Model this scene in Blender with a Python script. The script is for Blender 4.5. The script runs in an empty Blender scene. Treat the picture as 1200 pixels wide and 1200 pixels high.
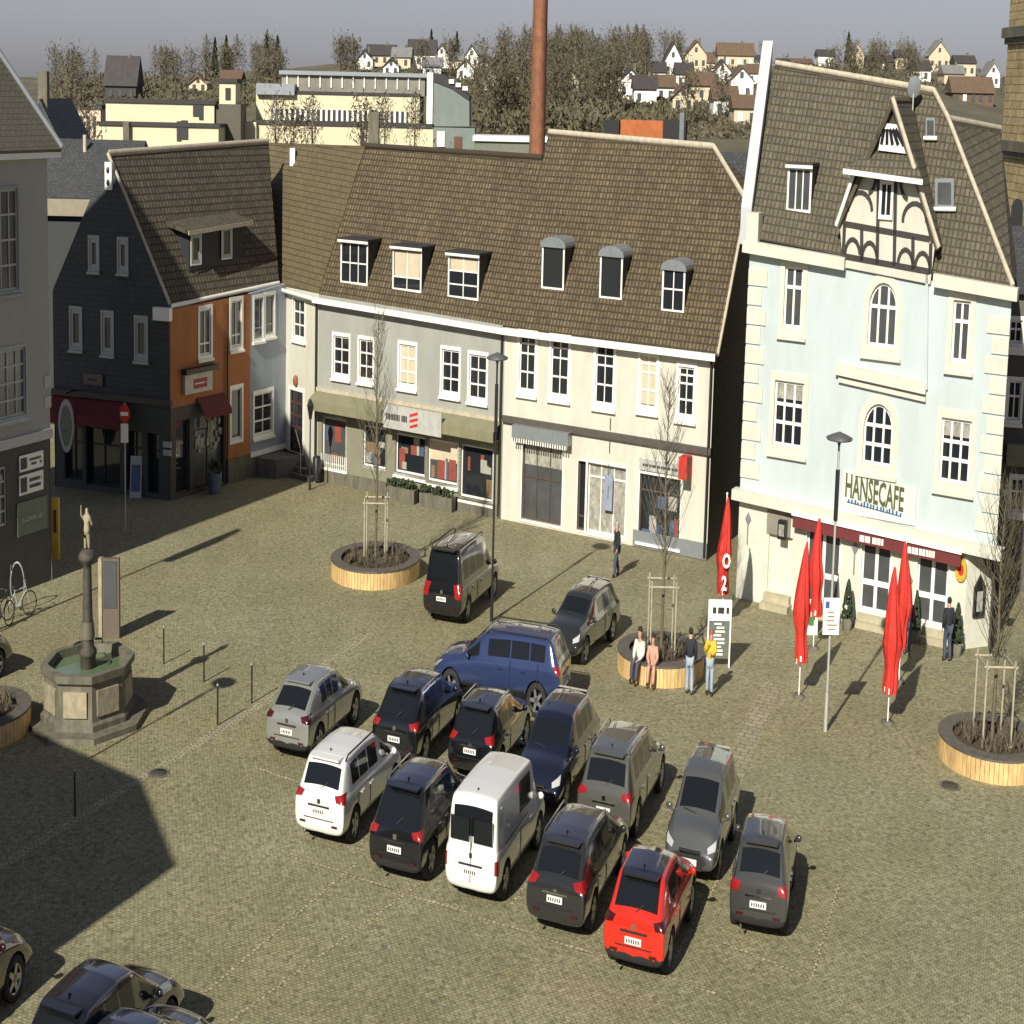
import bpy, bmesh, math, random
from mathutils import Vector, Matrix
from mathutils.geometry import tessellate_polygon
R = math.radians
random.seed(7)

# ------------------------------------------------------------------ camera, sky, sun, exposure
scene = bpy.context.scene
COL = scene.collection
K = 0.5625          # the photographed place is narrow for its height: every width along X is built at this proportion
F, TH, H0, ROLL = 2740.0, R(10.3), 14.5, math.atan(.0236)
cd = bpy.data.cameras.new('camera'); cam = bpy.data.objects.new('camera', cd); COL.objects.link(cam)
cd.sensor_width = 36; cd.lens = 36 * F / 1200; cd.clip_start = .5; cd.clip_end = 6000
cam.matrix_world = Matrix.Translation((0, 0, H0)) @ Matrix.Rotation(R(90) - TH, 4, 'X') @ Matrix.Rotation(ROLL, 4, 'Z')
scene.camera = cam
SAZ, SEL = R(61.5), R(30)                     # direction shadows run, sun height
sx, sy, sz = math.cos(SAZ) * math.cos(SEL) * K, math.sin(SAZ) * math.cos(SEL), -math.sin(SEL)
sun_d = Vector((sx, sy, sz)).normalized()
sl = bpy.data.lights.new('sun', 'SUN'); sl.energy = 4.6; sl.angle = R(.5); sl.color = (1, .95, .84)
so = bpy.data.objects.new('sun', sl); COL.objects.link(so)
so.rotation_euler = (-sun_d).to_track_quat('Z', 'Y').to_euler(); so.location = (-40, -60, 80)
W = bpy.data.worlds.new('World'); scene.world = W; W.use_nodes = True
nt = W.node_tree; bg = nt.nodes['Background']
sk = nt.nodes.new('ShaderNodeTexSky'); sk.sky_type = 'NISHITA'; sk.sun_disc = False
to = -sun_d
sk.sun_elevation = math.asin(to.z); sk.sun_rotation = math.atan2(to.x, to.y)
sk.air_density = 1.0; sk.dust_density = .7; sk.ozone_density = 4.0
hs = nt.nodes.new('ShaderNodeHueSaturation'); hs.inputs['Saturation'].default_value = .55
nt.links.new(sk.outputs[0], hs.inputs['Color']); tn = nt.nodes.new('ShaderNodeVectorMath'); tn.operation = 'MULTIPLY'; tn.inputs[1].default_value = (.90, .87, 1.02)
nt.links.new(hs.outputs[0], tn.inputs[0]); nt.links.new(tn.outputs[0], bg.inputs[0])
bg.inputs[1].default_value = .05
scene.view_settings.view_transform = 'Standard'; scene.view_settings.look = 'None'
scene.view_settings.exposure = 0.5
scene.cycles.max_bounces = 6; scene.cycles.use_denoising = True

# ------------------------------------------------------------------ picture <-> place
def ray(px, py):
    a = px - 600; b = py - 600; c, s = math.cos(ROLL), math.sin(ROLL)
    u = a * c + b * s; v = -a * s + b * c
    return (u / F / K, math.cos(TH) - v / F * math.sin(TH), -math.sin(TH) - v / F * math.cos(TH))
def g(px, py, z=0.0):
    x, y, zz = ray(px, py); t = (z - H0) / zz
    return Vector((x * t, y * t, z))
def atY(px, py, Y):
    x, y, z = ray(px, py); t = Y / y
    return Vector((x * t, Y, H0 + z * t))

# ------------------------------------------------------------------ materials
MATS = {}
def nodes(name):
    m = bpy.data.materials.new(name); m.use_nodes = True
    return m, m.node_tree, m.node_tree.nodes['Principled BSDF']
def mat(name, rgb, rough=.8, noise=.15, scale=3.0, bump=0.0, metal=0.0, coat=0.0, spec=.4, streak=False):
    if name in MATS: return MATS[name]
    m, t, p = nodes(name)
    p.inputs['Roughness'].default_value = rough; p.inputs['Metallic'].default_value = metal
    p.inputs['Coat Weight'].default_value = coat; p.inputs['Coat Roughness'].default_value = .04
    p.inputs['Specular IOR Level'].default_value = spec
    if noise > 0:
        tc = t.nodes.new('ShaderNodeTexCoord'); mp = t.nodes.new('ShaderNodeMapping')
        mp.inputs['Scale'].default_value = (1 / K, 1, .35 if streak else 1)
        n = t.nodes.new('ShaderNodeTexNoise'); n.inputs['Scale'].default_value = scale; n.inputs['Detail'].default_value = 5
        n.inputs['Roughness'].default_value = .65
        r = t.nodes.new('ShaderNodeValToRGB'); e = r.color_ramp.elements
        e[0].position = .3; e[1].position = .7
        e[0].color = tuple(c * (1 - noise) for c in rgb) + (1,); e[1].color = tuple(min(1, c * (1 + noise)) for c in rgb) + (1,)
        t.links.new(tc.outputs['Object'], mp.inputs[0]); t.links.new(mp.outputs[0], n.inputs['Vector'])
        t.links.new(n.outputs['Fac'], r.inputs[0]); t.links.new(r.outputs[0], p.inputs['Base Color'])
        if bump:
            b = t.nodes.new('ShaderNodeBump'); b.inputs['Strength'].default_value = bump; b.inputs['Distance'].default_value = .03
            t.links.new(n.outputs['Fac'], b.inputs['Height']); t.links.new(b.outputs[0], p.inputs['Normal'])
    else: p.inputs['Base Color'].default_value = tuple(rgb) + (1,)
    MATS[name] = m; return m
def tiles(name, c1, c2, cm, w=.24, h=.33, rot=0, var=.25, coord='UV', mortar=.02, bump=.6, offset=.5, rough=.85, patch=.25, pscale=.5):
    """rows of tiles, slates or setts with a tone of their own each, and large weathered patches"""
    if name in MATS: return MATS[name]
    m, t, p = nodes(name); L = t.links.new
    tc = t.nodes.new('ShaderNodeTexCoord'); mp = t.nodes.new('ShaderNodeMapping')
    if coord == 'Object': mp.inputs['Scale'].default_value = (1 / K, 1, 1)
    L(tc.outputs[coord], mp.inputs[0])
    m2 = t.nodes.new('ShaderNodeMapping'); m2.inputs['Rotation'].default_value = (0, 0, rot); L(mp.outputs[0], m2.inputs[0])
    b = t.nodes.new('ShaderNodeTexBrick'); b.inputs['Scale'].default_value = 1; b.offset = offset
    b.inputs['Brick Width'].default_value = w; b.inputs['Row Height'].default_value = h
    b.inputs['Mortar Size'].default_value = mortar; b.inputs['Mortar Smooth'].default_value = .4
    b.inputs['Color1'].default_value = c1 + (1,); b.inputs['Color2'].default_value = c2 + (1,); b.inputs['Mortar'].default_value = cm + (1,)
    L(m2.outputs[0], b.inputs['Vector'])
    n = t.nodes.new('ShaderNodeTexNoise'); n.inputs['Scale'].default_value = pscale; n.inputs['Detail'].default_value = 8; n.inputs['Roughness'].default_value = .7
    L(mp.outputs[0], n.inputs['Vector'])
    n2 = t.nodes.new('ShaderNodeTexNoise'); n2.inputs['Scale'].default_value = 6; n2.inputs['Detail'].default_value = 4
    L(mp.outputs[0], n2.inputs['Vector'])
    mr = t.nodes.new('ShaderNodeMapRange'); mr.inputs[1].default_value = .3; mr.inputs[2].default_value = .7
    mr.inputs[3].default_value = 1 - patch; mr.inputs[4].default_value = 1 + patch; L(n.outputs['Fac'], mr.inputs[0])
    mr2 = t.nodes.new('ShaderNodeMapRange'); mr2.inputs[1].default_value = .3; mr2.inputs[2].default_value = .7
    mr2.inputs[3].default_value = 1 - var; mr2.inputs[4].default_value = 1 + var; L(n2.outputs['Fac'], mr2.inputs[0])
    mu = t.nodes.new('ShaderNodeMath'); mu.operation = 'MULTIPLY'; L(mr.outputs[0], mu.inputs[0]); L(mr2.outputs[0], mu.inputs[1])
    vm = t.nodes.new('ShaderNodeVectorMath'); vm.operation = 'SCALE'; L(b.outputs['Color'], vm.inputs[0]); L(mu.outputs[0], vm.inputs['Scale'])
    L(vm.outputs[0], p.inputs['Base Color']); p.inputs['Roughness'].default_value = rough
    bp = t.nodes.new('ShaderNodeBump'); bp.invert = True; bp.inputs['Strength'].default_value = bump; bp.inputs['Distance'].default_value = .04
    L(b.outputs['Fac'], bp.inputs['Height']); L(bp.outputs[0], p.inputs['Normal'])
    MATS[name] = m; return m

M_white = mat('white_render', (.57, .55, .46), .85, .10, 1.5, streak=True)
M_cafe = mat('pale_mint_render', (.485, .55, .54), .85, .07, 1.2, streak=True)
M_cream = mat('cream_stucco', (.60, .59, .49), .8, .09, 2)
M_grey = mat('grey_render', (.32, .325, .285), .85, .10, 1.2, streak=True)
M_lgrey = mat('town_house_render', (.34, .34, .30), .85, .06, 1.2, streak=True)
M_dgrey = mat('dark_ground_floor', (.06, .062, .055), .7, .12, 2)
M_orange = mat('orange_render', (.36, .14, .05), .85, .14, 1.5, streak=True)
M_blue = mat('blue_grey_render', (.28, .31, .35), .85, .12, 1.5, streak=True)
M_slate = tiles('slate_cladding', (.038, .043, .046), (.050, .055, .058), (.026, .029, .03), .3, .2, bump=.2, rough=.7, patch=.12, var=.1, coord='UV')
M_dslate = tiles('slate_roof', (.05, .053, .055), (.07, .072, .073), (.03, .03, .03), .3, .22, bump=.3, rough=.7, patch=.15)
M_tile = tiles('brown_roof_tile', (.090, .068, .036), (.142, .106, .056), (.045, .033, .018), .22, .27, bump=1.0, mortar=.035, patch=.22, var=.3, pscale=.35, offset=0)
M_tile2 = tiles('dark_roof_tile', (.080, .068, .044), (.126, .104, .066), (.035, .03, .02), .25, .31, bump=1.0, mortar=.04, patch=.2, var=.3, offset=0)
M_tile3 = tiles('olive_roof_tile', (.115, .092, .045), (.145, .118, .058), (.06, .05, .025), .22, .27, bump=.6, mortar=.03, patch=.12, var=.15, offset=0)
M_tile4 = tiles('cafe_roof_tile', (.092, .080, .050), (.128, .110, .070), (.055, .047, .032), .22, .27, bump=.8, mortar=.03, patch=.15, var=.22, offset=0)
M_wood = mat('larch_slats', (.62, .42, .18), .7, .3, 5, streak=True)
M_dwood = mat('dark_wood', (.09, .06, .04), .7, .2, 5)
M_frame = mat('white_paint', (.80, .79, .72), .4, .03, 5)
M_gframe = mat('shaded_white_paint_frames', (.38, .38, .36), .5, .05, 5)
M_zinc = mat('zinc', (.26, .28, .29), .45, .1, 4, metal=.3)
M_ridge = mat('ridge_mortar', (.45, .40, .30), .8, .2, 4)
M_black = mat('black_metal', (.018, .018, .018), .45, 0)
M_gpost = mat('grey_steel', (.42, .42, .38), .5, .05, 8, metal=.2)
M_glass = mat('window_glass', (.018, .021, .025), .06, 0, spec=.7)
M_glass2 = mat('dull_window_glass', (.07, .075, .075), .2, .2, 1.5, spec=.6)
M_blind = mat('lowered_blind', (.55, .47, .33), .8, .1, 2)
M_curt = mat('net_curtain', (.30, .29, .24), .8, .45, 4)
M_red = mat('red_canvas', (.50, .03, .02), .75, .18, 6)
M_dred = mat('dark_red_canvas', (.12, .018, .018), .8, .12, 4)
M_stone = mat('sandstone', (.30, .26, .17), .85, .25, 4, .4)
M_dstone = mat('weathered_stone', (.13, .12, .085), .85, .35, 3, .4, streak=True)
M_brick = mat('red_brick', (.42, .13, .045), .85, .2, 3)
M_tower = tiles('tower_stone', (.36, .28, .13), (.48, .38, .19), (.22, .17, .08), .6, .35, mortar=.03, bump=.5, patch=.3)
M_ochre = mat('ochre_render', (.72, .62, .38), .85, .06, .5)
M_soil = mat('bark_mulch', (.07, .05, .03), .95, .4, 10, .6)
M_bark = mat('bark', (.13, .105, .07), .9, .25, 8)
M_twig = mat('bare_twigs', (.120, .102, .062), .95, .3, 1.5)
M_twig2 = mat('olive_twigs', (.108, .096, .055), .95, .3, 1.5)
M_ever = mat('evergreen_needles', (.035, .05, .025), .9, .3, 2)
M_pale = mat('pale_twigs', (.15, .14, .10), .95, .3, 2)
M_box = mat('boxwood_leaf', (.025, .04, .014), .8, .3, 12, .5)
M_yel = mat('yellow_paint', (.55, .38, .04), .6, .1, 3)
M_green = mat('green_panel', (.12, .15, .10), .6, .15, 3)
M_ink = mat('dark_ink', (.03, .03, .03), .7, 0)
M_gold = mat('old_gold_lettering', (.095, .10, .045), .6, 0)
M_navy = mat('blue_lettering', (.04, .09, .22), .6, 0)
M_water, wt_, wp_ = nodes('fountain_water'); wp_.inputs['Base Color'].default_value = (.12, .17, .09, 1); wp_.inputs['Roughness'].default_value = .08
wn = wt_.nodes.new('ShaderNodeTexNoise'); wn.inputs['Scale'].default_value = 9; wb = wt_.nodes.new('ShaderNodeBump'); wb.inputs['Strength'].default_value = .15
wt_.links.new(wn.outputs[0], wb.inputs['Height']); wt_.links.new(wb.outputs[0], wp_.inputs['Normal'])

# ------------------------------------------------------------------ mesh building
class MB:
    def __init__(s): s.v = []; s.f = []; s.uv = []; s.sm = []
    def face(s, pts, uv=None, smooth=False):
        i = len(s.v); s.v += [Vector(p) for p in pts]; s.f.append(list(range(i, i + len(pts))))
        s.uv.append(uv); s.sm.append(smooth); return s
    def grid(s, rows, closed=False, smooth=True):
        i = len(s.v); n = len(rows[0])
        for r in rows: s.v += [Vector(p) for p in r]
        for a in range(len(rows) - 1):
            for b in range(n if closed else n - 1):
                b2 = (b + 1) % n
                s.f.append([i + a * n + b, i + a * n + b2, i + (a + 1) * n + b2, i + (a + 1) * n + b]); s.uv.append(None); s.sm.append(smooth)
        return s
    def box(s, c, size, ang=0, ux=None):
        c = Vector(c); ux = Vector((math.cos(ang), math.sin(ang), 0)) if ux is None else Vector(ux); uy = Vector((-ux.y, ux.x, 0)); uz = Vector((0, 0, 1))
        a, b, d = [q / 2 for q in size]
        P = [c + ux * (i * a) + uy * (j * b) + uz * (k * d) for k in (-1, 1) for j in (-1, 1) for i in (-1, 1)]
        for q in ((0, 2, 3, 1), (4, 5, 7, 6), (0, 1, 5, 4), (2, 6, 7, 3), (0, 4, 6, 2), (1, 3, 7, 5)): s.face([P[x] for x in q])
        return s
    def tube(s, pts, rad, n=8, cap=True, smooth=True):
        pts = [Vector(p) for p in pts]; rad = rad if isinstance(rad, (list, tuple)) else [rad] * len(pts); rows = []
        for k, p in enumerate(pts):
            d = (pts[min(k + 1, len(pts) - 1)] - pts[max(k - 1, 0)]).normalized()
            a = d.cross(Vector((0, 0, 1)) if abs(d.z) < .9 else Vector((1, 0, 0))).normalized(); b = d.cross(a)
            rows.append([p + (a * math.cos(2 * math.pi * q / n) + b * math.sin(2 * math.pi * q / n)) * rad[k] for q in range(n)])
        s.grid(rows, True, smooth)
        if cap: s.face(rows[0][::-1]); s.face(rows[-1])
        return s
    def lathe(s, c, prof, n=24, ang0=0, cap=False, smooth=True):
        c = Vector(c); rows = [[c + Vector((r * math.cos(ang0 + 2 * math.pi * q / n), r * math.sin(ang0 + 2 * math.pi * q / n), z)) for q in range(n)] for r, z in prof]
        s.grid(rows, True, smooth)
        if cap: s.face(rows[0][::-1]); s.face(rows[-1])
        return s
    def ball(s, c, r, n=10, m=6):
        c = Vector(c); r = Vector(r) if hasattr(r, '__len__') else Vector((r, r, r))
        return s.grid([[c + Vector((r.x * math.sin(math.pi * k / m) * math.cos(2 * math.pi * q / n), r.y * math.sin(math.pi * k / m) * math.sin(2 * math.pi * q / n), r.z * math.cos(math.pi * k / m))) for q in range(n)] for k in range(m + 1)], True)
    def prism(s, pts, dv):
        pts = [Vector(p) for p in pts]; dv = Vector(dv); q = [p + dv for p in pts]; n = len(pts)
        s.face(pts); s.face(q[::-1])
        for k in range(n): s.face([pts[k], q[k], q[(k + 1) % n], pts[(k + 1) % n]])
        return s
    def build(s, name, m, parent=None, root=None, local=False):
        """true metres -> mesh.  root: the thing whose base is the origin."""
        me = bpy.data.meshes.new(name)
        o3 = root.location if root is not None and not local else Vector((0, 0, 0))
        vs = [(p.x * K - o3.x, p.y - o3.y, p.z - o3.z) for p in s.v]
        me.from_pydata(vs, [], s.f)
        if any(u for u in s.uv):
            ul = me.uv_layers.new(name='UVMap'); li = 0
            for fi, f in enumerate(s.f):
                for k in range(len(f)):
                    if s.uv[fi]: ul.data[li].uv = s.uv[fi][k]
                    li += 1
        me.polygons.foreach_set('use_smooth', s.sm)
        me.materials.append(m); me.validate(); me.update()
        o = bpy.data.objects.new(name, me); COL.objects.link(o)
        if parent is not None: o.parent = parent
        return o
def tag(o, label=None, cat=None, group=None, kind=None):
    if label: o['label'] = label
    if cat: o['category'] = cat
    if group: o['group'] = group
    if kind: o['kind'] = kind
    return o
def thing(name, label, cat, loc, group=None):
    o = bpy.data.objects.new(name, None); COL.objects.link(o); o.empty_display_size = .3
    o.location = (loc[0] * K, loc[1], loc[2] if len(loc) > 2 else 0); return tag(o, label, cat, group)
def dup(root, loc, label=None, group=None):
    r = root.copy(); COL.objects.link(r); r.location = (loc[0] * K, loc[1], loc[2])
    if label: r['label'] = label
    if group: r['group'] = group
    for ch in list(root.children):
        c = ch.copy(); COL.objects.link(c); c.parent = r
        for q in list(ch.children):
            d = q.copy(); COL.objects.link(d); d.parent = c
    return r
def text_polys(txt, size):
    cu = bpy.data.curves.new('t', 'FONT'); cu.body = txt; cu.size = size; cu.resolution_u = 2; cu.offset = .022
    o = bpy.data.objects.new('t', cu); COL.objects.link(o); bpy.context.view_layer.update()
    me = bpy.data.meshes.new_from_object(o.evaluated_get(bpy.context.evaluated_depsgraph_get()))
    ps = [[(me.vertices[i].co.x, me.vertices[i].co.y) for i in p.vertices] for p in me.polygons]
    bpy.data.objects.remove(o); bpy.data.curves.remove(cu); bpy.data.meshes.remove(me); return ps

class Fac:
    """a vertical plane through two ground points, left to right as seen from the square"""
    def __init__(s, A, B):
        s.A = Vector((A[0], A[1], 0)); s.B = Vector((B[0], B[1], 0)); s.u = (s.B - s.A).normalized(); s.L = (s.B - s.A).length
        s.n = Vector((s.u.y, -s.u.x, 0))
    def px(s, px, py, d=0):
        x, y, z = ray(px, py); r = Vector((x, y, z)); o = Vector((0, 0, H0)); a = s.A + s.n * d
        t = (a - o).dot(s.n) / r.dot(s.n); p = o + r * t
        return ((p - s.A).dot(s.u), p.z)
    def pt(s, a, z, d=0): return s.A + s.u * a + s.n * d + Vector((0, 0, z))
    def rect(s, x0, y0, x1, y1, d=0):
        cx, cy = (x0 + x1) / 2, (y0 + y1) / 2
        return (s.px(x0, cy, d)[0], s.px(cx, y1, d)[1], s.px(x1, cy, d)[0], s.px(cx, y0, d)[1])
    def box(s, mb, a0, z0, a1, z1, d0, d1):
        P = [s.pt(a, z, d) for z in (z0, z1) for d in (d0, d1) for a in (a0, a1)]
        for q in ((0, 2, 3, 1), (4, 5, 7, 6), (0, 1, 5, 4), (2, 6, 7, 3), (0, 4, 6, 2), (1, 3, 7, 5)): mb.face([P[x] for x in q])
        return mb
    def bar(s, mb, p, q, w, d0, d1):
        """a straight strip on the plane from (a,z) p to q"""
        (a, z), (b, y) = p, q; L = math.hypot(b - a, y - z) or 1; nx, nz = -(y - z) / L * w / 2, (b - a) / L * w / 2
        o = [(a + nx, z + nz), (b + nx, y + nz), (b - nx, y - nz), (a - nx, z - nz)]
        mb.prism([s.pt(*t, d1) for t in o], s.n * (d0 - d1)); return mb
    def flat(s, mb, pts, d):
        mb.face([s.pt(a, z, d) for a, z in pts], [(a, z) for a, z in pts]); return mb
    def slab(s, mb, pts, d0, d1): return mb.prism([s.pt(a, z, d1) for a, z in pts], s.n * (d0 - d1))
    def wall(s, outline, holes, m, name, T, d=0, reveal=.16):
        mb = MB(); polys = [[Vector((a, z, 0)) for a, z in outline]] + [[Vector((a, z, 0)) for a, z in h] for h in holes]
        flat = [p for q in polys for p in q]
        for tri in tessellate_polygon(polys):
            pts = [(flat[i].x, flat[i].y) for i in tri]
            ar = (pts[1][0] - pts[0][0]) * (pts[2][1] - pts[0][1]) - (pts[2][0] - pts[0][0]) * (pts[1][1] - pts[0][1])
            if ar < 0: pts = pts[::-1]
            s.flat(mb, pts, d)
        for h in holes:
            for k in range(len(h)):
                p, q = h[k], h[(k + 1) % len(h)]
                mb.face([s.pt(*p, d), s.pt(*q, d), s.pt(*q, d - reveal), s.pt(*p, d - reveal)], [(p[0], p[1]), (q[0], q[1]), (q[0], q[1] + reveal), (p[0], p[1] + reveal)])
        return mb.build(name, m, T, T)
def rpoly(r): return [(r[0], r[1]), (r[2], r[1]), (r[2], r[3]), (r[0], r[3])]
def arch(r, rise=None, n=10):
    a0, z0, a1, z1 = r; w = (a1 - a0) / 2; rise = rise or min(w, (z1 - z0) * .4); c = (a0 + a1) / 2; zc = z1 - rise
    return [(a0, z0), (a1, z0)] + [(c + w * math.cos(math.pi * k / n), zc + rise * math.sin(math.pi * k / n)) for k in range(n + 1)]
def window(Fc, T, r, nx=2, ny=(.5,), m=None, fr=None, surround=.12, sm=None, sill=True, d=0, rec=.10, is_arch=False, fw=.07, label=None, rise=None, name='window', blind=0, mw=.06):
    """frame with bars; pane, surround and sill are its sub-parts"""
    m = m or M_glass; fr = fr or M_frame; sm = sm or M_frame
    a0, z0, a1, z1 = r; w, h = a1 - a0, z1 - z0; c = ((a0 + a1) / 2, (z0 + z1) / 2)
    P = arch(r, rise) if is_arch else rpoly(r)
    mb = MB(); inn = [(c[0] + (x - c[0]) * (1 - 2 * fw / w), c[1] + (z - c[1]) * (1 - 2 * fw / h)) for x, z in P]
    dd, db = d - rec + .05, d - rec
    for k in range(len(P)):
        k2 = (k + 1) % len(P)
        mb.face([Fc.pt(*P[k], dd), Fc.pt(*P[k2], dd), Fc.pt(*inn[k2], dd), Fc.pt(*inn[k], dd)])
        mb.face([Fc.pt(*inn[k], dd), Fc.pt(*inn[k2], dd), Fc.pt(*inn[k2], db), Fc.pt(*inn[k], db)])
    topz = z1 - fw * .5
    def xtop(a):
        if not is_arch: return topz
        ri = rise or min(w / 2, h * .4); q = (a - c[0]) / (w / 2); return z1 - ri + ri * math.sqrt(max(0, 1 - q * q)) - fw * .5
    for k in range(1, nx):
        a = a0 + w * k / nx; Fc.box(mb, a - mw / 2, z0 + fw * .5, a + mw / 2, xtop(a), db, dd - .004)
    for q in ny:
        z = z0 + h * q; Fc.box(mb, a0 + fw * .5, z - mw / 2, a1 - fw * .5, z + mw / 2, db, dd - .008)
    wo = mb.build(name, fr, T, T)
    if label: wo['label'] = label
    pm = MB(); Fc.flat(pm, P, d - rec + .004); pm.build('pane', m, wo, T)
    if blind:
        bm = MB(); Fc.flat(bm, rpoly((a0 + fw, z1 - h * blind, a1 - fw, z1 - fw)), d - rec + .012); bm.build('blind', M_blind if blind > .3 else M_curt, wo, T)
    if surround:
        q = MB(); e = surround; o = [(c[0] + (x - c[0]) * (1 + 2 * e / w), c[1] + (z - c[1]) * (1 + 2 * e / h)) for x, z in P]
        for k in range(len(P)):
            k2 = (k + 1) % len(P)
            q.face([Fc.pt(*o[k], d + .04), Fc.pt(*o[k2], d + .04), Fc.pt(*P[k2], d + .04), Fc.pt(*P[k], d + .04)])
            q.face([Fc.pt(*o[k], d), Fc.pt(*o[k2], d), Fc.pt(*o[k2], d + .04), Fc.pt(*o[k], d + .04)])
            q.face([Fc.pt(*P[k], d + .04), Fc.pt(*P[k2], d + .04), Fc.pt(*P[k2], d - .02), Fc.pt(*P[k], d - .02)])
        q.build('surround', sm, wo, T)
    if sill:
        q = MB(); Fc.box(q, a0 - surround - .04, z0 - surround - .09, a1 + surround + .04, z0 - surround + .0, d, d + .16); q.build('sill', sm, wo, T)
    return wo

def goods(Fq, T, par, r, d, n, seed):
    rn = random.Random(seed); cols = [mat('goods_pale', (.34, .33, .28)), mat('goods_tan', (.22, .15, .08)), mat('goods_red', (.25, .06, .04)), mat('goods_blue', (.07, .10, .18))]
    for k in range(n):
        w_ = rn.uniform(.18, .55); a = rn.uniform(r[0] + .1, r[2] - w_ - .1); h_ = rn.uniform(.2, .8); z = r[1] + .12 if rn.random() < .6 else r[1] + (r[3] - r[1]) * .5
        mb = MB(); Fq.box(mb, a, z, a + w_, min(z + h_, r[3] - .1), d + k * .002, d + .012 + k * .002); mb.build('shop_goods', rn.choice(cols), par, T)

class Roof:
    """a sloping plane rising backwards from a line over a facade"""
    def __init__(s, Fc, zl, zr, pitch, over=.35, a0=0, a1=None):
        s.F = Fc; a1 = Fc.L if a1 is None else a1; s.t = math.tan(R(pitch))
        p = Fc.pt(a0, zl - over * s.t, over); q = Fc.pt(a1, zr - over * s.t, over)
        s.o = p; s.e = (q - p).normalized(); s.s = (Vector((-Fc.n.x, -Fc.n.y, s.t))).normalized(); s.N = s.e.cross(s.s).normalized()
        if s.N.z < 0: s.N = -s.N
        s.s = s.N.cross(s.e)
        s.p, s.q = p, q
    def px(s, px, py):
        r = Vector(ray(px, py)); o = Vector((0, 0, H0)); t = (s.o - o).dot(s.N) / r.dot(s.N); return o + r * t
    def uv(s, p): return ((p - s.o).dot(s.e), (p - s.o).dot(s.s))
    def slab(s, pts, m, name, T, th=.16):
        mb = MB(); pts = [Vector(p) for p in pts]; mb.face(pts, [s.uv(p) for p in pts]); lo = [p - s.N * th for p in pts]; mb.face(lo[::-1])
        for k in range(len(pts)):
            k2 = (k + 1) % len(pts); mb.face([pts[k], lo[k], lo[k2], pts[k2]])
        return mb.build(name, m, T, T)
def plane_slab(pts, m, name, T, th=.14, parent=None):
    """a free sloping slab with its own tile directions"""
    pts = [Vector(p) for p in pts]; N = (pts[1] - pts[0]).cross(pts[2] - pts[0]).normalized()
    if N.z < 0: N = -N
    e = Vector((0, 0, 1)).cross(N)
    e = e.normalized() if e.length > 1e-4 else Vector((1, 0, 0)); s_ = N.cross(e)
    mb = MB(); mb.face(pts, [(p.dot(e), p.dot(s_)) for p in pts]); lo = [p - N * th for p in pts]; mb.face(lo[::-1])
    for k in range(len(pts)):
        k2 = (k + 1) % len(pts); mb.face([pts[k], lo[k], lo[k2], pts[k2]])
    return mb.build(name, m, parent or T, T)
def dormer(Rf, T, x0, y0, x1, y1, nx=2, ny=(.33, .66), m=None, roofm=None, cheek=None, topw=.18, arched=False, blind=0, dark=False, frw=.1):
    """small dormer: front stands upright on the slope, flat lid runs back into the roof"""
    cx = (x0 + x1) / 2; b = Rf.px(cx, y1 + 3); Fc = Fac(b - Rf.F.u * 1, b + Rf.F.u * 1)
    a0, z0, a1, z1 = Fc.rect(x0, y0, x1, y1); z0 -= .08
    back = (z1 + .1 - z0) / Rf.t + .1
    mb = MB(); mb.prism([Fc.pt(a0 - frw, z0 - .3, 0), Fc.pt(a1 + frw, z0 - .3, 0), Fc.pt(a1 + frw, z1 + .08, 0), Fc.pt(a0 - frw, z1 + .08, 0)], -Fc.n * (back + .6))
    D = mb.build('dormer', cheek or M_dslate, T, T)
    fm = MB()
    e = frw
    for q in ((a0 - e, z0 - .12, a0, z1 + .06), (a1, z0 - .12, a1 + e, z1 + .06), (a0, z1, a1, z1 + .06), (a0, z0 - .12, a1, z0)): Fc.box(fm, *q, -.02, .05)
    for k in range(1, nx): Fc.box(fm, a0 + (a1 - a0) * k / nx - .03, z0, a0 + (a1 - a0) * k / nx + .03, z1, -.02, .035)
    for k in ny: Fc.box(fm, a0, z0 + (z1 - z0) * k - .025, a1, z0 + (z1 - z0) * k + .025, -.02, .03)
    fo = fm.build('window_frame', M_frame, D, T)
    pm = MB(); Fc.flat(pm, rpoly((a0, z0, a1, z1)), .01); pm.build('pane', m or M_glass, D, T)
    if blind:
        pm = MB(); Fc.flat(pm, rpoly((a0 + .05, z1 - (z1 - z0) * blind, a1 - .05, z1 - .03)), .02); pm.build('blind', M_blind, D, T)
    lid = MB()
    if arched:
        n = 8; w = (a1 - a0) / 2 + frw + .08; c = (a0 + a1) / 2; rows = []
        for d in (.14, -(back + .9)):
            rows.append([Fc.pt(c + w * math.cos(math.pi * k / n), z1 + .02 + .28 * math.sin(math.pi * k / n), d) for k in range(n + 1)] + [Fc.pt(c - w, z1 - .05, d), Fc.pt(c + w, z1 - .05, d)])
        lid.grid(rows, True, False); lid.face(rows[0]); lid.build('dormer_roof', roofm or M_frame, D, T)
    else:
        Fc.box(lid, a0 - frw - topw * .6, z1 + .1, a1 + frw + topw * .6, z1 + .2, -(back + .9), .22); lid.build('dormer_roof', roofm or M_dslate, D, T)
        tm = MB(); Fc.box(tm, a0 - frw - topw * .6 - .01, z1 + .05, a1 + frw + topw * .6 + .01, z1 + .14, .19, .24); tm.build('fascia', M_frame, D, T)
    return D
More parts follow.
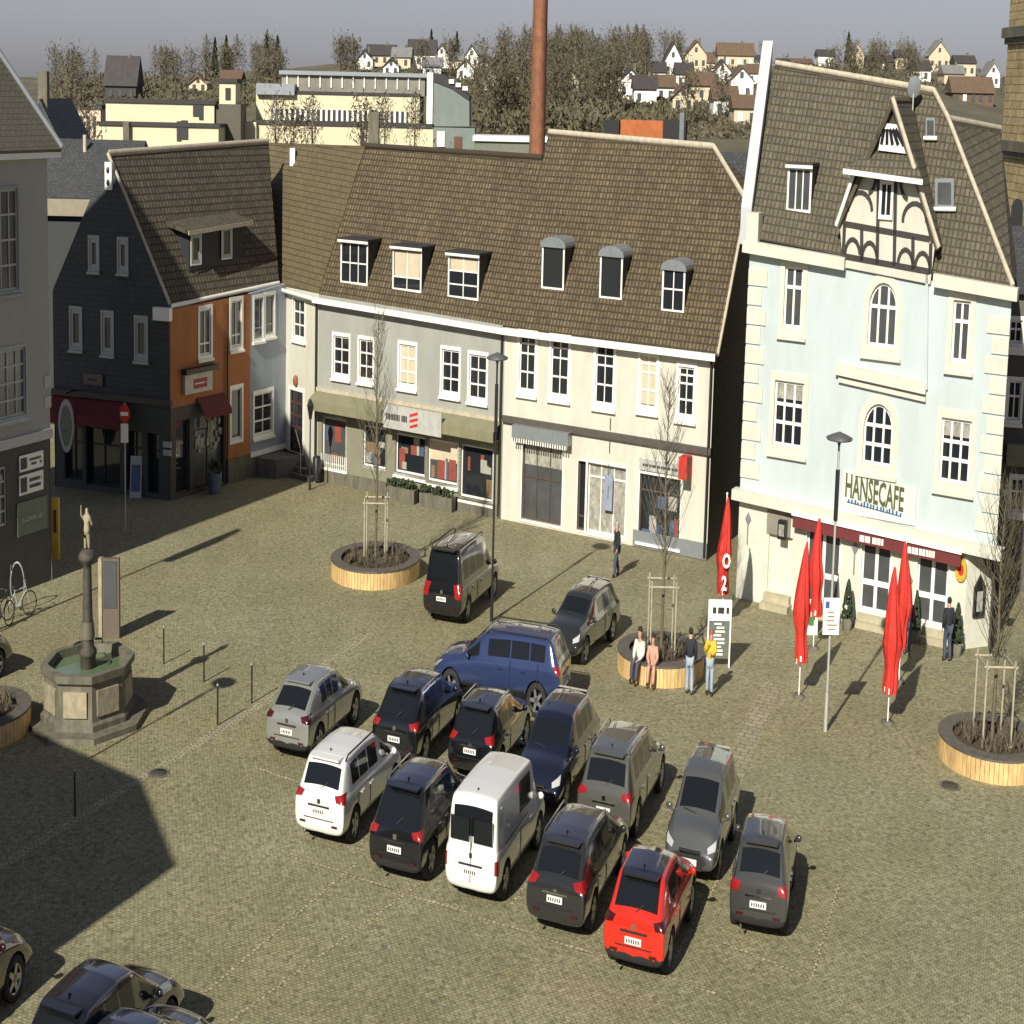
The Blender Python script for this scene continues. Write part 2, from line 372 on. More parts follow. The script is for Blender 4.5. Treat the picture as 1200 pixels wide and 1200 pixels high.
def body(T, Fc, zl, zr, depth, m, name='wall', a0=0, a1=None, z0=0, inset=0):
    """side and rear walls of a house behind its facade"""
    a1 = Fc.L if a1 is None else a1; mb = MB(); P = [(a0, -.01), (a1, -.01), (a1 - inset, -depth), (a0, -depth)]
    z = [zl, zr, zr, zl]
    for i, j in ((1, 2), (2, 3), (3, 0)):
        mb.face([Fc.pt(P[i][0], z0, P[i][1]), Fc.pt(P[j][0], z0, P[j][1]), Fc.pt(P[j][0], z[j], P[j][1]), Fc.pt(P[i][0], z[i], P[i][1])], [(0, 0), (depth, 0), (depth, z[i]), (0, z[i])])
    mb.face([Fc.pt(a0, zl, -.01), Fc.pt(a1, zr, -.01), Fc.pt(a1 - inset, zr, -depth), Fc.pt(a0, zl, -depth)])
    return mb.build(name, m, T, T)
def gable(T, Fc, a, zl, ridge, depth, m):
    mb = MB(); pts = [Fc.pt(a, zl, 0), ridge, Fc.pt(a, zl, -depth)]; mb.face(pts, [(0, 0), (depth / 2, 4), (depth, 0)]); return mb.build('gable', m, T, T)
def pipe(Fc, T, p, q, r=.05, d=.1, m=None):
    mb = MB(); mb.tube([Fc.pt(*p, d), Fc.pt(*q, d)], r, 6); return mb.build('downpipe', m or M_zinc, T, T)
def script_lines(Fc, T, par, r, d, rows, m=None, seed=1, name='lettering', fill=.55):
    """small lettering that the photo does not resolve: broken dark strokes"""
    rn = random.Random(seed); mb = MB(); a0, z0, a1, z1 = r; h = (z1 - z0) / rows
    for k in range(rows):
        a = a0; zc = z1 - h * (k + .5)
        while a < a1 - .02:
            w = min(a1 - a, rn.uniform(.05, .16) * max(.6, (a1 - a0))); 
            if rn.random() < .85: Fc.box(mb, a, zc - h * fill / 2, a + w * .8, zc + h * fill / 2, d, d + .006)
            a += w
    return mb.build(name, m or M_ink, par, T)

# ------------------------------------------------------------------ ground
def sstep(a, b, x):
    t = max(0, min(1, (x - a) / (b - a))); return t * t * (3 - 2 * t)
def terrain(X, Y):
    pxx = 600 + 1541 * X / max(Y, 1)
    pts = [(-200, 12), (60, 13.5), (220, 15), (330, 18), (450, 20.5), (600, 20.5), (820, 21), (960, 22.6), (1080, 22.4), (1160, 18), (1400, 14)]
    z = pts[0][1]
    for (a, b), (c, d) in zip(pts, pts[1:]):
        if pxx >= a: z = b + (d - b) * sstep(a, c, min(pxx, c))
    n = .8 * math.sin(X * .031 + 1.3) * math.cos(Y * .023) + .5 * math.sin(X * .08 + Y * .05)
    return (z + n) * sstep(120, 740, Y) * (1 - .55 * sstep(760, 1300, Y)) - .25 * (1 - sstep(100, 140, Y))
def hit(px, py):
    x, y, z = ray(px, py)
    for k in range(112, 770, 4):
        t = k / y
        if H0 + z * t < terrain(x * t, k): return Vector((x * t, k, terrain(x * t, k)))
    return Vector((x * 760 / y, 760, terrain(x * 760 / y, 760)))
M_ground = tiles('sett_paving', (.232, .214, .120), (.290, .270, .156), (.162, .148, .080), .165, .105, rot=R(22), coord='Object', mortar=.014, bump=.6, patch=.14, var=.28, pscale=.22, rough=.88)
def worn(m):
    """bleached and darkened setts scattered in patches, moss in the joints"""
    t = m.node_tree; L = t.links.new; p = t.nodes['Principled BSDF']; src = p.inputs['Base Color'].links[0].from_socket
    tc = t.nodes.new('ShaderNodeTexCoord'); mp = t.nodes.new('ShaderNodeMapping'); mp.inputs['Scale'].default_value = (1 / K, 1, 1); mp.inputs['Rotation'].default_value = (0, 0, 0); L(tc.outputs['Object'], mp.inputs[0])
    v = t.nodes.new('ShaderNodeTexVoronoi'); v.inputs['Scale'].default_value = 8.5; L(mp.outputs[0], v.inputs['Vector'])
    big = t.nodes.new('ShaderNodeTexNoise'); big.inputs['Scale'].default_value = .45; big.inputs['Detail'].default_value = 6; big.inputs['Roughness'].default_value = .7; L(mp.outputs[0], big.inputs['Vector'])
    sc_ = t.nodes.new('ShaderNodeSeparateColor'); L(v.outputs['Color'], sc_.inputs[0])
    thr = t.nodes.new('ShaderNodeMapRange'); thr.inputs[1].default_value = .42; thr.inputs[2].default_value = .68; thr.inputs[3].default_value = 1.02; thr.inputs[4].default_value = .55; L(big.outputs['Fac'], thr.inputs[0])
    gt = t.nodes.new('ShaderNodeMath'); gt.operation = 'GREATER_THAN'; L(sc_.outputs[0], gt.inputs[0]); L(thr.outputs[0], gt.inputs[1])
    mx = t.nodes.new('ShaderNodeMix'); mx.data_type = 'RGBA'; ml = t.nodes.new('ShaderNodeMath'); ml.operation = 'MULTIPLY'; ml.inputs[1].default_value = .36; L(gt.outputs[0], ml.inputs[0]); L(ml.outputs[0], mx.inputs[0]); L(src, mx.inputs[6]); mx.inputs[7].default_value = (.40, .375, .25, 1)
    lt = t.nodes.new('ShaderNodeMath'); lt.operation = 'LESS_THAN'; lt.inputs[1].default_value = .10; L(sc_.outputs[1], lt.inputs[0]); m3 = t.nodes.new('ShaderNodeMath'); m3.operation = 'MULTIPLY'; m3.inputs[1].default_value = .5; L(lt.outputs[0], m3.inputs[0])
    my = t.nodes.new('ShaderNodeMix'); my.data_type = 'RGBA'; L(m3.outputs[0], my.inputs[0]); L(mx.outputs[2], my.inputs[6]); my.inputs[7].default_value = (.10, .09, .06, 1)
    n4 = t.nodes.new('ShaderNodeTexNoise'); n4.inputs['Scale'].default_value = .09; n4.inputs['Detail'].default_value = 3; L(mp.outputs[0], n4.inputs['Vector'])
    tint = t.nodes.new('ShaderNodeMix'); tint.data_type = 'RGBA'; tint.blend_type = 'MULTIPLY'; tint.inputs[0].default_value = 1; r4 = t.nodes.new('ShaderNodeValToRGB'); r4.color_ramp.elements[0].position = .38; r4.color_ramp.elements[1].position = .62
    r4.color_ramp.elements[0].color = (.92, .90, .80, 1); r4.color_ramp.elements[1].color = (1.0, 1.0, 1.0, 1); L(n4.outputs['Fac'], r4.inputs[0]); L(my.outputs[2], tint.inputs[6]); L(r4.outputs[0], tint.inputs[7]); L(tint.outputs[2], p.inputs['Base Color'])
worn(M_ground)
M_band = tiles('flat_slab_paving', (.24, .215, .13), (.30, .27, .17), (.10, .09, .055), .5, .32, rot=R(24), coord='Object', mortar=.02, bump=.4, patch=.15, var=.2)
M_line = tiles('bay_line_setts', (.33, .29, .17), (.42, .37, .22), (.14, .12, .07), .16, .14, rot=R(22), coord='Object', mortar=.022, bump=.6, patch=.15, var=.35)
M_gutter = tiles('gutter_setts', (.30, .27, .17), (.38, .34, .22), (.11, .1, .06), .3, .15, rot=R(-28), coord='Object', mortar=.02, bump=.6, patch=.15, var=.2)
M_hill = mat('winter_meadow', (.115, .102, .060), .95, .35, .05)
mb = MB(); s = 4000; mb.face([(-s, -s, 0), (s, -s, 0), (s, s, 0), (-s, s, 0)]); tag(mb.build('ground', M_ground), kind='structure')
mb = MB(); rows = []
for j in range(80):
    Y = 100 + j * 16; rows.append([(X, Y, terrain(X, Y)) for X in [-900 + i * 20 for i in range(91)]])
mb.grid(rows); tag(mb.build('hills', M_hill), kind='structure')
def strip(pts, w, z, m, name):
    mb = MB()
    for p, q in zip(pts, pts[1:]):
        p, q = Vector(p[:2]), Vector(q[:2]); d = (q - p).normalized(); n = Vector((-d.y, d.x)) * w / 2
        mb.face([(*(p + n), z), (*(p - n), z), (*(q - n), z), (*(q + n), z)])
    return tag(mb.build(name, m), kind='structure')
strip([g(-40, 1040), g(312, 822), g(436, 742)], .42, .004, M_gutter, 'gutter')
th = R(68)
def bay(px0, py0, px1, py1, w=.14, z=.004): return (g(px0, py0), g(px1, py1), w, z)
lines = MB()
def addline(a, b, w=.11, z=.006):
    p, q = Vector(a[:2]), Vector(b[:2]); d = (q - p).normalized(); n = Vector((-d.y, d.x)) * w / 2
    lines.face([(*(p + n), z), (*(p - n), z), (*(q - n), z), (*(q + n), z)])
addline(g(951, 1147), g(983, 1037)); addline(g(847, 1105), g(951, 1147), z=.009)
addline(g(788, 1130), g(850, 1015)); addline(g(700, 1095), g(775, 990)); addline(g(600, 1060), g(690, 930)); addline(g(505, 1030), g(600, 900)); addline(g(415, 1000), g(505, 880))
addline(g(235, 1168), g(420, 1010)); addline(g(265, 1200), g(505, 1026), w=.1)
addline(g(330, 1000), g(840, 1165), z=.009)
addline(g(300, 885), g(395, 800))
addline(g(300, 900), g(420, 942), z=.009)
tag(lines.build('bay_markings', M_line), kind='structure')
strip([g(905, 800), g(818, 1000)], .9, .003, M_band, 'paving_band')

def solo(mb, name, m, label, cat, group=None):
    """a thing that is one mesh, origin at its lowest middle"""
    xs = [p.x for p in mb.v]; ys = [p.y for p in mb.v]; z = min(p.z for p in mb.v)
    c = Vector((sum(xs) / len(xs), sum(ys) / len(ys), z)); mb.v = [p - c for p in mb.v]
    o = mb.build(name, m); o.location = (c.x * K, c.y, c.z); return tag(o, label, cat, group)

# ------------------------------------------------------------------ town house at the left edge
A = g(0, 703); B = g(61, 680); d = (B - A).normalized(); A = B - d * 20
F1 = Fac(A, B); T = thing('town_house', 'pale grey three storey town house with dark ground floor at left edge', 'house', B)
hz = F1.px(60, 174)[1]; bz = F1.px(58, 508)[1]
holes = []; rs = []
for q in ((-18, 222, 21, 342), (-12, 410, 30, 490), (-80, 240, -50, 355), (-78, 450, -48, 530)):
    r = F1.rect(*q); rs.append(r); holes.append(rpoly(r))
F1.wall([(0, bz), (F1.L, bz), (F1.L, hz), (0, hz)], holes, M_lgrey, 'wall', T)
r0 = F1.rect(-6, 548, 8, 618)
F1.wall([(0, 0), (F1.L - .04, 0), (F1.L - .04, bz), (0, bz)], [rpoly(r0)], M_dgrey, 'ground_floor_wall', T, d=-.03)
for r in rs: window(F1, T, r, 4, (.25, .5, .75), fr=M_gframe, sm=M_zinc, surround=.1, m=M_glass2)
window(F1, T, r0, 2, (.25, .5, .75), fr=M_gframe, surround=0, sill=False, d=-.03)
body(T, F1, hz, hz, 15, M_lgrey)
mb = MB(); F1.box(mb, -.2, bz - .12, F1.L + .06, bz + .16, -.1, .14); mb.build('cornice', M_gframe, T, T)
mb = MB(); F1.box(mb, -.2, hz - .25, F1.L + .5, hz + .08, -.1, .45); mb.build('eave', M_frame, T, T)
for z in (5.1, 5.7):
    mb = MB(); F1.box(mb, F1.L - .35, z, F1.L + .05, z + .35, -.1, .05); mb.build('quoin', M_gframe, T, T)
o = .55; e0, e1 = F1.pt(-.5, hz, o), F1.pt(F1.L + .5, hz, o); b0, b1 = F1.pt(-.5, hz, -15.5), F1.pt(F1.L + .5, hz, -15.5)
k0, k1 = F1.pt(5, hz + 9.2, -7.5), F1.pt(F1.L - 6.2, hz + 9.2, -7.5)
Mr = tiles('town_house_roof', (.115, .105, .075), (.13, .12, .085), (.075, .07, .05), .3, .2, mortar=.02, bump=.3, patch=.12, var=.12)
plane_slab([e0, e1, k1, k0], Mr, 'roof', T); plane_slab([e1, b1, k1], Mr, 'roof', T); plane_slab([b1, b0, k0, k1], Mr, 'roof', T); plane_slab([b0, e0, k0], Mr, 'roof', T)
mb = MB(); mb.tube([e1 + Vector((0, 0, .05)), k1 + Vector((0, 0, .05))], .11, 6); mb.build('ridge', M_zinc, T, T)
for i, (y0, y1) in enumerate(((531, 550), (554, 577))):
    r = F1.rect(22, y0, 50, y1)
    mb = MB(); F1.box(mb, *r, 0, .06); so_ = mb.build('sign_board', M_frame, T, T)
    mb = MB(); F1.box(mb, r[0] + .06, r[1] + .07, r[0] + .45, r[3] - .07, .061, .066); mb.build('emblem', M_dgrey, so_, T)
    script_lines(F1, T, so_, (r[0] + .6, r[1] + .1, r[2] - .1, r[3] - .1), .062, 2, M_ink, i)
r = F1.rect(20, 585, 55, 624); mb = MB(); F1.box(mb, *r, 0, .05); q = mb.build('notice_board', M_green, T, T)
script_lines(F1, T, q, (r[0] + .3, r[1] + .5, r[2] - .3, r[3] - .6), .052, 2, M_gframe, 4, fill=.3)

# ------------------------------------------------------------------ houses seen between town house and pub
T = thing('slate_roofed_house', 'dark slate roofed house squeezed behind the pub gable', 'house', (-33, 100))
Fq = Fac((-42, 98), (-30, 98)); zr_ = Fq.px(90, 232)[1]; zt = Fq.px(90, 187)[1]
mb = MB(); mb.box((-35, 103, zr_ / 2 - .5), (14, 10, zr_ - 1)); mb.build('wall', M_slate, T, T)
plane_slab([Fq.pt(-3, zr_, 0), Fq.pt(13, zr_, 0), Fq.pt(13, zr_ + 2.3, -5), Fq.pt(-3, zr_ + 2.3, -5)], M_dslate, 'roof', T)
plane_slab([Fq.pt(-3, zr_, -10), Fq.pt(13, zr_, -10), Fq.pt(13, zr_ + 2.3, -5), Fq.pt(-3, zr_ + 2.3, -5)], M_dslate, 'roof', T)
mb = MB(); Fq.box(mb, -3, zr_ - .75, 13, zr_ - .05, -.1, .12); mb.build('eave_board', mat('beige_board', (.24, .21, .15), .8, .1), T, T)
p = Fq.px(79, 183); mb = MB(); mb.tube([Fq.pt(p[0], p[1] - 1, -4), Fq.pt(p[0], p[1] + .8, -4)], .16, 8); mb.build('chimney', M_ridge, T, T)
T = thing('steep_gabled_house', 'small dark steep gabled house rising behind the town house roof', 'house', (-52, 135))
Fq = Fac((-56, 130), (-44, 130)); a0 = Fq.px(38, 175)[0]; a1, zb = Fq.px(75, 175); am, zt = Fq.px(47, 118)
mb = MB(); mb.prism([Fq.pt(a0 - 2, 0, 0), Fq.pt(a1, 0, 0), Fq.pt(a1, zb, 0), Fq.pt(am, zt, 0), Fq.pt(a0 - 2, zb, 0)], -Fq.n * 9); mb.build('wall', M_slate, T, T)
plane_slab([Fq.pt(a1 + .2, zb - .2, .2), Fq.pt(am, zt + .1, .2), Fq.pt(am, zt + .1, -9), Fq.pt(a1 + .2, zb - .2, -9)], M_dslate, 'roof', T)
mb = MB(); mb.box(Fq.pt(am, zt + .5, -1), (.9, .7, 2.2)); mb.build('chimney', M_dstone, T, T)

# ------------------------------------------------------------------ corner pub
A = Vector((-29.24, 82.79, 0)); B = g(200, 587); FP = Fac(A, B); D = g(293, 560); FO = Fac(B, D)
T = thing('corner_pub', 'corner pub with black slate gable, orange side wall and brown tiled roof', 'house', B)
zb = FP.px(197, 472)[1]; gf = zb
out = [(0, zb), (FP.L, zb), FP.px(197, 356), FP.px(126, 184), (0, FP.px(62, 340)[1])]
wr = [FP.rect(*q) for q in ((105, 279, 115, 315), (139, 281, 149, 317), (83, 362, 95, 407), (120, 367, 132, 413), (159, 373, 172, 420))]
FP.wall(out, [rpoly(r) for r in wr], M_slate, 'slate_wall', T, reveal=.1)
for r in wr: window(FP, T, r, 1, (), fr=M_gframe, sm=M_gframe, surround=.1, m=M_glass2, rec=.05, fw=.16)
# ground floor with entrance bays
bays = [FP.rect(*q) for q in ((75, 500, 96, 562), (100, 502, 140, 570), (148, 505, 166, 575), (172, 508, 186, 578))]
FP.wall([(0, 0), (FP.L, 0), (FP.L, zb), (0, zb)], [rpoly((r[0], max(.15, r[1]), r[2], r[3])) for r in bays], M_dgrey, 'ground_floor_wall', T, d=-.05, reveal=.3)
for r in bays: window(FP, T, (r[0], max(.15, r[1]), r[2], r[3]), 2, (.7,), fr=M_black, surround=0, sill=False, d=-.2, name='shop_window')
mb = MB(); FP.box(mb, -.1, zb - .1, FP.L + .1, zb + .1, -.1, .16); mb.build('cornice', mat('brown_grey_trim', (.085, .075, .06), .8), T, T)
ra = FP.rect(60, 466, 152, 500); mb = MB()
mb.grid([[FP.pt(ra[0] + (ra[2] - ra[0]) * k / 12, zb - .12, .06) for k in range(13)], [FP.pt(ra[0] + (ra[2] - ra[0]) * k / 12, ra[1] + .5, 1.0) for k in range(13)], [FP.pt(ra[0] + (ra[2] - ra[0]) * k / 12, ra[1] + .15 + .04 * (k % 2), 1.02) for k in range(13)]], smooth=False)
mb.build('awning', M_dred, T, T)
r = FP.rect(99, 438, 121, 451); mb = MB(); FP.box(mb, *r, .01, .12); q = mb.build('sign_board', mat('brown_sign', (.13, .10, .085), .6), T, T)
script_lines(FP, T, q, (r[0] + .25, r[1] + .15, r[2] - .3, r[3] - .15), .125, 1, M_ink, 8)
r = FP.rect(192, 516, 201, 535)
for k in range(2):
    mb = MB(); h = (r[3] - r[1]) / 2; FP.box(mb, r[0], r[1] + k * h + .04, r[2], r[1] + (k + 1) * h - .04, 0, .1); mb.build('menu_case', M_gframe, T, T)
# oval bracket sign
c = FP.px(78, 499, 1.0); n = 18
sg = MB(); P = [(c[0] + .58 * math.cos(2 * math.pi * k / n) * (1 - .22 * max(0, -math.sin(2 * math.pi * k / n))), c[1] + .95 * math.sin(2 * math.pi * k / n)) for k in range(n)]
FP.slab(sg, P, .95, 1.05); hs_ = sg.build('bracket_sign', M_gframe, T, T)
sg = MB(); P2 = [(c[0] + (a - c[0]) * .72, c[1] + (z - c[1]) * .78) for a, z in P]; FP.slab(sg, P2, 1.05, 1.062); sg.build('emblem', mat('dull_green_emblem', (.16, .19, .13), .7, .3, 6), hs_, T)
sg = MB(); sg.tube([FP.pt(c[0], c[1] + .95, 1.0), FP.pt(c[0], c[1] + 1.15, 1.0), FP.pt(c[0], c[1] + 1.15, 0)], .03, 6); sg.build('bracket', M_black, hs_, T)
# orange and blue side
E_ = g(335, 548); a2 = FO.px(335, 440)[0]
zoL = FO.px(199, 363)[1]; zoM = FO.px(293, 344)[1]; zbR = FO.px(333, 333)[1]; aM = FO.L
gz = FO.px(240, 470)[1]
wu = [FO.rect(*q) for q in ((234, 362, 247, 416), (271, 352, 283, 406), (271, 455, 283, 515))]
sh = FO.rect(227, 485, 262, 562); sh = (sh[0], .15, sh[2], sh[3]); dr = FO.rect(206, 492, 222, 560); dr = (dr[0], .15, dr[2], dr[3])
sp = FO.px(265, 500)[0]
FO.wall([(0, gz), (sp, gz), (sp, .9), (aM, .9), (aM, zoM), (0, zoL)], [rpoly(r) for r in wu], M_orange, 'orange_wall', T)
FO.wall([(0, 0), (sp, 0), (sp, gz), (0, gz)], [rpoly(sh), rpoly(dr)], mat('brown_pub_front', (.075, .065, .05), .7, .1), 'pub_front', T, d=.02, reveal=.3)
FO.wall([(sp, 0), (aM, 0), (aM, .9), (sp, .9)], [], M_dstone, 'plinth', T, d=.05)
for i, r in enumerate(wu): window(FO, T, r, 2 if i < 2 else 1, (.25,) if i < 2 else (), fr=M_frame, surround=.14, m=M_glass2 if i < 2 else M_glass, sill=(i < 2))
window(FO, T, sh, 2, (.8,), fr=M_black, surround=0, sill=False, d=-.1, name='shop_window', m=M_glass2); window(FO, T, dr, 1, (), fr=M_dwood, surround=0, sill=False, d=-.1, name='door', m=M_glass)
mb = MB()
rn = random.Random(5)
for k in range(26):
    a = rn.uniform(sh[0] + .2, sh[2] - .2); z = rn.uniform(sh[1] + 1.2, sh[3] - .4); FO.box(mb, a, z, a + rn.uniform(.1, .35), z + rn.uniform(.1, .4), -.25, -.12)
mb.build('window_display', M_curt, T, T)
r = FO.rect(230, 463, 262, 484); mb = MB(); mb.grid([[FO.pt(a, r[3], .05) for a in (r[0], r[2])], [FO.pt(a, r[1] + .15, .8) for a in (r[0], r[2])], [FO.pt(a, r[1] - .05, .8) for a in (r[0], r[2])]], smooth=False); mb.build('awning', M_dred, T, T)
r = FO.rect(214, 436, 246, 459); mb = MB(); FO.box(mb, *r, 0, .25); q = mb.build('sign_board', mat('cream_light_box', (.50, .47, .40), .5), T, T)
mb = MB(); w3 = (r[2] - r[0]); FO.box(mb, r[0] + w3 * .3, r[1] + .15, r[0] + w3 * .8, r[3] - .2, .25, .26); mb.build('red_panel', mat('red_sign_panel', (.30, .02, .03), .5), q, T)
script_lines(FO, T, q, (r[0] + w3 * .34, r[1] + .28, r[0] + w3 * .78, r[3] - .33), .262, 1, M_frame, 3)
mb = MB(); FO.box(mb, r[0] - .1, r[3] + .02, r[2] + .3, r[3] + .2, 0, .5); mb.build('sign_canopy', M_black, q, T)
pipe(FO, T, (sp, .1), (sp, zoL - .1), .06, .14, M_black)
FT = FO; mb = MB(); mb.face([FP.pt(0, 0, -.02), FP.pt(0, 0, -7), FP.pt(0, 6.5, -7), FP.pt(0, 6.5, -.02)]); mb.build('wall', M_slate, T, T)
RO = Roof(FO, zoL, zoL, 50, .4)
# real roof plane follows eaves (slightly rising along the street)
rid = [RO.px(128, 181), RO.px(314, 167)]
RO.slab([RO.px(200, 357), RO.px(327, 330), rid[1], rid[0]], M_tile2, 'roof', T)
bk = lambda p, d, dz: Vector((p.x - FO.n.x * d, p.y - FO.n.y * d, p.z - dz))
plane_slab([rid[0], rid[1], bk(rid[1], 5, 6), bk(rid[0], 5, 6)], M_tile2, 'roof', T)
mb = MB(); mb.tube([rid[0] + Vector((0, 0, .05)), rid[1] + Vector((0, 0, .05))], .13, 6); mb.build('ridge', M_ridge, T, T)
mb = MB(); q0 = RO.px(200, 357); mb.tube([rid[0] + Vector((-.05, -.1, .05)), q0 + Vector((-.05, -.1, .05))], .10, 6); mb.build('barge_board', M_ridge, T, T)
q1 = RO.px(327, 330); mb = MB(); mb.tube([q0 + Vector((0, 0, -.05)), q1 + Vector((0, 0, -.05))], .09, 6); mb.build('gutter', M_frame, T, T)
c = FP.px(128, 207); mb = MB(); FP.box(mb, c[0] - .24, c[1] - .45, c[0] + .24, c[1] + .5, -.1, .12); cp = mb.build('gable_vent', M_frame, T, T)
for k in (-.2, .22):
    mb = MB(); mb.ball(FP.pt(c[0], c[1] + k, .12), (.12, .06, .12)); mb.build('opening', M_black, cp, T)
mb = MB(); FP.box(mb, FP.L - 1.0, FP.px(195, 365)[1] - .3, FP.L + .15, FP.px(195, 365)[1] + .15, 0, .35); mb.build('eave_return', M_frame, T, T)
# wide dormer on the pub roof
b0_, b1_ = RO.px(222, 322), RO.px(284, 303); Fd = Fac(b0_, b1_); dm = [Fd.px(222, 318), Fd.px(284, 303), Fd.px(284, 259), Fd.px(222, 270)]
mb = MB(); mb.prism([Fd.pt(a, z) for a, z in dm], -Fd.n * 3.4); Dm = mb.build('dormer', M_slate, T, T)
for q in ((223, 274, 234, 309), (259, 266, 270, 302)): window(Fd, T, Fd.rect(*q), 1, (), fr=M_gframe, surround=.05, m=M_glass2, sill=False, d=.08, rec=.02, fw=.14)
z0_ = dm[3][1]; z1_ = dm[2][1]
plane_slab([Fd.pt(-.5, z0_ + .05, .5), Fd.pt(Fd.L + .4, z1_ + .05, .5), Fd.pt(Fd.L + .3, z1_ + .42, -3.0), Fd.pt(-.5, z0_ + .42, -3.0)], M_tile2, 'dormer_roof', T, .16, Dm)
mb = MB(); Fd.bar(mb, (-.55, z0_ - .05), (Fd.L + .45, z1_ - .05), .16, .5, .56); mb.build('fascia', M_ridge, Dm, T)
# blue house
T = thing('blue_grey_house', 'narrow blue-grey rendered house with white mullioned windows between orange pub and white house', 'house', D)
FB = Fac(D, FO.pt(a2, 0)); bzl = FO.px(293, 344)[1]
wb_ = [FB.rect(*q) for q in ((298, 349, 308, 396), (311, 346, 321, 391), (298, 460, 319, 508))]
FB.wall([(0, .75), (FB.L, .75), (FB.L, zbR), (0, zoM)], [rpoly(r) for r in wb_], M_blue, 'wall', T)
FB.wall([(0, 0), (FB.L, 0), (FB.L, .75), (0, .75)], [], M_dstone, 'plinth', T, d=.04)
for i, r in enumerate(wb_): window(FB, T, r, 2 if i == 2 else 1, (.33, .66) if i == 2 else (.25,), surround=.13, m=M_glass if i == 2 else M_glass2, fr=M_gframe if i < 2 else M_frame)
mb = MB(); FB.box(mb, 0, .76, FB.L, .95, 0, .07); mb.build('plinth_band', M_frame, T, T)
body(T, FB, zoM, zbR, 6, M_blue)
# raised landing and steps in front of the blue house
T = thing('stone_steps', 'dark stone landing with steps up to the white corner house door', 'steps', g(335, 556))
mb = MB(); P = [FB.pt(0.2, 0, .06), FB.pt(0.4, 0, 1.4), FB.pt(3.6, 0, 2.4)]
e = g(346, 545); 
for k in range(4):
    o_ = .42 * k; mb.box(g(338 + 6 * (3 - k) * .55, 549 + 3.2 * (3 - k)) + Vector((0, 0, .09 + .18 * k)), (3.2 - .3 * k, .8 + 0.0 * k, .18), R(-35))
mb.prism([FB.pt(.5, 0, .07), FB.pt(.9, 0, 1.5), FB.pt(FB.L - .2, 0, 2.2), FB.pt(FB.L - .1, 0, .07)], (0, 0, .72))
mb.build('landing', mat('dark_step_stone', (.12, .115, .10), .8, .2), T, T)
mb = MB(); p = g(352, 562); q = g(344, 548)
mb.tube([p, p + Vector((0, 0, 1.1)), q + Vector((0, 0, 1.75)), q + Vector((0, 0, .7))], .03, 6); mb.build('handrail', M_gpost, T, T)

# ------------------------------------------------------------------ white corner house
A = FB.B.copy(); B = g(372, 562); FW = Fac(A, B); T = thing('white_corner_house', 'narrow white house with dark panelled door in the corner of the square', 'house', B)
zl = FW.px(335, 333)[1]; zr = FW.px(373, 344)[1]
w1 = FW.rect(344, 350, 357, 396); w2 = FW.rect(340, 458, 355, 530)
FW.wall([(0, 0), (FW.L, 0), (FW.L, zr), (0, zl)], [rpoly(w1), rpoly(w2)], M_white, 'wall', T)
window(FW, T, w1, 2, (.33, .66), surround=.12); dq = window(FW, T, w2, 2, (.2, .4, .6, .8), surround=.14, fr=mat('dark_red_door', (.07, .03, .025), .5), sm=M_frame, sill=False, name='door', mw=.12)
mb = MB(); c = FW.px(348, 446); mb.ball(FW.pt(c[0], c[1], .12), (.18, .08, .22)); mb.build('ornament', mat('red_brown_ornament', (.22, .08, .05), .6), T, T)
RW = Roof(FW, zl, zr, 50, .35)
rw = [RW.px(326, 333), RW.px(373, 344), RW.px(428, 171), RW.px(313, 167)]
RW.slab(rw, M_tile3, 'roof', T)
bw = [Vector((p.x - FW.n.x * 5, p.y - FW.n.y * 5, p.z - 6)) for p in (rw[2], rw[3])]
plane_slab([rw[3], rw[2], bw[0], bw[1]], M_tile3, 'roof', T)
mb = MB(); mb.tube([rw[0] + Vector((-.05, -.05, .08)), rw[3] + Vector((-.05, -.05, .08))], .1, 6); mb.build('barge_board', M_frame, T, T)
mb = MB(); mb.tube([FW.pt(-.1, zl - .2, .35), FW.pt(FW.L, zr - .2, .35)], .09, 6); mb.build('gutter', M_frame, T, T)
pipe(FW, T, (FW.L - .12, .1), (FW.L - .12, zr - .2), .07, .12, M_black)
body(T, FW, zl, zr, 6, M_white)
c = RW.px(343, 190); mb = MB(); mb.box(c + Vector((0, 0, .2)), (.35, .35, .7)); mb.build('vent_pipe', M_frame, T, T)

# ------------------------------------------------------------------ grey house with shop
A = B.copy(); C_ = g(587, 608); FG = Fac(A, C_); T = thing('grey_shop_house', 'grey rendered house with long olive shop canopy and three flat dormers', 'house', g(480, 600))
zl = FG.px(374, 345)[1]; zr = FG.px(587, 380)[1]
wq = [(391, 394, 409, 440), (421, 398, 437, 445), (468, 404, 487, 452), (518, 410, 538, 461), (550, 416, 570, 468)]
wr = [FG.rect(*q) for q in wq]
sw = [FG.rect(*q) for q in ((378, 490, 405, 546), (426, 500, 452, 548), (464, 510, 498, 556), (502, 516, 536, 566), (540, 523, 577, 585))]
zc = FG.px(480, 478)[1]
FG.wall([(0, zc), (FG.L, zc), (FG.L, zr), (0, zl)], [rpoly(r) for r in wr], M_grey, 'wall', T)
sh_m = mat('olive_shop_front', (.22, .21, .15), .8, .08, 1.5)
FG.wall([(0, 0), (FG.L, 0), (FG.L, zc), (0, zc)], [rpoly(r) for r in sw], sh_m, 'shop_front', T, d=.02, reveal=.25)
for i, r in enumerate(wr): window(FG, T, r, 2, (.33, .66), surround=.13, blind=.93 if i == 2 else 0, m=M_glass)
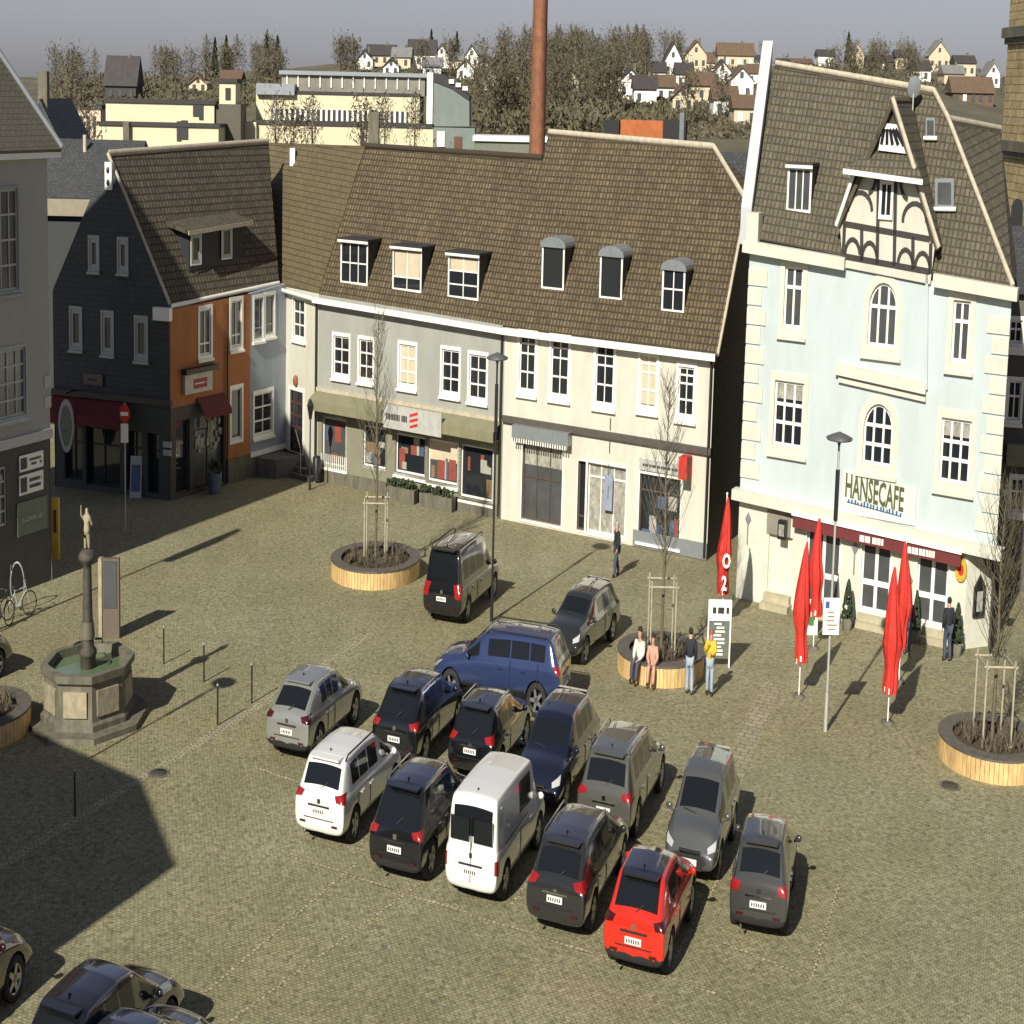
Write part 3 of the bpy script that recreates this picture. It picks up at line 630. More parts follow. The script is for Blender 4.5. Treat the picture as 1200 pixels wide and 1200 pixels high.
for i, r in enumerate(sw): window(FG, T, r, 1, (), fr=M_frame, surround=.1, d=-.02, rec=.12, sill=(i != 1), m=M_glass2 if i in (0, 3) else M_glass, name='shop_window', blind=.5 if i == 3 else 0)
for i, r in enumerate(sw):
    goods(FG, T, [c for c in T.children if c.name.startswith('shop_window')][i], r, -.135, 6, 20 + i)
mb = MB(); t0 = [FG.px(369, 455, 0)[1], FG.px(587, 495, 0)[1]]; t1 = [FG.px(369, 482, .9)[1], FG.px(587, 520, .9)[1]]
za = sum(t0) / 2; zb_ = sum(t1) / 2
mb.grid([[FG.pt(a, za, .03) for a in (-.1, FG.L - .1)], [FG.pt(a, zb_ + .35, .95) for a in (-.1, FG.L - .1)], [FG.pt(a, zb_, .95) for a in (-.1, FG.L - .1)], [FG.pt(a, zb_, .03) for a in (-.1, FG.L - .1)]], smooth=False)
cn = mb.build('canopy', mat('olive_canopy', (.21, .20, .12), .8, .12, 2), T, T)
mb = MB(); FG.box(mb, -.1, za - .02, FG.L - .1, za + .12, 0, .12); mb.build('canopy_rail', M_ridge, cn, T)
a0, a1 = FG.px(450, 495, .96)[0], FG.px(518, 500, .96)[0]
mb = MB(); FG.box(mb, a0, zb_ - .12, a1, zb_ + .72, .96, 1.04); q = mb.build('sign_board', mat('pale_sign', (.42, .42, .38), .6), T, T)
script_lines(FG, T, q, (a0 + .2, zb_ + .1, a0 + (a1 - a0) * .42, zb_ + .5), 1.045, 1, M_dgrey, 12)
for k in range(3):
    mb = MB(); ac = a0 + (a1 - a0) * .53; FG.bar(mb, (ac - .3, zb_ + .05 + .2 * k), (ac + .3, zb_ + .17 + .2 * k), .1, 1.04, 1.05); mb.build('logo_stroke', M_red, q, T)
mb = MB(); FG.box(mb, .1, 0, FG.L - .05, .45, .03, .12); mb.build('plinth', M_dstone, T, T)
mb = MB()
for k in range(14): FG.box(mb, .35 + k * .16, .45, .40 + k * .16, 1.05, .03, .10)
mb.build('slatted_panel', M_frame, T, T)
# flower boxes under the shop windows
for k, (a, l) in enumerate(((7.2, 2.2), (9.9, 2.4))):
    t_ = thing('planter_box', ['flower box left under the grey shop window', 'flower box right of its twin under grey shop window'][k], 'flower box', FG.pt(a, 0, .6), 'flower boxes before the grey shop')
    mb = MB(); mb.box(FG.pt(a, .25, .6), (l, .45, .5), math.atan2(FG.u.y, FG.u.x)); mb.build('box', M_dstone, t_, t_)
    mb = MB(); rn = random.Random(k)
    for j in range(60): mb.ball(FG.pt(a + rn.uniform(-l / 2, l / 2), .5 + rn.uniform(0, .25), .6 + rn.uniform(-.2, .2)), .09, 6, 4)
    mb.build('plants', M_box, t_, t_)
RG = Roof(FG, zl, zr, 49, .4)
rg = [RG.px(373, 344), RG.px(590, 381), RG.px(636, 186), RG.px(427, 172)]
RG.slab(rg, M_tile, 'roof', T)
def backslope(F_, rr, m, T, d=5.6):
    b = [Vector((p.x - F_.n.x * d, p.y - F_.n.y * d, p.z - d * 1.15)) for p in rr]; return plane_slab([rr[0], rr[1], b[1], b[0]], m, 'roof', T)
backslope(FG, [rg[3], rg[2]], M_tile, T)
mb = MB(); mb.tube([rg[3] + Vector((0, 0, .05)), rg[2] + Vector((0, 0, .05))], .12, 6); mb.build('ridge', M_tile, T, T)
mb = MB(); FG.bar(mb, (-.2, zl - .18), (FG.L, zr - .18), .2, .3, .48); mb.build('gutter', M_frame, T, T)
pipe(FG, T, (FG.L - .15, .1), (FG.L - .15, zr - .2), .07, .12, M_black)
body(T, FG, zl, zr, 10, M_grey)
dormer(RG, T, 401, 286, 430, 328, 3, (.5,)); dormer(RG, T, 462, 294, 493, 336, 2, (.3,), blind=.68); dormer(RG, T, 527, 302, 560, 345, 2, (.3, .65), blind=.33)
mb = MB(); c = RG.px(434, 150); mb.box(rg[3] + Vector((.6, .3, .5)), (.7, .7, 1.6)); mb.build('chimney', M_dstone, T, T)

# ------------------------------------------------------------------ white shop house
Dq = g(828, 657); FM = Fac(C_, Dq); T = thing('white_shop_house', 'long cream-white shop house with brown tiled roof and three white dormers', 'house', g(700, 640))
zl = FM.px(588, 380)[1]; zr = FM.px(840, 411)[1]
wr = [FM.rect(*q) for q in ((609, 392, 627, 458), (646, 397, 666, 464), (698, 405, 719, 474), (750, 416, 769, 478), (795, 430, 813, 488))]
zc = FM.px(700, 508)[1]
FM.wall([(0, zc), (FM.L, zc), (FM.L, zr), (0, zl)], [rpoly(r) for r in wr], M_white, 'wall', T)
for i, r in enumerate(wr): window(FM, T, r, 2, (.33, .66, .83), surround=.16, blind=.94 if i == 3 else 0)
s1 = FM.rect(612, 520, 659, 600); s1 = (s1[0], .15, *s1[2:]); s2 = FM.rect(688, 545, 733, 622); s2 = (s2[0], .15, *s2[2:]); s3 = FM.rect(749, 558, 797, 636); s0 = FM.rect(677, 540, 686, 616); s0 = (s0[0], .15, *s0[2:])
FM.wall([(0, 0), (FM.L, 0), (FM.L, zc), (0, zc)], [rpoly(q) for q in (s1, s0, s2, s3)], M_white, 'shop_front', T, d=.0, reveal=.3)
window(FM, T, s1, 3, (.55,), fr=M_dwood, surround=.08, sill=False, rec=.2, name='shop_window', blind=.3, m=M_glass2)
window(FM, T, s0, 1, (.2,), fr=M_dwood, surround=.05, sill=False, rec=.2, name='side_light')
dq = window(FM, T, s2, 3, (.8,), fr=M_frame, surround=.08, sill=False, rec=.2, name='door', m=M_curt)
wo3 = window(FM, T, s3, 2, (.75,), fr=M_dwood, surround=.08, sill=True, rec=.15, name='shop_window')
goods(FM, T, wo3, s3, -.14, 9, 1)
mb = MB(); FM.box(mb, 0, zc - .1, FM.L + .05, zc + .12, 0, .18); mb.build('cornice', mat('brown_grey_trim', (.085, .075, .06)), T, T)
r = FM.rect(602, 502, 668, 517, .3); mb = MB(); FM.box(mb, *r, .02, .55); aw = mb.build('dentil_canopy', M_zinc, T, T)
mb = MB(); k = 0
while r[0] + k * .16 < r[2] - .1: FM.box(mb, r[0] + k * .16, r[1] - .14, r[0] + k * .16 + .08, r[1], .3, .56); k += 1
mb.build('dentils', M_frame, aw, T)
r = FM.rect(750, 541, 800, 554); mb = MB(); FM.box(mb, *r, .02, .1); q = mb.build('sign_board', mat('pale_sign', (.42, .42, .38)), T, T); script_lines(FM, T, q, (r[0] + .2, r[1] + .1, r[2] - .2, r[3] - .1), .102, 1, M_dgrey, 21)
mb = MB(); c = FM.px(799, 546, .3); FM.box(mb, c[0], c[1] - .35, c[0] + .5, c[1] + .35, .1, .8); mb.build('projecting_sign', M_red, T, T)
r = FM.rect(708, 553, 718, 610); c = ((r[0] + r[2]) / 2, r[3]); mb = MB(); FM.slab(mb, arch((r[0], 1.0, r[2], r[3])), .01, .06); q = mb.build('advert_panel', mat('blue_grey_panel', (.25, .28, .36), .6), T, T)
for k in range(4):
    mb = MB(); FM.box(mb, r[0] + .25, 1.4 + k * .75, r[2] - .25, 1.8 + k * .75, .061, .066); mb.build('lettering', M_dgrey, q, T)
mb = MB(); FM.box(mb, s3[0] - .3, .02, FM.L, .55, .02, .08); mb.build('plinth', M_zinc, T, T)
RM = Roof(FM, zl, zr, 49, .4)
rm = [RM.px(589, 382), RM.px(840, 415), RM.px(874, 236), RM.px(836, 173), RM.px(643, 156)]
RM.slab(rm, M_tile, 'roof', T)
backslope(FM, [rm[4], rm[3]], M_tile, T)
hb = rm[2] - FM.n * 6; plane_slab([rm[2], rm[3], Vector((hb.x, hb.y, rm[2].z - .5))], M_tile, 'roof', T)
mb = MB(); mb.tube([rm[4] + Vector((0, 0, .05)), rm[3] + Vector((0, 0, .05))], .12, 6); mb.tube([rm[3] + Vector((0, 0, .05)), rm[2] + Vector((0, 0, .05))], .12, 6); mb.build('ridge', M_ridge, T, T)
mb = MB(); mb.tube([rm[2] + Vector((.05, 0, -.02)), rm[1] + Vector((.05, 0, -.02))], .09, 6); mb.build('barge_board', M_ridge, T, T)
mb = MB(); FM.bar(mb, (0, zl - .18), (FM.L + .2, zr - .18), .22, .3, .48); mb.build('gutter', M_frame, T, T)
pipe(FM, T, (FM.L - .12, .1), (FM.L - .12, zr - .2), .07, .12, M_black)
body(T, FM, zl, zr, 10, M_dslate)
mb = MB(); p = rm[2] - FM.n * 3; mb.face([FM.pt(FM.L, zr, -.02), FM.pt(FM.L, zr, -10), Vector((rm[2].x - FM.n.x * 4, rm[2].y - FM.n.y * 4, rm[2].z)), Vector((rm[2].x, rm[2].y, rm[2].z - .2))]); mb.build('gable', M_dslate, T, T)
dormer(RM, T, 637, 288, 660, 334, 1, (), roofm=M_zinc, topw=.05, arched=True); dormer(RM, T, 705, 299, 728, 345, 1, (), roofm=M_zinc, topw=.05, arched=True); dormer(RM, T, 778, 315, 801, 360, 2, (.5,), roofm=M_zinc, topw=.05, arched=True)
# chimney block on the ridge
c = atY(750, 150, rm[4].y * .45 + rm[3].y * .55 + 2.0)
mb = MB(); Fc_ = Fac(c - FM.u * 1, c + FM.u * 1)
def rb(m_, name, q, dd, depth=1.2, par=None):
    mb = MB(); r = Fc_.rect(*q); Fc_.box(mb, r[0], r[1] - 1.5, r[2], r[3], dd - depth, dd); return mb.build(name, m_, par or T, T)
ch = rb(M_brick, 'chimney', (727, 141, 777, 163), 0)
rb(M_dslate, 'chimney_cheek', (708, 141, 726, 161), .05, par=ch); rb(M_dslate, 'chimney_cheek', (777, 141, 797, 167), .05, par=ch)
rb(M_zinc, 'flue', (797, 132, 802, 167), .1, .3, par=ch)

# ------------------------------------------------------------------ dark rear house in the gap
T = thing('rear_house', 'blackish slate-clad house filling the alley between white house and cafe', 'house', (13, 84))
Fr = Fac((11.5, 82), (17, 82)); zt = Fr.px(865, 240)[1]
mb = MB(); mb.prism([Fr.pt(-1, 0), Fr.pt(6, 0), Fr.pt(6, zt), Fr.pt(-1, zt)], (0, 8, 0)); mb.build('wall', mat('black_slate_wall', (.022, .023, .022), .8, .1), T, T)
plane_slab([Fr.pt(-2, zt - .1, .3), Fr.pt(7, zt - .1, .3), Fr.pt(7, zt + 1.7, -4), Fr.pt(-2, zt + 1.7, -4)], M_dslate, 'roof', T)
plane_slab([Fr.pt(-2, zt - .1, -8), Fr.pt(7, zt - .1, -8), Fr.pt(7, zt + 1.7, -4), Fr.pt(-2, zt + 1.7, -4)], M_dslate, 'roof', T)

# ------------------------------------------------------------------ cafe
A = g(862, 700); B = g(1160, 768); FC = Fac(A, B); T = thing('cafe_building', 'tall pale mint cafe with half-timbered gable and cream quoins', 'house', g(1000, 735))
ez = lambda x: FC.px(x, 275 + (x - 877) * (65 / 307.))[1] if False else None
zl = FC.px(878, 290)[1]; zr = FC.px(1184, 346)[1]; cl = FC.px(865, 580, .3)[1]; cr_ = FC.px(1168, 650, .3)[1]; ce = FC.px(1128, 766)[0]
W3 = [FC.rect(919, 312, 940, 385), FC.rect(1116, 352, 1136, 425)]; A3 = FC.rect(1018, 331, 1051, 407)
W2 = [FC.rect(907, 447, 941, 524), FC.rect(1102, 491, 1137, 567)]; A2 = FC.rect(1012, 473, 1046, 546)
FC.wall([(0, cl), (FC.L, cr_), (FC.L, zr), (0, zl)], [rpoly(r) for r in W3 + W2] + [arch(A3), arch(A2)], M_cafe, 'wall', T, reveal=.2)
for i, r in enumerate(W3): window(FC, T, r, 2, (.66,), surround=.24, sm=M_cream, rec=.14, fw=.09, mw=.10, m=M_glass2)
for i, r in enumerate(W2): window(FC, T, r, 3, (.36, .64), surround=.24, sm=M_cream, rec=.14, fw=.09, mw=.10, blind=.28)
for i, r in enumerate((A3, A2)): window(FC, T, r, 3, (.62,) if i == 0 else (.33, .64), surround=.26, sm=M_cream, rec=.14, fw=.09, mw=.10, is_arch=True, m=M_glass2 if i == 0 else M_glass)
# proud middle bay: two side lesenes and a moulded bottom
b0, zb0 = FC.px(985, 432); b1, zb1 = FC.px(1086, 456)
mb = MB(); FC.bar(mb, (b0 - .2, zb0), (b1, zb1 + .03), .3, .02, .26); FC.bar(mb, (b0 - .05, zb0 - .3), (b1, zb1 - .27), .12, .02, .16); mb.build('bay_moulding', M_cream, T, T)
mb = MB(); q = FC.px(1087, 320); FC.bar(mb, (b1, zb1), (q[0], q[1]), .12, .0, .14); mb.build('lesene', M_cafe, T, T)
# quoins
for side in (0, 1):
    n = 11
    for k in range(n):
        z = cl + .5 + (zl - cl - 1.0) * k / n if side == 0 else cr_ + .5 + (zr - cr_ - 1.0) * k / n
        h = ((zl - cl) if side == 0 else (zr - cr_)) / n - .18; w = .75 if k % 2 else 1.0
        mb = MB(); 
        if side == 0: FC.box(mb, .0, z, w, z + h, .0, .06)
        else: FC.box(mb, FC.L - w, z, FC.L, z + h, .0, .06)
        mb.build('quoin', M_cream, T, T)
# cornices
mb = MB(); FC.bar(mb, (-.25, zl + .05), (b0 + .05, zl + (zr - zl) * b0 / FC.L + .05), .34, 0, .42); mb.build('eave_cornice', M_cream, T, T)
mb = MB(); FC.bar(mb, (b1 + .1, zl + (zr - zl) * b1 / FC.L + .05), (FC.L + .3, zr + .05), .34, 0, .42); mb.build('eave_cornice', M_cream, T, T)
mb = MB(); FC.bar(mb, (-.3, cl), (FC.L + .35, cr_), .30, -.2, .4);  mb.build('ground_floor_cornice', M_cream, T, T)
# ground floor: openings
zt1 = cl - .35
ops = [FC.rect(900, 628, 928, 688), FC.rect(945, 600, 985, 700), FC.rect(1009, 615, 1044, 722), FC.rect(1074, 630, 1111, 738)]
gtop = lambda a: cl + (cr_ - cl) * a / FC.L
ho = []
for i, r in enumerate(ops):
    lo = .45 if i != 1 else .25
    ops[i] = (r[0], lo, r[2], min(r[3], gtop(r[2]) - .42)); ho.append(rpoly(ops[i]))
FC.wall([(0, 0), (ce, 0), (ce, gtop(ce)), (0, gtop(0))], ho, M_cream, 'ground_floor_wall', T, reveal=.25)
window(FC, T, ops[0], 1, (), m=mat('cream_door', (.72, .68, .52), .5), fr=M_cream, surround=0, sill=False, rec=.18, name='door')
for i in (1, 2, 3): window(FC, T, ops[i], 2, (.40,), m=M_glass2, surround=.05, sill=False, rec=.15, mw=.16, fw=.1, name='glazed_door')
r = FC.rect(899, 598, 927, 627); mb = MB(); FC.box(mb, r[0], r[1], r[2], r[3], .01, .05); mb.build('transom_panel', mat('taupe_panel', (.24, .22, .17), .7), T, T)
r = FC.rect(912, 610, 921, 632, .3); mb = MB(); FC.box(mb, *r, .1, .4); q = mb.build('wall_lantern', M_black, T, T)
mb = MB(); FC.box(mb, r[0] + .06, r[1] + .1, r[2] - .06, r[3] - .1, .4, .41); mb.build('lantern_glass', M_curt, q, T)
# thin dark red awning cassettes
a0, a1 = FC.px(932, 608)[0], FC.px(1127, 666)[0]; z0 = gtop(a0) - .16; z1 = gtop(a1) - .16
mb = MB(); FC.bar(mb, (a0, z0 - .22), (a1, z1 - .22), .32, .02, .40); aw = mb.build('awning_cassette', mat('dark_red_cassette', (.15, .035, .035), .6, .1), T, T)
mb = MB(); FC.bar(mb, (a0 - .05, z0 + .02), (a1 + .05, z1 + .02), .1, .02, .48); mb.build('cassette_lid', M_frame, aw, T)
for (f0, f1) in ((.40, .56), (.70, .86)):
    r_ = (a0 + (a1 - a0) * f0, 0, a0 + (a1 - a0) * f1, 0); zz = z0 + (z1 - z0) * (f0 + f1) / 2 - .22
    script_lines(FC, T, aw, (r_[0], zz - .13, r_[2], zz + .13), .425, 1, M_frame, int(f0 * 100), fill=.7)
# chamfered corner wall at the right of the ground floor
Bc = FC.pt(ce, 0); Ec = g(1158, 757); Fx = Fac(Bc, Ec); zx = gtop(ce)
Fx.wall([(0, 0), (Fx.L, 0), (Fx.L, zx - .9), (0.5, zx - .1), (0, zx - .05)], [], M_cream, 'corner_wall', T, d=.0)
mb = MB(); mb.prism([Fx.pt(Fx.L, 0, -.05), Fx.pt(Fx.L, zx - .9, -.05), Fx.pt(0.5, zx - .1, -.05), Fx.pt(0, zx - .05, -.05), Fx.pt(0, 0, -.05)], (.5, 4, 0)); mb.build('corner_block', M_dgrey, T, T)
r = Fx.rect(1140, 688, 1153, 722); mb = MB(); Fx.box(mb, *r, .01, .1); q = mb.build('display_case', M_black, T, T)
mb = MB(); Fx.slab(mb, [(r[0], r[3]), (r[2], r[3]), ((r[0] + r[2]) / 2, r[3] + .35)], .01, .1); mb.build('case_gable', M_black, q, T)
mb = MB(); Fx.box(mb, r[0] + .15, r[1] + .15, r[2] - .15, r[3] - .1, .1, .105); mb.build('poster', M_gframe, q, T); script_lines(Fx, T, q, (r[0] + .3, r[1] + .3, r[2] - .3, r[3] - .3), .106, 4, M_ink, 31, fill=.4)
c = FC.px(1126, 668, .1); mb = MB(); n = 14; FC.slab(mb, [(c[0] + .28 * math.cos(2 * math.pi * k / n), c[1] + .33 * math.sin(2 * math.pi * k / n)) for k in range(n)], .02, .10); q = mb.build('round_sign', M_yel, T, T)
mb = MB(); FC.slab(mb, [(c[0] + .13 * math.cos(2 * math.pi * k / n), c[1] + .16 * math.sin(2 * math.pi * k / n)) for k in range(n)], .10, .106); mb.build('emblem', M_red, q, T)
# small iron house marks over the pillars
for (x, y) in ((877, 608), (1002, 642), (1066, 680)):
    c = FC.px(x, y); mb = MB(); FC.slab(mb, [(c[0], c[1] + .2), (c[0] + .16, c[1]), (c[0], c[1] - .2), (c[0] - .16, c[1])], .01, .05); FC.box(mb, c[0] - .03, c[1] - .75, c[0] + .03, c[1] - .15, .01, .04); mb.build('wall_ornament', M_zinc, T, T)
# steps
for i, r in enumerate(ops):
    mb = MB(); FC.box(mb, r[0] - .1, 0, r[2] + .1, .18, .01, .75 if i == 0 else .4); FC.box(mb, r[0] - .05, .18, r[2] + .05, .40, .01, .4 if i == 0 else .12); mb.build('step', mat('pale_step_stone', (.42, .38, .26), .8, .15), T, T)
# name board
n0 = FC.px(987, 575, .1); n1 = FC.px(1073, 590, .1); zc_ = FC.px(1030, 583, .1)[1]
h = 1.0; sl_ = (zr - zl) / FC.L
mb = MB(); FC.slab(mb, [(n0[0], zc_ - h / 2 - sl_ * -2), (n1[0], zc_ - h / 2 + sl_ * 2), (n1[0], zc_ + h / 2 + sl_ * 2), (n0[0], zc_ + h / 2 - sl_ * 2)], .01, .08)
nb = mb.build('name_board', mat('pale_name_board', (.62, .66, .58), .6, .05), T, T)
mb = MB(); tx = text_polys('HANSECAFE', 1.0); xs = [p[0] for f in tx for p in f]; wd = max(xs) - min(xs); W_ = (n1[0] - n0[0]) * .80
def tb(p, a_, w__, hh, zc0, slp): x = (p[0] - min(xs)) / wd * w__; return (a_ + x, zc0 + p[1] * hh + slp * (a_ + x - (n0[0] + n1[0]) / 2))
for f in tx: mb.face([FC.pt(*tb(p, n0[0] + .15, W_, .92, zc_ - .2, sl_), .10) for p in f])
mb.build('lettering', M_gold, nb, T)
mb = MB(); tx = [f for f in tx]
rn = random.Random(3); a = n0[0] + .3
while a < n0[0] + W_:
    z = zc_ - .38 + sl_ * (a - (n0[0] + n1[0]) / 2); FC.box(mb, a, z, a + .08, z + rn.uniform(.08, .16), .085, .092); a += rn.uniform(.12, .2)
FC.bar(mb, (n0[0] + .25, zc_ - .36 + sl_ * (n0[0] + .25 - (n0[0] + n1[0]) / 2)), (n0[0] + W_, zc_ - .36 + sl_ * (n0[0] + W_ - (n0[0] + n1[0]) / 2)), .03, .081, .088); mb.build('small_lettering', M_navy, nb, T)
# body
body(T, FC, zl, zr, 11, M_dslate, inset=3.2)
# roof
RC = Roof(FC, zl + .25, zr + .25, 54, .45)
PR = [RC.px(878, 278), RC.px(1187, 338), RC.px(1111, 141), RC.px(1094, 108), RC.px(909, 76)]
RC.slab(PR, M_tile4, 'roof', T)
r4 = PR[2]; tR = atY(1172, 153, r4.y + 2.5); tB = atY(1192, 318, PR[1].y + 4.5)
plane_slab([PR[1], tB, tR, r4], M_tile4, 'roof', T)
mb = MB()
for p, q in ((PR[4], PR[3]), (PR[3], PR[2]), (PR[2], PR[1]), (r4, tR)): mb.tube([p + Vector((0, 0, .06)), q + Vector((0, 0, .06))], .10, 6)
mb.build('ridge', M_ridge, T, T)
b_ = [Vector((p.x - FC.n.x * 5, p.y - FC.n.y * 5, p.z - 7)) for p in (PR[4], PR[3])]; plane_slab([PR[4], PR[3], b_[1], b_[0]], M_tile4, 'roof', T)
b2_ = Vector((tR.x + 1.5, tR.y + 7, tR.z - 7)); plane_slab([PR[3], r4, tR, b2_, b_[1]][1:4] + [b_[1]], M_tile4, 'roof', T)
# white fire wall along the left verge
p0 = RC.px(880, 262); p1 = RC.px(905, 70)
mb = MB(); w = FC.u * .62; back = -FC.n * 0.0
mb.prism([p0 - w * .9 - Vector((0, 0, .6)), p0 - Vector((0, 0, .6)), p0 + Vector((0, 0, .45)), p0 - w * .9 + Vector((0, 0, .45))], (p1 - p0) + Vector((0, 0, .1)))
mb.build('fire_wall', mat('fire_wall_metal', (.50, .52, .52), .6, .06), T, T)
mb = MB(); FC.box(mb, -.12, zl + .0, .5, zl + 1.0, -.3, .3); mb.build('corbel', M_cream, T, T)
# half-timbered gable dormer
dg = .14; gx = lambda x, y: FC.px(x, y, dg)
gm = MB(); wl = [gx(988, 313), gx(1090, 333), gx(1096, 284), gx(1074, 205), gx(1005, 196), gx(984, 262)]
FC.flat(gm, wl, dg)
G = gm.build('half_timbered_gable', M_white, T, T)
mb = MB(); tp = gx(1046, 122); P = [FC.pt(*wl[0], dg - .005), FC.pt(*wl[1], dg - .005), FC.pt(*wl[2], dg - .005), FC.pt(*tp, dg - .005), FC.pt(*wl[5], dg - .005)]
mb.prism(P, -FC.n * 4.5); mb.build('gable_core', M_tile4, G, T)
tm = MB(); mt = mat('timber', (.05, .045, .04), .7, .1)
bar = lambda x0, y0, x1, y1, w=.15: FC.bar(tm, gx(x0, y0), gx(x1, y1), w, dg, dg + .05)
for q in ((988, 303, 990, 262), (1090, 320, 1091, 285), (990, 262, 1090, 280), (1028, 310, 1030, 200), (1048, 312, 1050, 204), (1010, 306, 1010, 268), (1070, 316, 1070, 278), (988, 262, 1006, 197), (1093, 284, 1074, 206), (990, 300, 1090, 318)): bar(*q)
def arc(cx, cy, rx, ry, t0, t1, n=9):
    for k in range(n):
        a, b = t0 + (t1 - t0) * k / n, t0 + (t1 - t0) * (k + 1) / n; bar(cx + rx * math.cos(a), cy - ry * math.sin(a), cx + rx * math.cos(b), cy - ry * math.sin(b), .12)
arc(1008, 247, 14, 22, 0, math.pi); arc(1072, 260, 14, 22, 0, math.pi); arc(1018, 200, 9, 26, -math.pi / 2, 0); arc(1064, 207, 9, 26, math.pi, 1.5 * math.pi)
for cx, cy in ((999, 302), (1019, 306), (1061, 314), (1081, 318)): arc(cx, cy, 9, 22, 0.2, math.pi - .2, 7)
tm.build('timber_frame', mt, G, T)
window(FC, T, FC.rect(1032, 213, 1046, 255, dg), 2, (), d=dg + .06, rec=.03, surround=.05, sill=False, sm=M_frame)
# pent roof slab below the fan window, fan window, verge roofs
q0, q1 = gx(1000, 195), gx(1078, 207); ft = [gx(1030, 176), gx(1063, 180), gx(1052, 146), gx(1036, 144)]
plane_slab([FC.pt(q0[0] - .3, q0[1] - .1, .75), FC.pt(q1[0] + .3, q1[1] - .1, .75), FC.pt(ft[1][0] + .3, ft[1][1], .1), FC.pt(ft[0][0] - .3, ft[0][1], .1)], M_tile4, 'pent_roof', T, .12, G)
mb = MB(); FC.bar(mb, (q0[0] - .3, q0[1] - .12), (q1[0] + .3, q1[1] - .12), .14, .72, .8); mb.build('fascia', M_frame, G, T)
mb = MB(); FC.slab(mb, ft, dg - .05, dg + .12); fw_ = mb.build('fan_window', M_frame, G, T)
mb = MB()
bc = ((ft[0][0] + ft[1][0]) / 2, ft[0][1] - .3)
for k in range(5):
    t = (k + .5) / 5; a = ft[0][0] + (ft[1][0] - ft[0][0]) * t; b = ft[3][0] + (ft[2][0] - ft[3][0]) * t; FC.bar(mb, (a, ft[0][1] + .15), (b, ft[3][1] - .15), .14, dg + .12, dg + .13)
mb.build('pane', M_glass, fw_, T)
# sloping sides of the dormer roof
ap = FC.pt(*gx(1048, 114), .45); apb = ap - FC.n * 4.8
lf = FC.pt(*gx(981, 264), .3); rt = FC.pt(*gx(1101, 290), .3)
plane_slab([ap, lf, lf - FC.n * 1.2 + Vector((0, 0, .0)), apb], M_tile4, 'dormer_roof', T, .15, G)
plane_slab([ap, rt, rt - FC.n * 1.2, apb], M_tile4, 'dormer_roof', T, .15, G)
mb = MB(); mb.tube([ap, rt + Vector((0, 0, .0))], .10, 6); mb.build('barge_board', M_ridge, G, T)
mb = MB(); mb.tube([lf, FC.pt(*gx(1004, 197), .32)], .09, 6); mb.build('barge_board', M_frame, G, T)
dormer(RC, T, 925, 199, 949, 242, 3, (), roofm=M_tile4, topw=.1, cheek=M_tile4, m=M_glass2)
def skylight(Rf, T, x0, y0, x1, y1):
    P = [Rf.px(*q) + Rf.N * .12 for q in ((x0, y1), (x1, y1), (x1, y0), (x0, y0))]; mb = MB(); mb.prism(P, -Rf.N * .2); o = mb.build('skylight', M_zinc, T, T)
    c = sum(P, Vector()) / 4; mb = MB(); mb.face([c + (p - c) * .72 + Rf.N * .01 for p in P]); mb.build('pane', M_glass2, o, T)
    mb = MB(); e = (P[1] - P[0]).normalized(); mb.tube([P[0] - e * .1, P[1] + e * .1], .07, 6); mb.build('flashing', M_frame, o, T)
skylight(RC, T, 1096, 212, 1118, 248); skylight(RC, T, 1085, 141, 1096, 165)
# satellite dish
c = RC.px(1068, 156) ; t = thing('satellite_dish', 'grey satellite dish on a mast on the cafe roof', 'satellite dish', c)
mb = MB(); mb.tube([c, c + Vector((0, 0, 1.3))], .04, 6); mb.build('mast', M_gpost, t, t)
mb = MB(); cc = c + Vector((0, -.1, 1.25)); mb.grid([[cc + Vector((r * math.cos(2 * math.pi * k / 16), .35 * r * r - .3 * r * math.sin(2 * math.pi * k / 16), .95 * r * math.sin(2 * math.pi * k / 16))) for k in range(16)] for r in (.01, .13, .24, .32)], True); mb.build('dish', M_zinc, t, t)

# ------------------------------------------------------------------ slate house and church tower at the right edge
T = thing('right_slate_house', 'dark slate-clad house cut by the right edge beside the cafe', 'house', (28.5, 68))
Fs = Fac((25.0, 69), (38, 66)); zt = Fs.px(1190, 338)[1]; 
wr = [Fs.rect(*q) for q in ((1183, 375, 1198, 402), (1181, 446, 1196, 492), (1184, 560, 1199, 600), (1216, 450, 1232, 496), (1216, 380, 1232, 405))]
Fs.wall([(-.6, 0), (13, 0), (13, zt), (-.6, zt)], [rpoly(r) for r in wr], mat('grey_brown_slate', (.10, .095, .085), .8, .1), 'wall', T)
for r in wr: window(Fs, T, r, 2, (.6,), surround=.12)
body(T, Fs, zt, zt, 9, M_slate, a0=-.6)
plane_slab([Fs.pt(-.8, zt, .4), Fs.pt(13, zt, .4), Fs.pt(13, zt + 1.6, -4.5), Fs.pt(-.8, zt + 1.6, -4.5)], M_dslate, 'roof', T)
mb = MB(); z = Fs.px(1190, 415)[1]; Fs.box(mb, -.6, z, 13, z + .25, .01, .3); mb.build('cornice', M_frame, T, T)
r = Fs.rect(1178, 520, 1230, 545); mb = MB(); Fs.box(mb, *r, .02, .5); mb.build('canopy', mat('olive_canopy', (.21, .20, .12)), T, T)
T = thing('church_tower', 'ochre stone church tower rising out of the picture at the right edge', 'church tower', (40, 98))
Ft = Fac((0, 95), (10, 95)); x0 = Fac((0, 106), (10, 106)).px(1178, 100)[0]
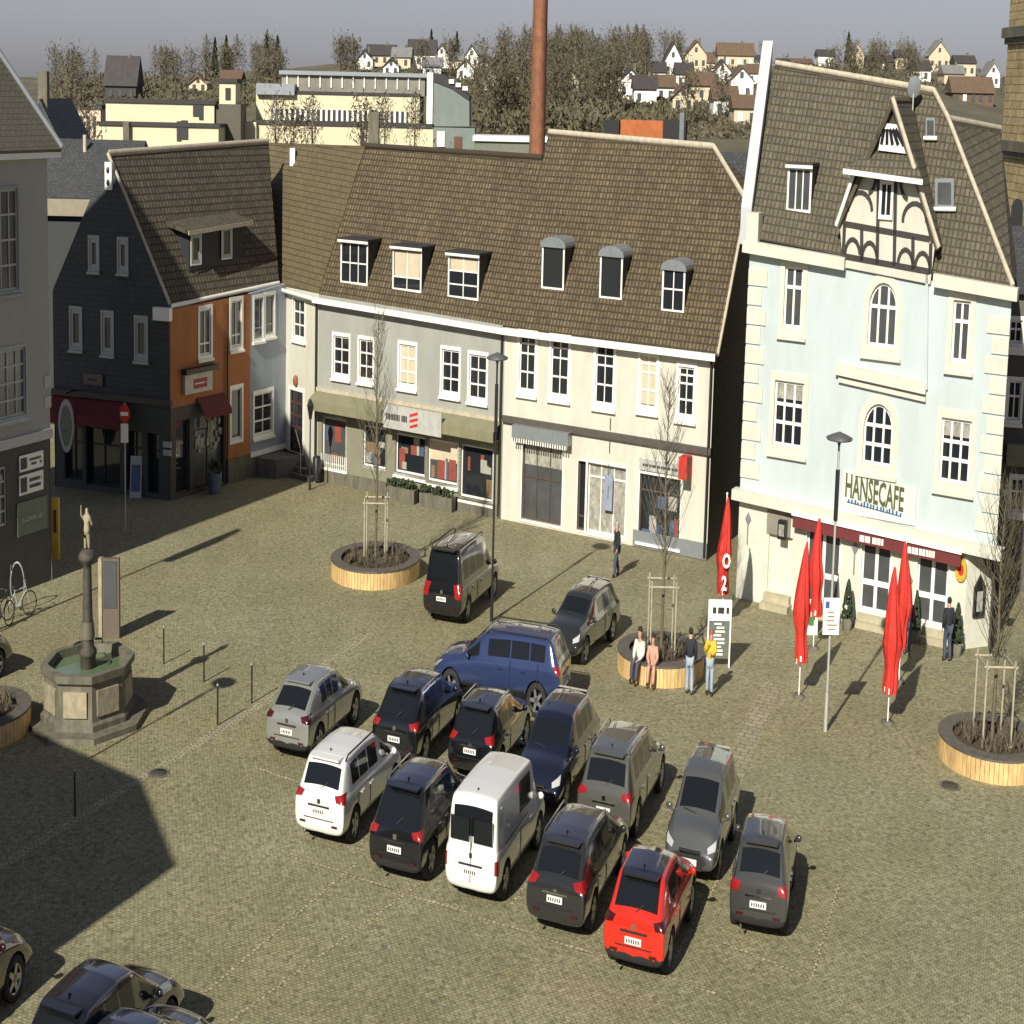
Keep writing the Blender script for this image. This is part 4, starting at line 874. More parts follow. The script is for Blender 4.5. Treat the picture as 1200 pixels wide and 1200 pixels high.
mb = MB(); zb_ = Ft.px(1190, 330)[1]; P = [Ft.pt(x0, -1), Ft.pt(x0 + 11, -1), Ft.pt(x0 + 11, 34), Ft.pt(x0, 34)]
mb.face(P, [(x0, 0), (x0 + 11, 0), (x0 + 11, 35), (x0, 35)]); mb.face([Ft.pt(x0, -1, 0), Ft.pt(x0, 34, 0), Ft.pt(x0, 34, -11), Ft.pt(x0, -1, -11)], [(0, 0), (0, 35), (11, 35), (11, 0)])
mb.face([Ft.pt(x0 + 11, -1, 0), Ft.pt(x0 + 11, -1, -11), Ft.pt(x0 + 11, 34, -11), Ft.pt(x0 + 11, 34, 0)]); mb.face([Ft.pt(x0, 34, 0), Ft.pt(x0 + 11, 34, 0), Ft.pt(x0 + 11, 34, -11), Ft.pt(x0, 34, -11)]); mb.face([Ft.pt(x0, -1, -11), Ft.pt(x0, 34, -11), Ft.pt(x0 + 11, 34, -11), Ft.pt(x0 + 11, -1, -11)])
mb.build('masonry', M_tower, T, T)
for y in (30, 176):
    mb = MB(); z = Ft.px(1190, y)[1]; mb.box(Ft.pt(x0 + 5.5, z, -5.5), (11.8, 11.8, .45)); mb.box(Ft.pt(x0 + 5.5, z - .35, -5.5), (11.4, 11.4, .3)); mb.build('string_course', M_dstone, T, T)
a, z = Ft.px(1188, 262); mb = MB(); Ft.slab(mb, arch((a - .2, z - .5, a + .6, z + 1.0)), -.1, .02); mb.build('slit_window', M_black, T, T)
mb = MB(); mb.prism([Ft.pt(x0 - .1, -1, .01), Ft.pt(x0 + 1.1, -1, .6), Ft.pt(x0 + 1.1, Ft.px(1190, 230)[1], .6), Ft.pt(x0 - .1, Ft.px(1190, 230)[1], .01)], (0, 1.2, 0)); mb.build('buttress', M_tower, T, T)

# ------------------------------------------------------------------ works buildings and chimney beyond the roofs
M_cream2 = mat('cream_factory_wall', (.60, .54, .36), .85, .06, .4)
M_dk = mat('dark_roof_felt', (.045, .042, .04), .85, .1)
def FY(Y): return Fac((-100, Y), (100, Y))
def block(T, Fq, q, dep, m, name, parent=None, proud=0):
    r = Fq.rect(*q, proud); mb = MB(); Fq.box(mb, *r, proud - dep, proud); return mb.build(name, m, parent or T, T), r
Fq = FY(285); T = thing('flat_roofed_works', 'cream two-tier flat roofed works building above the pub roof', 'works building', g(180, 172, 6))
w0, r = block(T, Fq, (116, 148, 256, 196), 8, M_cream2, 'lower_wall'); mb = MB(); Fq.box(mb, r[0] - .4, r[3], r[2] + .4, r[3] + .4, -8.3, .3); mb.build('roof', M_dk, w0, T)
w1_, r = block(T, Fq, (124, 121, 251, 150), 8, M_cream2, 'upper_wall', proud=-6); mb = MB(); Fq.box(mb, r[0] - .4, r[3], r[2] + .4, r[3] + .4, -14.3, -5.7); mb.build('roof', M_dk, w1_, T)
for q in ((207, 142, 212, 165), (212, 141, 220, 163), (226, 116, 233, 136), (233, 118, 238, 140)): block(T, Fq, q, .3, M_dslate, 'window', proud=.2 if q[1] > 140 else -5.8)
block(T, Fq, (144, 143, 151, 165), 1.5, M_dstone, 'chimney', proud=1); 
T = thing('stair_block', 'small cream rooftop block with dark top beside the two-tier works', 'works building', g(270, 150, 6))
w0, r = block(T, FY(292), (257, 97, 276, 122), 5, M_cream2, 'wall'); mb = MB(); FY(292).box(mb, r[0] - .4, r[3], r[2] + .4, r[3] + .5, -5.3, .3); mb.build('roof', M_dk, T, T)
block(T, FY(292), (264, 103, 270, 117), .3, M_dk, 'window', proud=.15); block(T, FY(292), (250, 122, 282, 190), 6, mat('brown_grey_annex', (.10, .09, .07)), 'lower_wall', proud=.4)
T = thing('rear_works_wing', 'pinkish cream works wing behind bare trees above the slate roof', 'works building', g(90, 170, 6))
w0, r = block(T, FY(300), (57, 127, 118, 200), 8, mat('pinkish_cream_wall', (.66, .54, .40), .85, .1, .6), 'wall'); mb = MB(); FY(300).box(mb, r[0] - .4, r[3], r[2] + .4, r[3] + .5, -8, .3); mb.build('roof', M_dk, T, T)
for k in range(7): block(T, FY(300), (64 + k * 7.5, 136, 67 + k * 7.5, 160), .2, M_glass2, 'window', proud=.1)
Fq = FY(300); T = thing('factory_hall', 'long cream factory hall with clerestory and ribbon windows below the hill', 'factory', g(405, 172, 6))
w0, r = block(T, Fq, (300, 111, 491, 195), 14, M_cream2, 'upper_wall')
mb = MB(); Fq.box(mb, r[0], r[3], r[2], r[3] + .35, -14, .2); mb.build('cornice', M_dk, w0, T)
block(T, Fq, (296, 148, 507, 196), 12, M_cream2, 'lower_wall', proud=3); block(T, Fq, (296, 143, 507, 148), 12, M_dk, 'ledge', proud=3.2)
q, r = block(T, Fq, (318, 129, 478, 142), .3, M_dk, 'ribbon_window', proud=.15)
mb = MB()
for k in range(26): a = r[0] + (r[2] - r[0]) * (k + .5) / 26; Fq.box(mb, a - .25, r[1], a + .25, r[3], .15, .3)
mb.build('mullions', M_frame, q, T)
q, r = block(T, Fq, (330, 89, 498, 111), 9, mat('clerestory_glass', (.20, .19, .15), .4, .2, .3), 'clerestory', proud=-2)
mb = MB()
for k in range(13): a = r[0] + (r[2] - r[0]) * (k + .5) / 13; Fq.box(mb, a - .12, r[1] + .8, a + .12, r[3], -2, -1.8)
mb.build('clerestory_bars', M_frame, q, T)
mb = MB(); Fq.box(mb, r[0] - .5, r[3], r[2] + .5, r[3] + .5, -11.5, -1.4); mb.build('clerestory_roof', M_zinc, q, T)
block(T, Fq, (500, 85, 507, 150), 2, M_frame, 'pier', proud=.6)
G1 = mat('grey_green_cladding', (.16, .19, .17), .7, .1, .5)
P = [Fq.px(*p) for p in ((507, 148), (550, 148), (550, 118), (530, 104), (510, 96), (507, 96))]
mb = MB(); Fq.slab(mb, P, -12, .3); mb.build('shed_gable', G1, T, T)
P = [Fq.px(*p) for p in ((507, 96), (510, 96), (530, 104), (550, 118), (550, 113), (535, 98), (520, 88), (507, 85))]; mb = MB(); Fq.slab(mb, P, -12, .5); mb.build('shed_roof', M_dk, T, T)
for k in range(3): q = (526 + 8 * k, 93 + 4 * k, 532 + 8 * k, 98 + 4 * k); block(T, Fq, q, .4, M_frame, 'roof_light', proud=.8)
block(T, Fq, (507, 150, 556, 195), 10, G1, 'annex_wall', proud=3.4); block(T, Fq, (512, 154, 521, 172), .3, M_frame, 'door', proud=3.6); block(T, Fq, (532, 160, 541, 178), .3, mat('brown_door', (.12, .06, .04)), 'door', proud=3.6)
for (x, w) in ((422, 8), (437, 7)): block(T, Fq, (x, 148, x + w * .5, 190), .4, M_dk, 'downpipe', proud=3.3)
T = thing('low_flat_building', 'low flat building with white roof edge left of the tall brick chimney', 'works building', g(595, 172, 6))
block(T, FY(262), (556, 166, 640, 200), 8, mat('green_grey_wall', (.15, .16, .12)), 'wall'); block(T, FY(262), (554, 160, 642, 166), 8.5, M_frame, 'roof_edge', proud=.4)
T = thing('west_works', 'low cream works wall left of the long factory hall', 'works building', g(290, 170, 6))
block(T, FY(296), (276, 143, 300, 200), 6, M_cream2, 'wall'); block(T, FY(296), (300, 98, 345, 111), 4, M_zinc, 'roof_plant', proud=-3)
# tall brick chimney
p0 = atY(629, 185, 250); r0 = 8.8 / (1541 / 250.)
T = thing('factory_chimney', 'tall slender red brick factory chimney against the hill', 'chimney', (p0.x, p0.y, 2))
mb = MB(); mb.lathe((p0.x, p0.y, 0), [(r0 * 1.12, 1), (r0 * 1.0, 14), (r0 * .82, 46)], 20, cap=True); mb.build('stack', mat('chimney_brick', (.22, .095, .05), .9, .25, 1.2), T, T)
for z in (28, 40):
    mb = MB(); mb.lathe((p0.x, p0.y, 0), [(r0 * .98, z), (r0 * .98, z + .4)], 20, cap=True); mb.build('iron_band', M_black, T, T)

# ------------------------------------------------------------------ houses on the hill
M_hw = mat('hill_house_white', (.78, .76, .68), .85, .05, .5); M_hb = mat('hill_house_beige', (.55, .47, .33), .85, .08, .5)
M_rd = mat('hill_roof_dark', (.055, .05, .048), .85, .15, .6); M_rb = mat('hill_roof_brown', (.13, .085, .055), .85, .15, .6); M_rg = mat('hill_roof_grey', (.20, .20, .19), .8, .15, .6)
def hill_house(px, py, w, h, rh, gable, wm, rm, label, dep=9, seed=0):
    """px, py: where its base sits on the slope; w and h in metres"""
    w, h, rh = w * .84, h * .84, rh * .84
    b = hit(px, py); T = thing('hillside_house', label, 'house', b, 'houses on the hillside'); rn = random.Random(seed)
    x, y, z = b.x, b.y, b.z - 1; hw = w / 2
    mb = MB(); mb.box((x, y + dep / 2, z + (h + 1) / 2), (w, dep, h + 1)); mb.build('wall', wm, T, T)
    z1 = z + h + 1; o = .6; mb = MB()
    if gable:
        mb.prism([(x - hw - o, y - o, z1 - .5), (x, y - o, z1 + rh), (x + hw + o, y - o, z1 - .5), (x, y - o, z1 + rh - .55)], (0, dep + 2 * o, 0))
        g2 = MB(); g2.prism([(x - hw, y, z1 - .01), (x + hw, y, z1 - .01), (x, y, z1 + rh - .35)], (0, dep, 0)); g2.build('gable', wm, T, T)
    else:
        mb.prism([(x - hw - o, y - o, z1 - .1), (x - hw - o, y + dep / 2, z1 + rh), (x - hw - o, y + dep + o, z1 - .1)], (w + 2 * o, 0, 0))
    mb.build('roof', rm, T, T)
    fl = max(1, int(h / 2.7)); n = max(2, int(w / 3))
    for f in range(fl):
        for k in range(n):
            a = x - hw + w * (k + .5) / n + rn.uniform(-.3, .3); zz = z + 1 + h * (f + .5) / fl
            mb = MB(); mb.box((a, y - .04, zz), (1.3, .2, 1.4)); mb.build('window', M_glass2 if rn.random() < .8 else M_frame, T, T)
    if gable:
        mb = MB(); mb.box((x, y - .04, z1 + rh * .3), (1.2, .2, 1.2)); mb.build('window', M_glass2, T, T)
    mb = MB(); mb.box((x + hw * .4, y + dep * .5, z1 + rh * .9), (.9, .9, 1.8)); mb.build('chimney', M_dstone, T, T)
    return T
HH = [
 (141, 118, 14, 3.6, 7.5, 0, M_rd, M_rd, 'large dark steep-roofed house alone on the left skyline'),
 (427, 82, 9, 3.2, 3.0, 1, M_hw, M_rd, 'white gabled house at the left end of the hilltop row'),
 (446, 76, 16, 3.0, 3.4, 0, M_hb, M_rd, 'long beige house with dark roof, second in the hilltop row'),
 (470, 80, 10, 3.4, 3.0, 0, M_hb, M_rg, 'beige house with grey roof left of the white villa on the hill'),
 (494, 80, 15, 4.2, 4.6, 0, M_hw, M_rd, 'white villa with a big dark roof in the middle of the hilltop row'),
 (517, 80, 9, 4.4, 3.8, 1, M_hw, M_rd, 'white gabled house right of the hilltop villa'),
 (534, 82, 8, 3.2, 2.6, 0, M_hb, M_rg, 'small beige house in a dip of the hilltop row'),
 (552, 80, 9, 3.6, 4.4, 1, M_hw, M_rd, 'white house with pointed gable at the right end of the hilltop row'),
 (562, 62, 12, 2.6, 2.4, 0, M_hw, M_rd, 'half hidden white house above the right end of the hilltop row'),
 (578, 112, 9, 4.4, 3.6, 1, M_hw, M_rd, 'white gabled house deep in the wood left of the brick chimney'),
 (668, 112, 7, 3.6, 3, 1, M_hb, M_rb, 'beige gabled house in the wood right of the brick chimney'),
 (712, 60, 10, 2.4, 2.2, 0, M_hw, M_rd, 'small white house on the skyline above the wood'),
 (706, 108, 8, 3.4, 2.6, 0, M_hw, M_rb, 'white house with brown roof low in the wood'),
 (738, 118, 10, 4.6, 3.2, 1, M_hw, M_rd, 'tall white gabled house over the brick chimney block'),
 (756, 124, 9, 3.8, 3, 0, M_hw, M_rd, 'white house beside the tall gabled one over the chimney block'),
 (779, 120, 8, 3.4, 2.8, 0, M_hw, M_rb, 'white house with brown roof right of the chimney block'),
 (788, 92, 9, 5.0, 5.6, 1, M_hw, M_rd, 'steep white gabled house left of the brown roofed row'),
 (815, 84, 12, 5.4, 4.6, 1, M_hb, M_rb, 'broad beige gabled house below the brown roofed row'),
 (822, 120, 11, 4.0, 3.2, 0, M_hb, M_rb, 'beige house with red-brown roof below the broad gabled one'),
 (833, 62, 13, 3.0, 4.0, 0, M_hb, M_rb, 'brown roofed house at the left of the skyline above the alley'),
 (862, 80, 22, 4.4, 4.4, 0, M_hb, M_rb, 'long brown roofed house above the alley with small dormers'),
 (868, 122, 10, 5.6, 3.4, 1, M_hw, M_rb, 'white gabled house under the long brown roofed one'),
 (884, 74, 8, 4.2, 2.6, 0, M_hw, M_rd, 'white house with dark roof against the cafe fire wall'),
 (873, 150, 8, 3.6, 2.6, 0, M_hb, M_rb, 'beige house lowest on the slope over the alley'),
 (940, 74, 14, 2.0, 1.8, 0, M_hb, M_rb, 'low brown house just above the cafe ridge'),
 (968, 76, 11, 4.2, 2.4, 0, M_hw, M_rd, 'dark roofed white house left of the gable on the cafe ridge'),
 (1004, 74, 9, 5.4, 4.6, 1, M_hb, M_rg, 'pale gabled house on the skyline above the cafe ridge'),
 (1032, 78, 17, 3.6, 2.4, 0, M_rd, M_rd, 'long dark house between the two skyline gables'),
 (1060, 78, 12, 5.6, 2.8, 0, M_hb, M_rd, 'brown house behind the thin tree on the skyline'),
 (1100, 84, 13, 5.8, 5.2, 1, M_hb, M_rg, 'biggest pale gabled house on the right skyline'),
 (1131, 92, 12, 5.0, 2.6, 0, M_hb, M_rd, 'beige house right of the biggest skyline gable'),
 (1163, 104, 8, 4.6, 4.2, 1, M_hw, M_rg, 'white gabled house beside the church tower'),
 (1140, 122, 18, 2.5, 4.0, 0, M_rb, M_rb, 'brown roof below the skyline houses at the right'),
]
extra = [(458, 90, 8, 3.0, 2.4, 1, M_hw, M_rd, 'small white gabled house below the left of the hilltop row'), (506, 92, 9, 3.2, 2.6, 0, M_hw, M_rg, 'white house with grey roof below the hilltop villa'), (545, 94, 8, 3.2, 2.8, 1, M_hw, M_rb, 'white house with brown gable under the right end of the hilltop row'), (600, 100, 7, 3.0, 2.4, 0, M_hb, M_rb, 'beige house in the wood just left of the brick chimney'),
 (652, 70, 9, 2.8, 2.2, 0, M_hw, M_rd, 'white house on the crest right of the brick chimney'), (684, 84, 8, 3.2, 2.6, 1, M_hb, M_rd, 'pale house high in the wood right of the chimney'), (724, 92, 8, 3.2, 2.6, 0, M_hw, M_rb, 'white house with brown roof halfway up the wood'), (752, 78, 9, 3.0, 2.6, 1, M_hw, M_rd, 'white gabled house at the upper right edge of the wood'), (770, 100, 8, 3.4, 2.8, 0, M_hw, M_rd, 'white house with dark roof at the right edge of the wood'),
 (802, 104, 8, 3.6, 3.0, 0, M_hw, M_rd, 'white house between the steep and the broad gabled houses'), (846, 98, 9, 3.6, 3.2, 1, M_hw, M_rd, 'white gabled house under the long brown roof'), (800, 132, 8, 3.6, 2.8, 1, M_hb, M_rb, 'beige gabled house low on the slope left of the alley'), (850, 138, 9, 3.6, 2.8, 0, M_hw, M_rb, 'white house low on the slope above the alley'), (884, 100, 7, 3.4, 2.6, 0, M_hw, M_rb, 'white house with brown roof against the cafe fire wall'),
 (812, 70, 10, 2.6, 2.4, 0, M_hw, M_rb, 'white house on the skyline right of the wood'), (920, 68, 9, 2.6, 2.0, 0, M_hw, M_rd, 'white house left above the cafe ridge'), (1080, 96, 9, 3.4, 2.8, 0, M_hw, M_rd, 'white house below the brown skyline house'), (1118, 100, 10, 3.2, 2.4, 0, M_hb, M_rg, 'beige house below the biggest skyline gable'), (270, 104, 10, 2.8, 2.4, 0, M_hw, M_rb, 'small white house on the left skyline'), (232, 108, 9, 2.6, 2.4, 1, M_hb, M_rb, 'beige gabled house left on the skyline')]
HH += extra
HSPOT = []
for i, h_ in enumerate(HH):
    hp_ = hill_house(*h_, seed=i).location; HSPOT.append((h_[0], hp_.y, 1541 * (h_[2] / 2 + 1.5) / hp_.y))
def clear_view(p):
    """no tree right in front of a house of the hillside"""
    q = 600 + 1541 * p.x / p.y
    return not any(abs(q - a) < b + (4 if a > 735 or a < 560 else -3) and y - (130 if a > 735 or a < 560 else 25) < p.y < y + 3 for a, y, b in HSPOT)

# ------------------------------------------------------------------ winter trees
def tree_mesh(seed, H=11.0, W=3.4, n=520, q=.42, conifer=False):
    rn = random.Random(seed); tr = MB(); cr = MB()
    lean = Vector((rn.uniform(-.4, .4), rn.uniform(-.4, .4), 0))
    tr.tube([(0, 0, -.8), lean * .3 + Vector((0, 0, H * .3)), lean * .7 + Vector((0, 0, H * .6)), lean + Vector((0, 0, H * .93))], [.28, .20, .11, .03], 6)
    ends = []
    for k in range(12):
        z = H * rn.uniform(.10, .75); a = rn.uniform(0, 6.28); l = W * rn.uniform(.5, 1.0) * (1.1 - z / H * .6); s_ = Vector((0, 0, z)) + lean * z / H
        e = s_ + Vector((math.cos(a) * l, math.sin(a) * l, l * rn.uniform(.5, 1.1))); m_ = (s_ + e) / 2 + Vector((0, 0, -.15 * l)); tr.tube([s_, m_, e], [.09, .06, .02], 4, cap=False); ends.append(e)
    for k in range(n):
        if conifer:
            z = H * (.12 + .88 * rn.random() ** 1.3); rr = W * .62 * (1 - z / H) ** .8 * rn.uniform(.4, 1.05); a = rn.uniform(0, 6.28); c = Vector((rr * math.cos(a), rr * math.sin(a), z))
        else:
            if rn.random() < .65:
                e = rn.choice(ends); c = e + Vector((rn.gauss(0, 1), rn.gauss(0, 1), rn.gauss(0, 1))) * W * .26
            else:
                t = rn.random(); z = H * (.10 + .86 * t); rr = W * .75 * math.sin(math.pi * min(1, .2 + .8 * t)) * rn.random() ** .5; a = rn.uniform(0, 6.28); c = Vector((rr * math.cos(a), rr * math.sin(a), z)) + lean * t
            if c.z < H * .04: c.z = H * .04 + rn.random()
        u = Vector((rn.uniform(-1, 1), rn.uniform(-1, 1), rn.uniform(-.3, 1.2))).normalized(); v = u.cross(Vector((rn.uniform(-1, 1), rn.uniform(-1, 1), rn.uniform(-1, 1)))).normalized()
        s1, s2 = q * rn.uniform(.5, 1.5), q * rn.uniform(.12, .4) * (2.2 if conifer else 1)
        cr.face([c - u * s1 - v * s2, c + u * s1 - v * s2 * .3, c + u * s1 * .8 + v * s2, c - u * s1 * .6 + v * s2 * .5])
    return tr, cr
def tree_proto(seed, m, **k):
    tr, cr = tree_mesh(seed, **k); o = bpy.data.objects.new('bare_tree', None); o.empty_display_size = .5; COL.objects.link(o)
    tr.build('trunk', M_bark, o, o, True); cr.build('crown', m, o, o, True); return o
protos = [tree_proto(1, M_twig, H=12, W=4.2, n=620), tree_proto(2, M_twig2, H=13, W=4.0, n=600), tree_proto(3, M_twig, H=10, W=3.6, n=520), tree_proto(4, M_twig2, H=9, W=4.4, n=560),
          tree_proto(5, M_ever, H=11, W=4.0, n=900, conifer=True), tree_proto(6, M_pale, H=11, W=3.2, n=380, q=.36)]
protos[4].name = 'conifer'; used = set()
kinds = ['broad brown bare tree', 'tall olive bare tree', 'small brown bare tree', 'low spreading bare tree', 'dark green conifer', 'pale thin bare tree']
def place_tree(px, py, kind, where, zs=0.0, group='trees on the hillside', Y=None):
    p = hit(px, py) if Y is None else Vector((atY(px, py, Y).x, Y, terrain(atY(px, py, Y).x, Y)))
    lab = kinds[kind] + ' ' + where
    if kind not in used:
        used.add(kind); o = protos[kind]; o.location = (p.x * K, p.y, p.z); tag(o, lab, 'tree', group)
    else: o = dup(protos[kind], (p.x, p.y, p.z), lab, group)
    o.rotation_euler = (0, 0, 0); return o
rn = random.Random(11)
def region(x0, x1, ya, yb, n, ks, where, group):
    for _ in range(n):
        k = rn.choice(ks); qx, qy = rn.uniform(x0, x1), rn.uniform(ya, yb)
        if clear_view(hit(qx, qy)) or rn.random() < .12:
            cell = ('upper ' if qy < (ya + yb) / 2 else 'lower ') + ('left' if qx < x0 + (x1 - x0) / 3 else 'right' if qx > x1 - (x1 - x0) / 3 else 'middle')
            place_tree(qx, qy, k, where + ', ' + cell, group=group)
region(560, 628, 92, 158, 26, [0, 0, 1, 3], 'in the wood left of the brick chimney', 'trees in the wood by the chimney')
region(632, 780, 84, 140, 52, [0, 1, 1, 2, 3], 'in the wood right of the brick chimney', 'trees in the wood by the chimney')
region(560, 800, 78, 90, 26, [1, 0, 2], 'on the crest behind the brick chimney', 'trees on the hill crest')
region(790, 900, 112, 160, 16, [2, 3, 0], 'among houses above the alley', 'trees above the alley')
region(385, 442, 84, 92, 8, [2, 3], 'left of the hilltop houses', 'trees left of the hilltop houses')
region(175, 330, 100, 112, 24, [2, 3, 5], 'behind the factory on the left skyline', 'trees on the left skyline')
region(240, 330, 92, 104, 9, [1, 4, 2], 'rising over the left skyline', 'trees on the left skyline')
region(60, 112, 112, 128, 9, [2, 5, 0], 'left of the dark skyline house', 'trees left of the dark house')
region(470, 560, 84, 98, 10, [2, 3], 'below the hilltop houses', 'trees below the hilltop houses')
region(900, 1170, 92, 112, 12, [2, 3], 'below the houses on the right skyline', 'trees on the right skyline')
def scrub(name, x0, x1, ya, yb, n, m, q, seed):
    rn = random.Random(seed); mb = MB()
    for _ in range(n):
        p = hit(rn.uniform(x0, x1), rn.uniform(ya, yb)); c = p + Vector((rn.uniform(-2, 2), rn.uniform(-2, 2), rn.uniform(.2, 3.4)))
        if not clear_view(p): c.z = p.z + rn.uniform(.1, .9)
        u = Vector((rn.uniform(-1, 1), rn.uniform(-.5, .5), rn.uniform(-.4, 1))).normalized() * q * .62 * rn.uniform(.5, 1.4); v = u.cross(Vector((rn.uniform(-1, 1), rn.uniform(-1, 1), rn.uniform(-1, 1)))).normalized() * q * rn.uniform(.2, .6)
        mb.face([c - u - v, c + u - v * .4, c + u * .7 + v, c - u * .5 + v * .6])
    return tag(mb.build(name, m), kind='stuff')
scrub('undergrowth', 560, 800, 84, 160, 17000, M_twig2, .9, 1); scrub('hedges', 400, 560, 84, 104, 3200, M_twig2, .7, 2); scrub('thicket', 790, 900, 70, 165, 4600, M_twig, .8, 3); scrub('hillside_scrub', 60, 340, 96, 126, 5000, M_twig2, .8, 4); scrub('hill_crest_scrub', 900, 1180, 70, 112, 3600, M_twig2, .7, 5)
for (px, py, k, w_) in ((505, 74, 4, 'tallest over the white hilltop villa'), (535, 72, 4, 'right of the villa on the hilltop'), (893, 72, 5, 'alone beside the cafe fire wall on the skyline'), (1022, 76, 5, 'with the fullest crown above the cafe ridge'), (1053, 78, 5, 'with a narrow crown above the cafe ridge'), (312, 96, 4, 'above the left end of the factory'), (590, 76, 4, 'on the crest left of the brick chimney'), (993, 78, 4, 'small beside the pale skyline gable')):
    place_tree(px, py, k, w_, group=None)
for i, (px, Y) in enumerate(((78, 268), (92, 262), (104, 270), (69, 272))):
    place_tree(px, 185, [5, 0, 5, 2][i], ['before the pink works wing, left', 'before the pink works wing, middle', 'before the pink works wing, right', 'before the pink works wing, far left'][i], group='trees before the works wing', Y=Y)
for i, (px, Y) in enumerate(((322, 280), (345, 276), (365, 282), (430, 284), (450, 282), (485, 284))):
    place_tree(px, 185, [5, 2, 5, 2, 5, 5][i], ['before the left end of the factory hall', 'before the factory hall, second from its left end', 'before the factory hall, left of its middle', 'before the factory hall, right of its middle', 'before the factory hall, second from its right end', 'before the right end of the factory hall'][i], group='trees before the factory hall', Y=Y)

# ------------------------------------------------------------------ cars
def paint(name, rgb, rough=.22, metal=.25): return mat(name, rgb, rough, 0, coat=1.0, metal=metal, spec=.5)
M_cglass = mat('car_glass', (.010, .012, .014), .08, 0, spec=.35)
M_tyre = mat('tyre_rubber', (.02, .02, .02), .85, 0); M_rim = mat('alloy_rim', (.45, .45, .44), .35, 0, metal=.8)
M_plas = mat('black_plastic', (.022, .022, .022), .6, 0); M_tail = mat('tail_lamp', (.26, .010, .010), .25, 0, coat=1); M_dtail = mat('smoked_tail_lamp', (.05, .006, .006), .2, 0, coat=1)
M_head = mat('head_lamp', (.60, .60, .57), .12, 0, coat=1, metal=.3); M_plate = mat('number_plate', (.75, .74, .68), .5, 0); M_chrome = mat('chrome_trim', (.7, .7, .68), .15, 0, metal=1)
def subdiv(verts, faces, cats, levels=2, cutters=None):
    me = bpy.data.meshes.new('t'); me.from_pydata(verts, [], faces)
    for i in range(12): me.materials.append(None)
    for p, c in zip(me.polygons, cats): p.material_index = c
    o = bpy.data.objects.new('t', me); COL.objects.link(o)
    m = o.modifiers.new('s', 'SUBSURF'); m.levels = m.render_levels = levels
    co = None
    if cutters:
        cm = bpy.data.meshes.new('c'); cm.from_pydata(*cutters); co = bpy.data.objects.new('c', cm); COL.objects.link(co)
        b = o.modifiers.new('b', 'BOOLEAN'); b.object = co; b.operation = 'DIFFERENCE'; b.solver = 'EXACT'
    bpy.context.view_layer.update(); dg_ = bpy.context.evaluated_depsgraph_get(); e = bpy.data.meshes.new_from_object(o.evaluated_get(dg_))
    vs = [v.co.copy() for v in e.vertices]; fs = [(list(p.vertices), p.material_index, p.center.copy()) for p in e.polygons]
    bpy.data.objects.remove(o)
    if co: bpy.data.objects.remove(co)
    bpy.data.meshes.remove(e); return vs, fs
def compact(vs, fl, smooth=True):
    mb = MB(); idx = {}
    for f in fl:
        q = []
        for i in f:
            if i not in idx: idx[i] = len(mb.v); mb.v.append(vs[i])
            q.append(idx[i])
        mb.f.append(q); mb.uv.append(None); mb.sm.append(smooth)
    return mb
CB, CW, CR, CS, CT = 0, 1, 2, 3, 4     # body, windscreen, rear window, side window, roof skin
